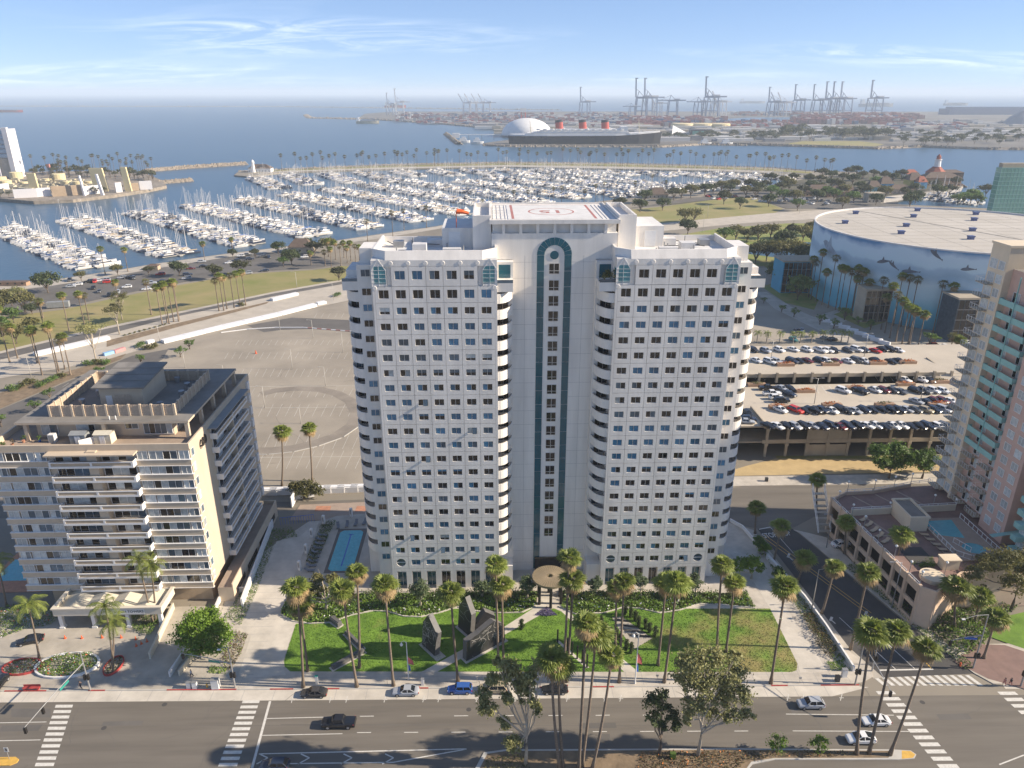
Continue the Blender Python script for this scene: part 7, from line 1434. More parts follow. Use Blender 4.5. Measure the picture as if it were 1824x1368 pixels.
# dark sweep of tyre-worn asphalt with its low white kerb
pts = [(445,803),(480,803),(520,799),(560,790),(600,776),(628,757),(637,738),(625,715),(600,701),(570,694),(530,692),(490,696),(465,702)]
b = MB(); GP_ = [G(*p)for p in pts]
for i in range(len(GP_)-1):
    a,c = GP_[i],GP_[i+1]; p0,p1 = GP_[max(i-1,0)],GP_[min(i+2,len(GP_)-1)]; n0 = (c-p0).normalized(); n1 = (p1-a).normalized(); w = 2.2; q0 = Vector((-n0.y,n0.x,0))*w; q1 = Vector((-n1.y,n1.x,0))*w; b.poly([(a.x+q0.x,a.y+q0.y,.066),(a.x-q0.x,a.y-q0.y,.066),(c.x-q1.x,c.y-q1.y,.066),(c.x+q1.x,c.y+q1.y,.066)])
up_mesh(b.build('tyre_track',mat('tyre_worn',(.245,.21,.168),.85,.25,.1),kind='structure')); b = MB()
for i in range(0,7):a,c = GP_[i],GP_[i+1]; n = (c-a).normalized(); q = Vector((-n.y,n.x,0))*-2.6; b.bar((a.x+q.x,a.y+q.y,.12),(c.x+q.x,c.y+q.y,.12),.3,.16)
b.build('track_kerb','kerb_stone',kind='structure'); b = MB()
ck = [G(x,y)for x,y in((394,593),(440,587),(490,584),(540,584),(590,588),(640,592),(690,596))]
for i,(a,c)in enumerate(zip(ck,ck[1:])):
    for j in range(6):p,q = a.lerp(c,j/6),a.lerp(c,(j+1)/6); b.bar((p.x,p.y,.2),(q.x,q.y,.2),.5,.34,j%2 if i>2 else 0)
b.build('rumble_kerb',['rail_white','paint_red'],label='red and white striped kerb across the parking lot',category='kerb')
mat('barrier_white',(0.74,0.73,0.72),0.6,0.05,0.3)
def barrier_run(px,w,h,label,n,m='barrier_white'):
    pts = [G(x,y)for x,y in px]; T = thing('barrier_wall',label,'barrier',pts[0])
    tot = [p-pts[0]for p in pts]
    for a,c in zip(tot,tot[1:]):
        k = max(1,int((c-a).length/n))
        for j in range(k):p,q = a.lerp(c,j/k),a.lerp(c,(j+.985)/k); b = MB(); b.bar((p.x,p.y,h/2+.05),(q.x,q.y,h/2+.05),w,h); b.build('block',[m],T)
barrier_run([(290,611),(400,584),(500,561),(562,545)],3.2,1.3,'long white barrier wall along the parking lot edge',9); barrier_run([(565,543),(580,540)],2.6,1.2,'short white barrier end piece by the tower',9); barrier_run([(484,536),(530,525)],2.6,1.3,'white barrier wall on the road above the lot',9); barrier_run([(62,634),(110,623),(195,604)],3.0,1.4,'white barrier wall on the shore road near the palms',9); barrier_run([(262,612),(274,609)],2,1.2,'short white barrier block beside a green bush',9); barrier_run([(185,634),(203,629)],1.6,1.2,'pale blue traffic barriers on the road apron',4,'sign_pale' if 'sign_pale' in M else mat('sign_pale',(.25,.42,.62),.6).name); barrier_run([(204,629),(222,623)],1.6,1.2,'faded red traffic barriers on the road apron',4,mat('faded_red',(.55,.25,.24),.6).name)
bk = MB(); bk.prism([(-2.8,-.9),(2.8,-.9),(2.8,.9),(-2.8,.9)],0,1.5); bk.prism([(-2.7,-.6),(2.7,-.6),(2.7,.6),(-2.7,.6)],1.5,1.75); BK = bk.mesh('fence_block',['barrier_white'])
for k in range(9):solo('barrier_block',BK,'white block in the barrier line behind the pool, %s from the tan block'%ordw(k),'barrier',G(476+24*k,880-.9*k),0,'white barrier blocks behind the pool')
for k in range(8):solo('barrier_block',BK,'white block in the diagonal line on the plaza, %s from the arena lawn'%ordw(k),'barrier',G(1475+14.3*k,574+5.6*k),R(-28-3*k),'white barrier blocks on the plaza',.85)
b = MB(); r = random.Random(92)
for k in range(16):
    x,y,a,da = r.uniform(-80,-25),r.uniform(190,300),r.uniform(0,6),r.uniform(-.14,.14)
    for _ in range(r.randrange(10,26)):x2,y2 = x+1.4*math.cos(a),y+1.4*math.sin(a); a+=da; n_ = Vector((y-y2,x2-x,0)).normalized()*r.uniform(.1,.2); b.poly([(x+n_.x,y+n_.y,.0605),(x-n_.x,y-n_.y,.0605),(x2-n_.x,y2-n_.y,.0605),(x2+n_.x,y2+n_.y,.0605)]); x,y = x2,y2
up_mesh(b.build('skid_mark','tyre_worn',kind='structure'))
# lot lamp posts
for k,(x,y,t)in enumerate(((472,727,683),(536,755,722),(580,688,650),(521,658,618),(611,628,590),(558,603,567),(499,588,550),(330,655,622),(398,665,645))):p = G(x,y); lamp_post(p,zat(p,t),'thin pale lamp post on the empty lot, %s from the tan block'%ordw(k),'lamp posts on the empty lot',False,'kerb_stone',1.8)
for k,(x,y,t)in enumerate(((594,535,499),(529,512,482),(286,560,515),(56,672,628),(285,609,575),(1252,412,384),(1260,388,366),(1424,380,330))):p = G(x,y); lamp_post(p,zat(p,t),'pale lamp post along the shore road, %s of the line'%ordw(k),'lamp posts along the shore road',False,'kerb_stone',2.2)
cn2 = O('traffic_cone',CN,None,G(456,630),0,2.0,label='lone orange traffic drum on the empty lot',category='traffic cone')
# small trees and bushes of the lot edge
LT = [tree_mesh(300+k,5,5,420,.5,'leaf_green',nb=6,base=.3)for k in range(2)]
for k,(x,y)in enumerate(((338,622),(322,636),(252,650),(65,735),(90,712),(3,760),(178,672))):tree(LT[k%2],G(x,y),'small dark tree on the lot edge behind the tan block, %s in line'%ordw(k),'small trees on the lot edge',k,.9)
BU = [bush_mesh(320+k,6,4,2.2,380,.5,'leaf_green' if k else 'leaf_olive')for k in range(2)]
for k,(x,y)in enumerate(((262,622),(250,618),(275,620),(160,650),(175,648),(188,648),(110,672),(92,680),(40,690),(25,695),(55,683),(72,688),(430,545),(600,528))):solo('bush',BU[k%2],'low dark bush on the dirt verge, %s along the road'%ordw(k),'bush',G(x,y),k,'bushes on the road verge')
for k in range(9):solo('bush',BU[0],'tiny dry shrub on the road median, %s from the left'%ordw(k),'bush',G(222+9*k,598-2.4*k,.07),k,'shrubs on the road median',.35)
# ---------------------------------------------------------------- palms and trees of the left shore
def za(x,y):return(x/5.7,440+y/5.7)
def zb(x,y):return(300+x/5.365,420+y/5.365)
LPALM = [(za(*c),za(*b_))for c,b_ in(((640,480),(705,855)),((810,470),(865,820)),((870,480),(915,790)),((415,540),(455,850)),((520,800),(590,1300)),((548,785),(600,1260)),((650,900),(720,1300)),((345,830),(430,1300)),((120,800),(180,1130)),((25,790),(100,1170)),((320,850),(380,1180)),((1490,345),(1540,690)),((1590,400),(1650,790)),((1640,390),(1700,770)),((1700,370),(1720,780)),((1740,360),(1765,760)),((1800,360),(1820,740)),((610,940),(660,1240)),((20,620),(45,900)),((430,545),(440,720)),((1185,350),(1215,600)),((1030,10),(1070,280)),((1260,20),(1300,250)))]+[(zb(*c),zb(*b_))for c,b_ in(((435,420),(485,720)),((500,375),(530,715)),((540,390),(560,700)),((590,370),(630,690)),((650,355),(685,675)),((735,340),(740,665)),((85,430),(100,820)),((325,70),(350,250)),((590,30),(620,180)),((1360,160),(1365,280)),((1555,120),(1560,320)),((1640,90),(1650,290)),((1590,60),(1600,230)),((1700,110),(1710,260)),((1780,90),(1790,250)),((1520,40),(1530,200)),((1740,60),(1745,240)),((1820,100),(1830,270)),((1670,60),(1680,210)),((1490,150),(1500,290)))]
for k,(c_,b_)in enumerate(sorted(LPALM)):p = G(*b_); t = GY(*c_,p.y); palm(p,max(5,t.z),'fan palm of the shore road park, %s from the left'%ordw(k),'fan palms by the shore road',[0,1,2,3,4][k%5],k,['fan','far','fan','dead'][k%4],k,1.05)
MT_ = [tree_mesh(340+k,9,10,1200,.95,lf,nb=10,base=.25)for k,lf in enumerate(('leaf_far','leaf_dark','leaf_olive','leaf_green'))]; ET = [tree_mesh(360+k,15,10,900,.55,'leaf_euc' if k else 'leaf_olive','bark_pale',.5,.22,8,.45)for k in range(2)]
for k,(x,y,s,kd)in enumerate(((86,522,1.25,1),(22,545,1.0,2),(45,556,1.1,2),(5,560,1.0,2),(25,575,.8,3),(58,560,.6,1),(320,492,1.0,1),(383,498,1.0,0),(428,490,1.0,0),(496,452,.9,1),(520,472,1.1,1),(505,475,.7,3),(210,490,.7,2),(265,490,.6,0),(455,460,.7,0),(415,458,.6,1),(145,500,.6,2),(560,455,1.1,0),(585,450,1.1,2),(604,500,.9,0),(3,600,1.0,3),(30,612,.9,2),(60,590,.7,2),(545,445,.9,1))):tree(MT_[kd],G(x,y),'dark spreading tree near the marina car park, %s listed from the seawall'%ordw(k),'trees by the marina car park',k*1.3,s)
for k,(x,y,s)in enumerate(((213,596,1.0),(172,645,1.15),(218,570,.95),(40,556,.9))):tree(ET[k%2],G(x,y),['pale-trunked tree at the grass edge of the shore road','pale-trunked tree on the dirt verge before the road','thin tree behind the grass edge tree','bare spreading tree by the far picture edge'][k],None,k,s,'eucalyptus_tree')
lc = [((1430,65),'s'),((1590,95),'s')]; r = random.Random(9); n = 0
cl = [(za(710,345),'g'),(za(790,390),'w'),(za(910,360),'k'),(za(965,360),'R'),(za(1010,350),'w'),(za(1070,345),'s'),(za(1100,365),'R'),(za(1240,320),'s'),(za(1300,320),'k'),(za(1360,325),'g'),(za(720,410),'s'),(za(950,425),'k'),(za(1010,460),'g'),(za(1290,415),'w'),(za(1490,435),'w'),(za(1630,285),'R'),(za(1540,375),'s'),(za(1640,360),'k'),(za(1200,470),'s'),(za(1110,500),'k'),(zb(320,255),'s'),(zb(335,300),'k'),(zb(215,320),'r'),(zb(185,380),'n'),(zb(175,415),'s'),(zb(580,265),'w'),(zb(640,250),'n'),(zb(690,200),'w'),(zb(760,190),'g'),(zb(780,230),'n'),(zb(900,205),'g'),(zb(960,210),'n'),(zb(760,365),'s'),(zb(920,340),'n'),(zb(1300,210),'w')]
for k,(p,c)in enumerate(sorted(cl)):car(r.choice(CAR_KINDS),c,G(*p,.05),R(r.choice((20,200,110))),'%s car in the marina car park, %s from the left'%(CARW[c],ordw(k)),'cars in the marina car park',full=False,sc=1.1)
def hut(px,w,d,h,rh,wall,roof,label,rz=0,cat='building',name='house'):
    p = G(*px); T = thing(name,label,cat,p,rz); b = MB(); b.box(-w/2,w/2,-d/2,d/2,0,h); b.build('wall',[wall],T); b = MB(); o = .6; z = h
    b.poly([(-w/2-o,-d/2-o,z),(w/2+o,-d/2-o,z),(w/4,0,z+rh),(-w/4,0,z+rh)]); b.poly([(w/2+o,d/2+o,z),(-w/2-o,d/2+o,z),(-w/4,0,z+rh),(w/4,0,z+rh)]); b.poly([(w/2+o,-d/2-o,z),(w/2+o,d/2+o,z),(w/4,0,z+rh)]); b.poly([(-w/2-o,d/2+o,z),(-w/2-o,-d/2-o,z),(-w/4,0,z+rh)]); b.build('roof',[roof],T)
    for k in range(max(1,int(w/4))):b = MB(); x = -w/2+w*(k+.5)/max(1,int(w/4)); b.box(x-.6,x+.6,-d/2-.04,-d/2,1.0,min(h-.3,2.3)); b.build('window',['glass_dark'],T)
    return T
mat('shingle_brown',(0.12,0.085,0.065),0.85,0.2,0.5); mat('roof_red',(0.34,0.11,0.07),0.85,0.15,0.4); mat('wall_yellow',(0.55,0.43,0.12),0.8); mat('wall_aqua',(0.22,0.45,0.45),0.8); mat('wall_blue',(0.16,0.40,0.60),0.8)
hut((538,448),15,11,4,5,'tan_stucco','shingle_brown','brown hip-roofed marina house by the seawall'); hut((1170,352),20,14,4,6,'tan_stucco','shingle_brown','brown hip-roofed house at the edge of the park')
hut((275,480),6,4,2.6,1,'tan_dark','shingle_brown','small kiosk in the marina car park'); hut((25,508),16,4,2.2,.6,'planter_wall','shingle_brown','low brown hut on the seawall at the picture edge'); b = MB(); b.box(-5,5,-1.3,1.3,.4,3.2); solo('white_trailer',b.mesh('white_trailer',['shed_grey']),'grey skip container on the park grass','skip',G(105,548),R(12))
# ---------------------------------------------------------------- park and village on the right
RT = [((1148,362),1),((1200,357),0),((1213,355),2),((1230,352),2),((1255,348),1),((1270,345),0),((1285,342),2),((1298,346),1),((1318,372),1),((1289,364),0),((1369,368),1),((1345,352),0),((1350,345),1),((1328,352),2),((1305,340),2),((1220,398),2),((1236,396),2),((1335,340),0),((1362,338),0),((1373,350),3),((1390,345),0),((1405,340),2),((1395,360),3),((1415,362),2),((1430,350),0),((1445,340),1),((1460,345),0),((1470,352),3),((1485,358),3),((1440,330),0),((1460,328),0),((1480,335),1),((1500,325),0),((1518,330),1),((1535,322),0),((1555,318),0),((1560,335),3),((1575,322),0),((1590,325),1),((1605,320),0),((1615,330),1),((1640,335),0),((1500,350),2),((1520,362),3),((1540,352),0),((1560,365),1),((1575,355),2),((1610,352),0),((1630,362),1),((1670,352),1),((1690,348),0),((1715,365),3),((1728,362),3),((1740,368),3),((1705,366),3),((1755,350),0),((1412,325),0),((1395,330),2),((1372,328),0),((1180,375),1),((1140,378),1),((1105,372),0),((1420,375),3),((1500,372),2),((1490,340),0),((1530,340),1),((1455,360),1),((1510,315),0),((1525,312),1),((1665,340),0),((1700,335),0),((1630,345),1),((1480,322),1),((1465,318),0),((1620,370),1)]
for k,(p,kd)in enumerate(sorted(RT)):tree(MT_[kd],G(*p),'dark round tree in the park and village, %s from the left'%ordw(k),'trees of the park and village',k*1.7,1.2+.35*((k*7)%5)/5)
GR = [(1290,432,3,1.2),(1310,428,2,1.2),(1330,432,0,1.1),(1345,470,0,1.5),(1365,465,1,1.5),(1385,470,2,1.6),(1400,468,0,1.6),(1420,472,2,1.6),(1435,475,1,1.5),(1445,468,0,1.4),(1350,430,2,1.3),(1372,425,2,1.2),(1410,425,0,1.2),(1430,430,2,1.3),(1448,420,2,1.2),(1225,418,1,1.3),(1450,445,0,1.4),(1395,445,1,1.5),(1375,490,3,.8),(1400,512,3,1.3),(1420,535,3,1.4),(1385,505,1,1.2),(1452,505,3,1.2)]
for k,(x,y,kd,s)in enumerate(sorted(GR)):tree(MT_[kd],G(x,y),'tall dark tree of the grove beside the arena, %s from the left'%ordw(k),'grove beside the arena',k,s)
for k,(x,y,s)in enumerate(((1460,578,.8),(1485,585,.7),(1504,570,1.0),(1528,578,.6),(1550,588,.8),(1360,540,.5),(1392,556,.6),(1414,565,.7),(1655,615,.9),(1665,612,.6),(1700,648,.8))):tree(LT[k%2],G(x,y),'small light green tree on the plaza, %s from the tower'%ordw(k),'small trees on the plaza',k,s*1.3)
def zd(x,y):return(1330+x/4.56,440+y/4.56)
PPALM = [(zd(*c),zd(*b_))for c,b_ in(((500,90),(500,300)),((555,35),(560,280)),((670,80),(660,340)),((630,195),(610,400)),((735,160),(720,420)),((770,170),(750,430)),((820,190),(800,440)),((855,165),(845,480)),((930,190),(890,470)),((960,280),(945,500)),((880,250),(850,470)),((1070,260),(1050,540)),((1200,230),(1190,520)),((1270,240),(1250,540)),((1330,255),(1310,540)),((1160,310),(1120,700)),((1170,380),(1160,740)),((1230,430),(1210,770)),((1290,480),(1260,790)),((1370,510),(1320,800)),((1455,540),(1390,820)),((1535,290),(1510,600)),((1620,310),(1600,640)),((1640,380),(1620,660)),((1140,400),(1090,670)),((1310,500),(1310,790)),((1650,720),(1640,900)),((1710,740),(1690,880)),((1740,750),(1700,920)),((530,120),(520,300)),((905,215),(870,460)))]
for k,(c_,b_)in enumerate(sorted(PPALM)):p = off_arena(b_[0],b_[1]); t = GY(*c_,p.y); palm(p,max(6,t.z),'fan palm on the arena plaza, %s from the left'%ordw(k),'fan palms on the arena plaza',k%5,k,['fan','far','fan'][k%3],k,1.15)
for k,(x,y)in enumerate(((1348,607),(1365,608),(1388,608),(1412,609),(1425,608),(1445,608),(1465,606),(1482,605),(1498,606),(1510,607))):palm(G(x,y+3),4.5,'young feather palm in the row behind the parking deck, %s from the tower'%ordw(k),'young palms behind the parking deck',0,k,'feather',k,.9,name='feather_palm')
for k,(x,y,c)in enumerate(((1417,592,'g'),(1428,590,'s'),(1413,607,'c'),(1470,604,'s'),(1483,607,'k'),(1592,570,'w'),(1606,568,'k'),(1680,618,'w'),(1660,617,'r'),(1670,620,'k'),(1710,640,'s'),(1722,612,'w'))):car('sedan' if k%2 else 'suv',c,G(x,y,.06),R(30+40*k),'%s car on the plaza behind the parking deck, %s from the tower'%(CARW[c],ordw(k)),'cars on the plaza',full=False)
r = random.Random(31)
for k in range(44):x = 1262+k*5.0+r.uniform(-2,2); y = (353+r.uniform(-3,3))if x<1300 else(358+(x-1400)*.045+r.uniform(-6,5)); c = r.choice('wwskgnRws'); car(r.choice(CAR_KINDS),c,G(x,y,.05),R(r.uniform(0,180)),'%s car in the village car park, %s from the left'%(CARW[c],ordw(k)),'cars in the village car park',full=False,sc=1.2)
sheet('village_ground',P((1120,371),(1230,354),(1330,343),(1440,317),(1549,309),(1690,320),(1700,334),(1560,352),(1590,372),(1400,372),(1340,353),(1240,361)),mat('village_soil',(.075,.068,.04),.95,.4,.03).name,.047,kind='structure')
hut((1455,348),30,14,5,6,'planter_wall','shingle_brown','long brown-roofed village building among trees'); hut((1497,350),34,14,5,6,'planter_wall','shingle_brown','second brown-roofed village building with low eaves'); hut((1553,342),14,12,6,6,'wall_aqua','shingle_brown','aqua gabled village shop'); hut((1574,338),14,12,7,7,'wall_blue','shingle_brown','pale blue gabled village shop'); hut((1625,333),16,12,8,8,'wall_yellow','shingle_brown','yellow gabled village shop'); hut((1638,335),10,10,7,6,'wall_blue','roof_red','bright blue gabled village shop'); hut((1670,330),44,16,9,6,'planter_wall','shingle_brown','large brown waterfront restaurant'); hut((1620,318),16,12,6,5,'trim_white','roof_red','red-roofed white village house on the point'); hut((1600,344),26,10,5,4,'peach_wall','shingle_brown','low peach village shop row'); hut((1690,320),26,14,9,3,'shingle_brown','shingle_brown','dark boxy restaurant by the water'); hut((1555,372-12),16,10,9,1,'concrete','tan_concrete','grey block building behind the arena roof')
lt = G(1664,322); L_ = thing('lighthouse_tower','white lantern tower above red roofs on the village point','tower',lt); b = MB(); b.box(-9,9,-7,7,0,10); b.build('base',['planter_wall'],L_); b = MB(); b.lathe([(12,10),(5,16),(5,16.5)],8); b.build('roof',['roof_red'],L_); b = MB(); b.lathe([(4,16),(3.2,24),(4.2,24.2),(4.2,25)],10); b.build('shaft',['trim_white'],L_); b = MB(); b.lathe([(2.4,25),(2.4,28),(2.8,28.1),(.3,31)],10); b.build('lantern',['roof_red'],L_)
sheet('harbour_walk',P((1560,352),(1700,338),(1716,333),(1712,341),(1640,352),(1570,362)),'concrete_pale',.058,kind='structure')
# house on the marina spit's near tip
hut((465,306),30,14,5,5,'trim_white','shingle_brown','white restaurant house at the tip of the marina spit'); b = MB(); b.lathe([(2.6,0),(1.8,12),(2.4,12.1),(2.2,14),(.2,16.5)],10); solo('small_lighthouse',b.mesh('small_lighthouse',['trim_white']),'small white lighthouse at the spit tip','lighthouse',G(452,307))
r = random.Random(14); outer = [(505,302.5),(600,299),(700,295),(900,291),(1100,293),(1250,297),(1376,301),(1449,307),(1490,310)]
def oy(x):
    for(x0,y0),(x1,y1)in zip(outer,outer[1:]):
        if x0<=x<=x1:return y0+(y1-y0)*(x-x0)/(x1-x0)
    return 305
xs = []; x = 506
while x<1488:xs.append(x+r.uniform(-4,4)); x+=r.choice((4,7,11,14,18))
for k,x in enumerate(sorted(xs)):
    p = G(x,oy(x)+r.uniform(0,2)); palm(p,r.uniform(15,23),'slender far palm on the marina spit, %s from the left'%ordw(k),'palms along the marina spit',k%3,k,'far',k,1.6)
for k,(x,y)in enumerate(((940,372),(915,376),(1040,372),(1060,366),(700,425),(655,432),(720,412),(1185,350),(1160,345),(1130,352),(985,370),(760,408),(860,392),(1000,371),(1075,362))):p = G(x,y-2); palm(p,r.uniform(14,19),'seawall palm behind the tower, %s listed'%ordw(k),'palms along the seawall',k%3,k,'far',k,1.2)
# ---------------------------------------------------------------- oil island at the left
mat('oil_cream',(0.62,0.52,0.30),0.8,0.08,0.05); mat('oil_white',(0.66,0.64,0.64),0.8,0.06,0.05); mat('oil_tan',(0.40,0.30,0.20),0.85,0.2,0.1); mat('oil_steel',(0.45,0.40,0.28),0.7,0.3,0.1); mat('tower_panel',(0.33,0.42,0.50),0.6,0.1,.1)
island('oil_island',[(-200,365),(0,356),(60,361),(130,358),(200,350),(260,341),(297,333),(290,324),(262,312),(200,306),(60,308),(-200,312)],'rocks',-3,1.5)
def wallp(name,px,h,t,m,label,cat='screen wall',z=1.5):
    pts = [G(x,y,z)for x,y in px]; b = MB()
    for a,c in zip(pts,pts[1:]):b.bar((a.x,a.y,z+h/2),(c.x,c.y,z+h/2),t,h)
    return b.build(name,m,label=label,category=cat)
wallp('screen_wall',[(26,353),(68,351)],8.5,2,'oil_white','curving white screen wall nearest on the oil island'); wallp('screen_wall',[(68,350.5),(92,349)],8.5,2,'oil_white','short white screen wall piece beside a notch'); wallp('screen_wall',[(94,350),(150,347)],10,2,'oil_tan','long tan screen wall in the middle of the oil island'); wallp('screen_wall',[(152,347),(182,344)],8.5,2,'oil_white','white screen wall with a raking shadow'); wallp('screen_wall',[(207,343),(218,342)],10,2,'oil_white','white rounded screen wall by orange equipment'); wallp('screen_wall',[(232,340),(248,339)],8,2,'oil_tan','brown screen wall near the island point'); wallp('screen_wall',[(250,338),(272,337)],9,1.5,'oil_white','pale roofed screen near the island point'); wallp('screen_wall',[(-20,344),(17,340)],8,2,'oil_white','white screen wall at the picture edge of the oil island')
def fin(px,w,h,lean,m,label):
    p = G(*px,1.5); b = MB(); b.poly([(-w/2,0,0),(w/2,0,0),(w/2-lean,0,h),(-w/2-lean*.6,0,h)]); b.poly([(w/2,2.5,0),(-w/2,2.5,0),(-w/2-lean*.6,2.5,h),(w/2-lean,2.5,h)])
    for(a,c)in(((-w/2,0),(-w/2-lean*.6,h)),((w/2,0),(w/2-lean,h))):b.poly([(a[0],0,a[1]),(c[0],0,c[1]),(c[0],2.5,c[1]),(a[0],2.5,a[1])])
    b.poly([(-w/2-lean*.6,0,h),(w/2-lean,0,h),(w/2-lean,2.5,h),(-w/2-lean*.6,2.5,h)]); solo('sculptural_fin',b.mesh('sculptural_fin',[m]),label,'screen fin',p)
fin((62,342),9,19,1,'oil_cream','square cream fin on the near oil island'); fin((181,341),15,24,3,'oil_cream','widest cream fin in the middle of the oil island'); fin((229,341),6.5,25,2,'oil_cream','narrow cream fin near the island point'); fin((150,349),2,20,2,'oil_white','thin white pylon beside the tan wall'); fin((182,348),3,21,3,'oil_white','thin pale pylon before the widest fin')
tb = G(17,316,1.5); Tt = thing('drill_tower','tall white stepped drill tower with grey panels at the left edge','tower',tb); ht = zat(tb,231); b = MB(); w = 24
b.box(-w/2,w/2,0,14,0,ht); b.build('shaft',['oil_white'],Tt)
b = MB(); b.box(w/2-6,w/2,-4,0,0,ht+2); b.build('fin',['oil_white'],Tt); b = MB(); b.box(-w/2,-w/2+5,-4,0,0,ht); b.build('fin',['oil_white'],Tt)
for k in range(6):b = MB(); z = ht*(.42+.095*k); b.box(-w/2+5.2,w/2-6.2,-2.5,-.1,z,z+ht*.07); b.build('panel',['tower_panel'],Tt)
b = MB(); b.box(-w/2+5.2,w/2-6.2,-1.5,-.05,0,ht*.4); b.build('base_panel',['concrete'],Tt)
r = random.Random(77)
tk = MB(); tk.lathe([(6,0),(6,6),(5.7,6.4)],16); TKM = tk.mesh('storage_tank',['oil_cream'])
for k,(x,y,s)in enumerate(((105,322,1.3),(30,318,1.2),(12,332,1.0),(85,326,.8),(60,326,.8),(140,332,.9),(2,326,1.1),(160,330,.7),(120,330,.7),(45,332,.8))):solo('storage_tank',TKM,'cream storage tank on the oil island, %s listed from the drill mast'%ordw(k),'tank',G(x,y,1.5),0,'tanks on the oil island',s)
b = MB()
for _ in range(150):p = G(r.uniform(0,165),r.uniform(324,344),1.5); s = r.uniform(1.5,5); b.box(p.x-s,p.x+s,p.y-s*.5,p.y+s*.5,1.5,1.5+r.uniform(1.5,4.5))
b.build('oil_plant_clutter','oil_steel',kind='stuff',label='low mass of cream pipework and sheds')
def derrick(px,top,label,m1='paint_red'):
    p = G(*px,1.5); h = zat(p,top)-1.5; T = thing('drill_mast',label,'mast',p); b = MB(); 
    for x,y in((-1.6,-1.6),(1.6,-1.6),(1.6,1.6),(-1.6,1.6)):b.tube([(x,y,0),(x*.5,y*.5,h)],.25,4)
    for k in range(9):z = h*k/9; q = 1.6-.8*k/9; b.bar((-q,-q,z),(q,-q,z+h/9),.2,.2); b.bar((q,q,z),(-q,q,z+h/9),.2,.2)
    b.build('frame',['metal_dark'],T); b = MB(); b.box(-1.2,1.2,-1.2,1.2,h*.86,h); b.build('top',[m1],T)
derrick((95,334),290,'red-topped lattice drill mast on the oil island')
def grove(name,poly_px,h,dens,size,m,z=1.5,seed=1,label=None):return strip_leaves(name,[(p.x,p.y)for p in P(*poly_px)],z,h,dens,size,m,seed,label=label)
FT = [tree_mesh(400+k,9,9,160,1.3,'leaf_far',nb=6,base=.25)for k in range(3)]
for k in range(46):x = r.uniform(55,285); y = 312+r.uniform(-2,8)+(x-150)*.05; tree(FT[k%3],G(x,y,1.5),'dark tree at the back of the oil island, %s planted'%ordw(k),'trees of the oil island',k,r.uniform(.8,1.5))
for k in range(14):x = r.uniform(0,290); tree(FT[k%3],G(x,352-.06*x+r.uniform(-2,1)if x>190 or x<26 else 346,1.5),'dark tree along the near shore of the oil island, %s planted'%ordw(k),'trees of the oil island',k,r.uniform(.5,.9))
for k in range(34):x = r.uniform(60,275); p = G(x,r.uniform(308,318),1.5); palm(p,r.uniform(16,26),'tall thin palm on the oil island, %s planted'%ordw(k),'palms of the oil island',k%3,k,'far',k,1.3)
# ---------------------------------------------------------------- ocean liner and dome
mat('ship_black',(0.016,0.015,0.018),0.6,0.2,0.02); mat('ship_red',(0.42,0.06,0.04),0.6,0.1,0.05); mat('ship_white',(0.68,0.67,0.65),0.6,0.05,0.1); mat('ship_deck',(0.42,0.36,0.28),0.8)
sa,sb = G(905,257),G(1177,257); T = thing('ocean_liner','black-hulled ocean liner with three red funnels moored by the dome','ship',sa.lerp(sb,.5),math.atan2(sb.y-sa.y,sb.x-sa.x)); L = (sb-sa).length; W_ = 36
def shell(z0,z1,f0,f1,a0=1.0,a1=1.0,st=None):
    b = MB(); st = st or[(-.5,.25),(-.47,.6),(-.4,.9),(-.25,1),(.2,1),(.35,.78),(.45,.35),(.5,.03)]; rg = []
    for t,w in st:
        i = len(b.v); sh = 4.5*max(0,t-.15)**1.3*6; x0,x1 = t*L*a0,t*L*a1; b.v+=[(x0,-w*W_/2*f0,z0),(x1,-w*W_/2*f1,z1+sh),(x1,w*W_/2*f1,z1+sh),(x0,w*W_/2*f0,z0)]; rg.append(i)
    for a,c in zip(rg,rg[1:]):
        for j in range(4):b.f.append((a+j,c+j,c+(j+1)%4,a+(j+1)%4)); b.m.append(0)
    b.f.append(tuple(rg[0]+k for k in range(4))); b.m.append(0); return b
shell(-1.5,17,.92,1,.985,1.0).build('hull',['ship_black'],T); b = shell(17.0,20,.995,.985,.98,.98); b.build('upper_hull',['ship_white'],T)
def dk(x0,x1,w,z0,z1,m='ship_white',name='deckhouse'):b = MB(); b.box(x0,x1,-w/2,w/2,z0,z1); return b.build(name,[m],T)
dk(-118,92,32,20,22.6); dk(-105,88,29,22.6,25.4); dk(-92,86,26,25.4,28.4); dk(-60,84,20,28,30.5); dk(72,86,26,28,35,name='bridge'); dk(-115,90,32.4,21.7,22.0,'ship_deck','deck'); dk(-102,86,29.6,24.8,25.05,'ship_deck','deck')
for k,x in enumerate((-52,-4,42)):
    F_ = O('funnel',None,T,(x,0,28)); b = MB(); b.lathe([(6.5,0),(6.2,15)],16,sx=1.25,sy=.8); b.build('stack',['ship_red'],F_,smooth=False); b = MB(); b.lathe([(6.25,15),(6.15,19.5)],16,sx=1.25,sy=.8); b.build('band',['ship_black'],F_)
    F_.rotation_euler = (0,R(-6),0)
    for s in(-1,1):b = MB(); b.tube([(x+9,s*9,28),(x+9,s*10,32)],1.4,8); b.build('ventilator',['ship_white'],T)
for x in range(-95,80,14):b = MB(); b.lathe([(1.4,0),(1.5,1.6)],8,sx=3.0); [O('lifeboat',b.mesh('lifeboat',['ship_white']),T,(x,s*15,28.2))for s in(-1,1)]
for x,h in((112,50),(-110,46)):b = MB(); b.tube([(x,0,19),(x-3,0,h)],[.9,.4],6); b.bar((x-5,0,h*.7),(x+2,0,h*.7),.4,.4); b.build('mast',['oil_steel'],T)
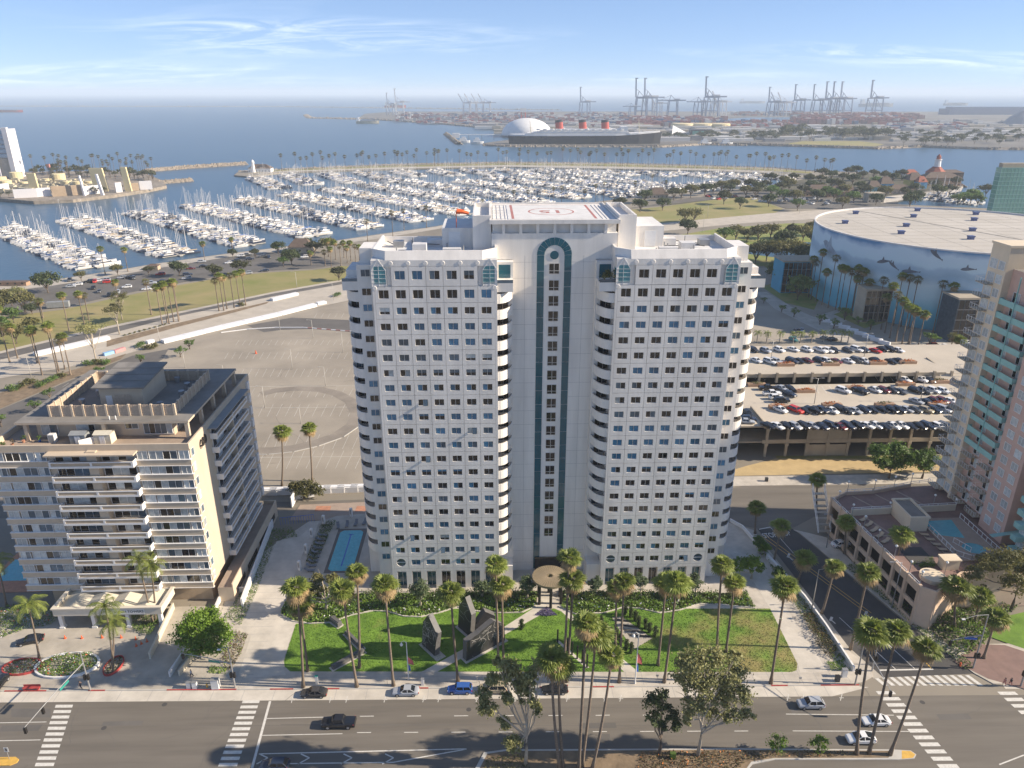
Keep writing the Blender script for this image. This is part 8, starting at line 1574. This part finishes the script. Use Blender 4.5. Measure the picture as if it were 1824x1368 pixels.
dc_ = G(939,243); b = MB(); n = 30; Rd = 62; prof = [(Rd,0)]+[(Rd*math.cos(R(a)),2+Rd*.62*math.sin(R(a)))for a in(3,12,24,36,48,60,72,82,89)]; b.lathe(prof,36); solo('white_dome',b.mesh('white_dome',['ship_white'],True),'huge white dome behind the ocean liner stern','dome',(dc_.x,dc_.y+20,1.2))
rock_bank('shore_rocks',[(862,258),(905,260),(1177,261),(1250,257),(1330,258)],8,2,31,5,'rock dyke in front of the ocean liner'); rock_bank('shore_rocks',[(640,211),(700,215),(780,220),(860,227),(905,230)],14,3,32,8,'long rock edge of the far port pier'); rock_bank('shore_rocks',[(1330,257),(1430,260),(1560,264),(1640,261),(1760,265),(1900,266)],10,3,33,5,'rock edge along the far side of the bay')
p = G(812,247); T2 = thing('boat_terminal','small white ferry terminal on the mole beside the dome','terminal',(p.x,p.y,2)); b = MB(); b.box(-8,8,-6,6,0,10); b.build('house',['ship_white'],T2); b = MB(); b.box(8,90,-3,3,6,7.5); b.build('gangway',['ship_white'],T2); b = MB(); [b.box(x-.6,x+.6,-.6,.6,-3.6,6)for x in(30,60,88)]; b.build('pile',['metal_grey'],T2)
sheet('bay_meadow',P((1395,258),(1430,252.5),(1530,252.5),(1575,258),(1560,262),(1430,258.6)),'grass_dry',1.3,kind='structure')
# ---------------------------------------------------------------- the far port
mat('crane_blue',(0.16,0.21,0.31),0.6,0.1,.1); mat('crane_white',(0.52,0.53,0.55),0.6,.1,.1); mat('cont_red',(0.27,0.09,0.085),0.7,.2,.02); mat('cont_maroon',(0.20,0.085,0.09),0.7,.2,.02); mat('cont_white',(0.55,0.53,0.5),0.7); mat('cont_blue',(0.06,0.10,0.2),0.7); mat('cont_grey',(0.25,0.25,0.26),0.7,.2)
def crane_meshes(col,up,H,seed):
    G1 = MB(); s = H*.16; d = H*.2; t = H*.018; zb = H*.48
    for x in(-s,s):
        for y in(-d,d):G1.bar((x,y,0),(x*.85,y,zb),t*1.6,t*1.6)
    for y in(-d,d):G1.bar((-s,y,H*.14),(s,y,H*.14),t,t); G1.bar((-s*.85,y,zb),(s*.85,y,zb),t,t*1.5)
    for x in(-s,s):G1.bar((x,-d,H*.14),(x*.85,d,zb),t*.7,t*.7); G1.bar((x,-d,H*.14),(x,d,H*.14),t,t)
    A_ = MB(); A_.bar((-s*.8,0,zb),(-s*.5,0,H*.66),t,t); A_.bar((s*.6,0,zb),(-s*.5,0,H*.66),t*.7,t*.7)
    Bm = MB(); Bm.bar((-s,0,zb+t),(s*2.6,0,zb+t),t*2.2,t*2.0)
    if up==2:Bm.bar((-s,0,zb+t),(-s*1.15,0,H),t*2.0,t*2.0); Bm.bar((-s*1.3,0,H*.99),(-s*.8,0,H*.99),t*2.2,t*1.5); A_.bar((-s*.5,0,H*.66),(-s*1.05,0,H*.72),t*.5,t*.5)
    elif up==1:Bm.bar((-s,0,zb+t),(-s*2.3,0,H*.86),t*1.8,t*1.8); A_.bar((-s*.5,0,H*.66),(-s*2.1,0,H*.78),t*.4,t*.4)
    else:Bm.bar((-s,0,zb+t),(-s*3.2,0,zb+t),t*2,t*2); A_.bar((-s*.5,0,H*.66),(-s*2.6,0,zb+t),t*.4,t*.4)
    Hs = MB(); Hs.box(s*.2,s*1.3,-d*.5,d*.5,zb+t*2,zb+H*.07)
    return G1.mesh('gantry',[col]),A_.mesh('apex_frame',[col]),Bm.mesh('boom',[col]),Hs.mesh('machine_house',['crane_white'])
CM = {}
def crane(px,py,top,up,col,label,rz=0.0):
    p = G(px,py,1.2); H = zat(p,top)-1.2; key = (col,up,round(H/6))
    if key not in CM:CM[key] = crane_meshes(col,up,round(H/6)*6.0,1)
    T = thing('gantry_crane',label,'crane',p,rz,'container cranes of the port')
    for nm,me in zip(('gantry','apex_frame','boom','machine_house'),CM[key]):O(nm,me,T)
CR = [(697,205,165,2,'crane_white'),(713,205,159,2,'crane_white'),(832,205,160,1,'crane_white'),(843,205,160,1,'crane_white'),(855,205,160,1,'crane_white'),(867,205,160,1,'crane_white'),(1041,207,156,2,'crane_blue'),(1126,208,170,0,'crane_blue'),(1141,207,138,2,'crane_blue'),(1156,207,138,2,'crane_blue'),(1170,207,160,1,'crane_white'),(1197,207,150,0,'crane_blue'),(1245,207,155,0,'crane_blue'),(1264,207,137,2,'crane_blue'),(1272,207,155,1,'crane_white'),(1282,207,155,1,'crane_white'),(1374,207,155,2,'crane_blue'),(1386,207,158,1,'crane_white'),(1397,207,158,1,'crane_white'),(1420,205,150,2,'crane_blue'),(1453,205,150,2,'crane_blue'),(1475,205,144,2,'crane_blue'),(1488,205,144,2,'crane_blue'),(1501,205,144,2,'crane_blue'),(1555,205,143,2,'crane_blue')]
for k,(x,y,t,u,c)in enumerate(CR):crane(x,y,t,u,c,'%s container crane with %s boom, %s from the left'%('pale grey' if c=='crane_white' else 'blue',('level','slanting','upright')[u],ordw(k)),R(-10+(k*13)%20))
b = MB(); cm = ['cont_red','cont_maroon','cont_white','cont_blue','cont_grey']
def stacks(x0,x1,y0,y1,n,hmax,w,ww=(24,30)):
    for _ in range(n):
        p = G(r.uniform(x0,x1),r.uniform(y0,y1),1.2); nx = r.randrange(2,6); q = r.choices(range(5),w)[0]
        for k in range(nx):
            h = 2.6*r.randrange(max(1,hmax-3),hmax+1); m = q if r.random()<.75 else r.choices(range(5),w)[0]; x = p.x+k*12.8; b.box(x-6.2,x+6.2,p.y-r.choice((4,8,12)),p.y+6,1.2,1.2+h,m)
stacks(1100,1275,212,226,120,6,(8,5,2,1,.6)); stacks(1410,1620,207,222,200,7,(8,6,.6,.5,.5)); stacks(1280,1420,216,228,50,4,(6,3,2,1,2)); stacks(700,1110,203,216,230,4,(2,3,3,2,4)); stacks(980,1110,208,226,60,3,(3,1,4,1,3)); stacks(740,900,214,222,40,2,(3,1,2,1,3)); stacks(1560,1700,222,232,40,4,(3,1,3,2,3)); stacks(1300,1420,200,206,50,4,(1,3,1,1,5))
b.build('container_yard',cm,kind='stuff',label='mass of red and grey container stacks in the port')
b = MB()
for _ in range(330):
    x = r.uniform(860,1824); y = r.uniform(226,252)if x>1180 else r.uniform(222,240)
    if x>1560:y = r.uniform(216,252)
    p = G(x,y,1.2); w = r.uniform(8,40); b.box(p.x-w,p.x+w,p.y-w*.3,p.y+w*.3,1.2,1.2+r.uniform(4,9),r.choice((0,0,1,2,3)))
b.build('port_sheds',['cont_white','cont_grey','tan_concrete','concrete_pale'],kind='stuff',label='mass of low pale warehouses around the port')
FT2 = [tree_mesh(420+k,14,16,200,2.2,'leaf_far',nb=7,base=.2)for k in range(3)]; k = 0
for _ in range(150):
    x = r.choice((r.uniform(1380,1560),r.uniform(1300,1824),r.uniform(1560,1824),r.uniform(1180,1400))); y = r.uniform(242,252.5)if x<1590 else r.uniform(240,261); s = r.uniform(.7,1.3)
    if 1390<x<1580:y = r.uniform(238,251); s = r.uniform(1.1,1.9)
    tree(FT2[k%3],G(x,y,1.2),'hazy tree on the far side of the bay, %s planted'%ordw(k%90)+('' if k<90 else ' of the rear belt'),'trees across the bay',k,s); k+=1
# far right bulk sheds and hill-like stockpile
p = G(1690,205); b = MB(); b.prism([(0,0),(420,0),(420,90),(0,90)],0,26); b.prism([(20,20),(400,20),(400,70),(20,70)],26,34); solo('bulk_terminal',b.mesh('bulk_terminal',['cont_blue']),'long dark bulk storage hall at the far right of the port','hall',(p.x,p.y,1.2)); 
p = G(1820,222); b = MB(); b.lathe([(60,0),(40,22),(8,42),(1,43)],20); solo('grey_tent_hall',b.mesh('grey_tent_hall',['cont_grey']),'pale pitched storage hall at the right picture edge','hall',(p.x,p.y,1.2))
for k,(x,y)in enumerate(((1215,227),(1250,227),(1280,227))):tk = MB(); tk.lathe([(34,0),(34,10),(30,12)],24); solo('oil_tank',tk.mesh('oil_tank',['oil_cream']),'wide cream oil tank behind the liner bow, %s from the left'%ordw(k),'tank',G(x,y,1.2),0,'wide cream oil tanks')
p = G(1215,240); b = MB(); b.poly([(-28,-8,2),(28,-8,2),(20,14,2),(-20,20,22)]); b.poly([(-28,-8,2),(-20,20,22),(-20,20,0),(-28,-8,0)]); solo('tent_hall',b.mesh('tent_hall',['ship_white']),'white swooping tent beside the liner bow','tent',p); p = G(1247,243); b = MB(); b.box(-26,26,-10,10,0,16); b.box(-22,22,-10.4,-10,3,13,1); solo('screen_stage',b.mesh('screen_stage',['metal_dark','green_glass']),'dark stage block right of the white tent','stage',p)
p = G(932,221); b = MB(); [b.tube([(x,0,0),(x,0,46)],1.6,6)for x in(-7,7)]; b.box(-10,10,-5,5,38,50,1); solo('red_white_tower',b.mesh('red_white_tower',['ship_red','ship_white']),'red and white striped tower behind the dome','tower',p)
# ships at anchor
def ship(px,py,L_,h,hull_m,label,house=True):
    p = G(px,py,SEA_Z); T = thing('cargo_ship',label,'ship',p,0); b = MB(); hull(b,L_,L_*.14,h,0,0); b.build('hull',[hull_m],T); b = MB(); b.box(-L_*.46,-L_*.36,-L_*.05,L_*.05,h,h*2.6); b.build('bridge',['ship_white'],T); b = MB(); b.box(-L_*.3,L_*.36,-L_*.05,L_*.05,h,h*1.35); b.build('cargo',['cont_grey'],T)
ship(8,200,200,10,'ship_red','red tanker at anchor near the left edge'); ship(40,169,500,30,'cont_blue','faint ship on the left horizon'); ship(655,220,80,8,'oil_steel','grey dredger barge lying off the breakwater'); ship(1340,184,250,16,'cont_grey','faint container ship beyond the port'); ship(1560,190,260,20,'cont_grey','hazy grey cargo ship behind the last crane'); ship(1702,188,200,16,'cont_grey','faint ship at right beyond the storage hall'); ship(704,192,150,14,'ship_red','small red ship behind the leftmost cranes')
b = MB(); hull(b,14,5,2,0,0); b.box(-4,3,-1.8,1.8,2,4.5); b.box(-2,2,-1.5,1.5,4.5,6); WB = b.mesh('work_boat',['ship_white','ship_white'])
for k,(x,y)in enumerate(((850,256),(826,254),(1255,258),(1293,258))):solo('work_boat',WB,['white work boat near the liner stern','small boat by the ferry mole','orange-decked work boat off the liner bow','small white boat off the bay shore'][k],'boat',G(x,y,SEA_Z),0,None,2)
# ---------------------------------------------------------------- the hazy sea air
hm = bpy.data.materials.new('haze_air'); hm.use_nodes = True; hn = hm.node_tree.nodes; hl = hm.node_tree.links; hn.clear()
ho = hn.new('ShaderNodeOutputMaterial'); hv = hn.new('ShaderNodeVolumePrincipled'); hv.inputs['Color'].default_value = (0.80,0.90,1.0,1); hv.inputs['Density'].default_value = 0.0001; hv.inputs['Anisotropy'].default_value = 0.0
hl.new(hv.outputs[0],ho.inputs['Volume'])
b = MB(); b.box(-S-10,S+10,-3010,S+10,-8,172)
b.build('haze',hm,kind='stuff')
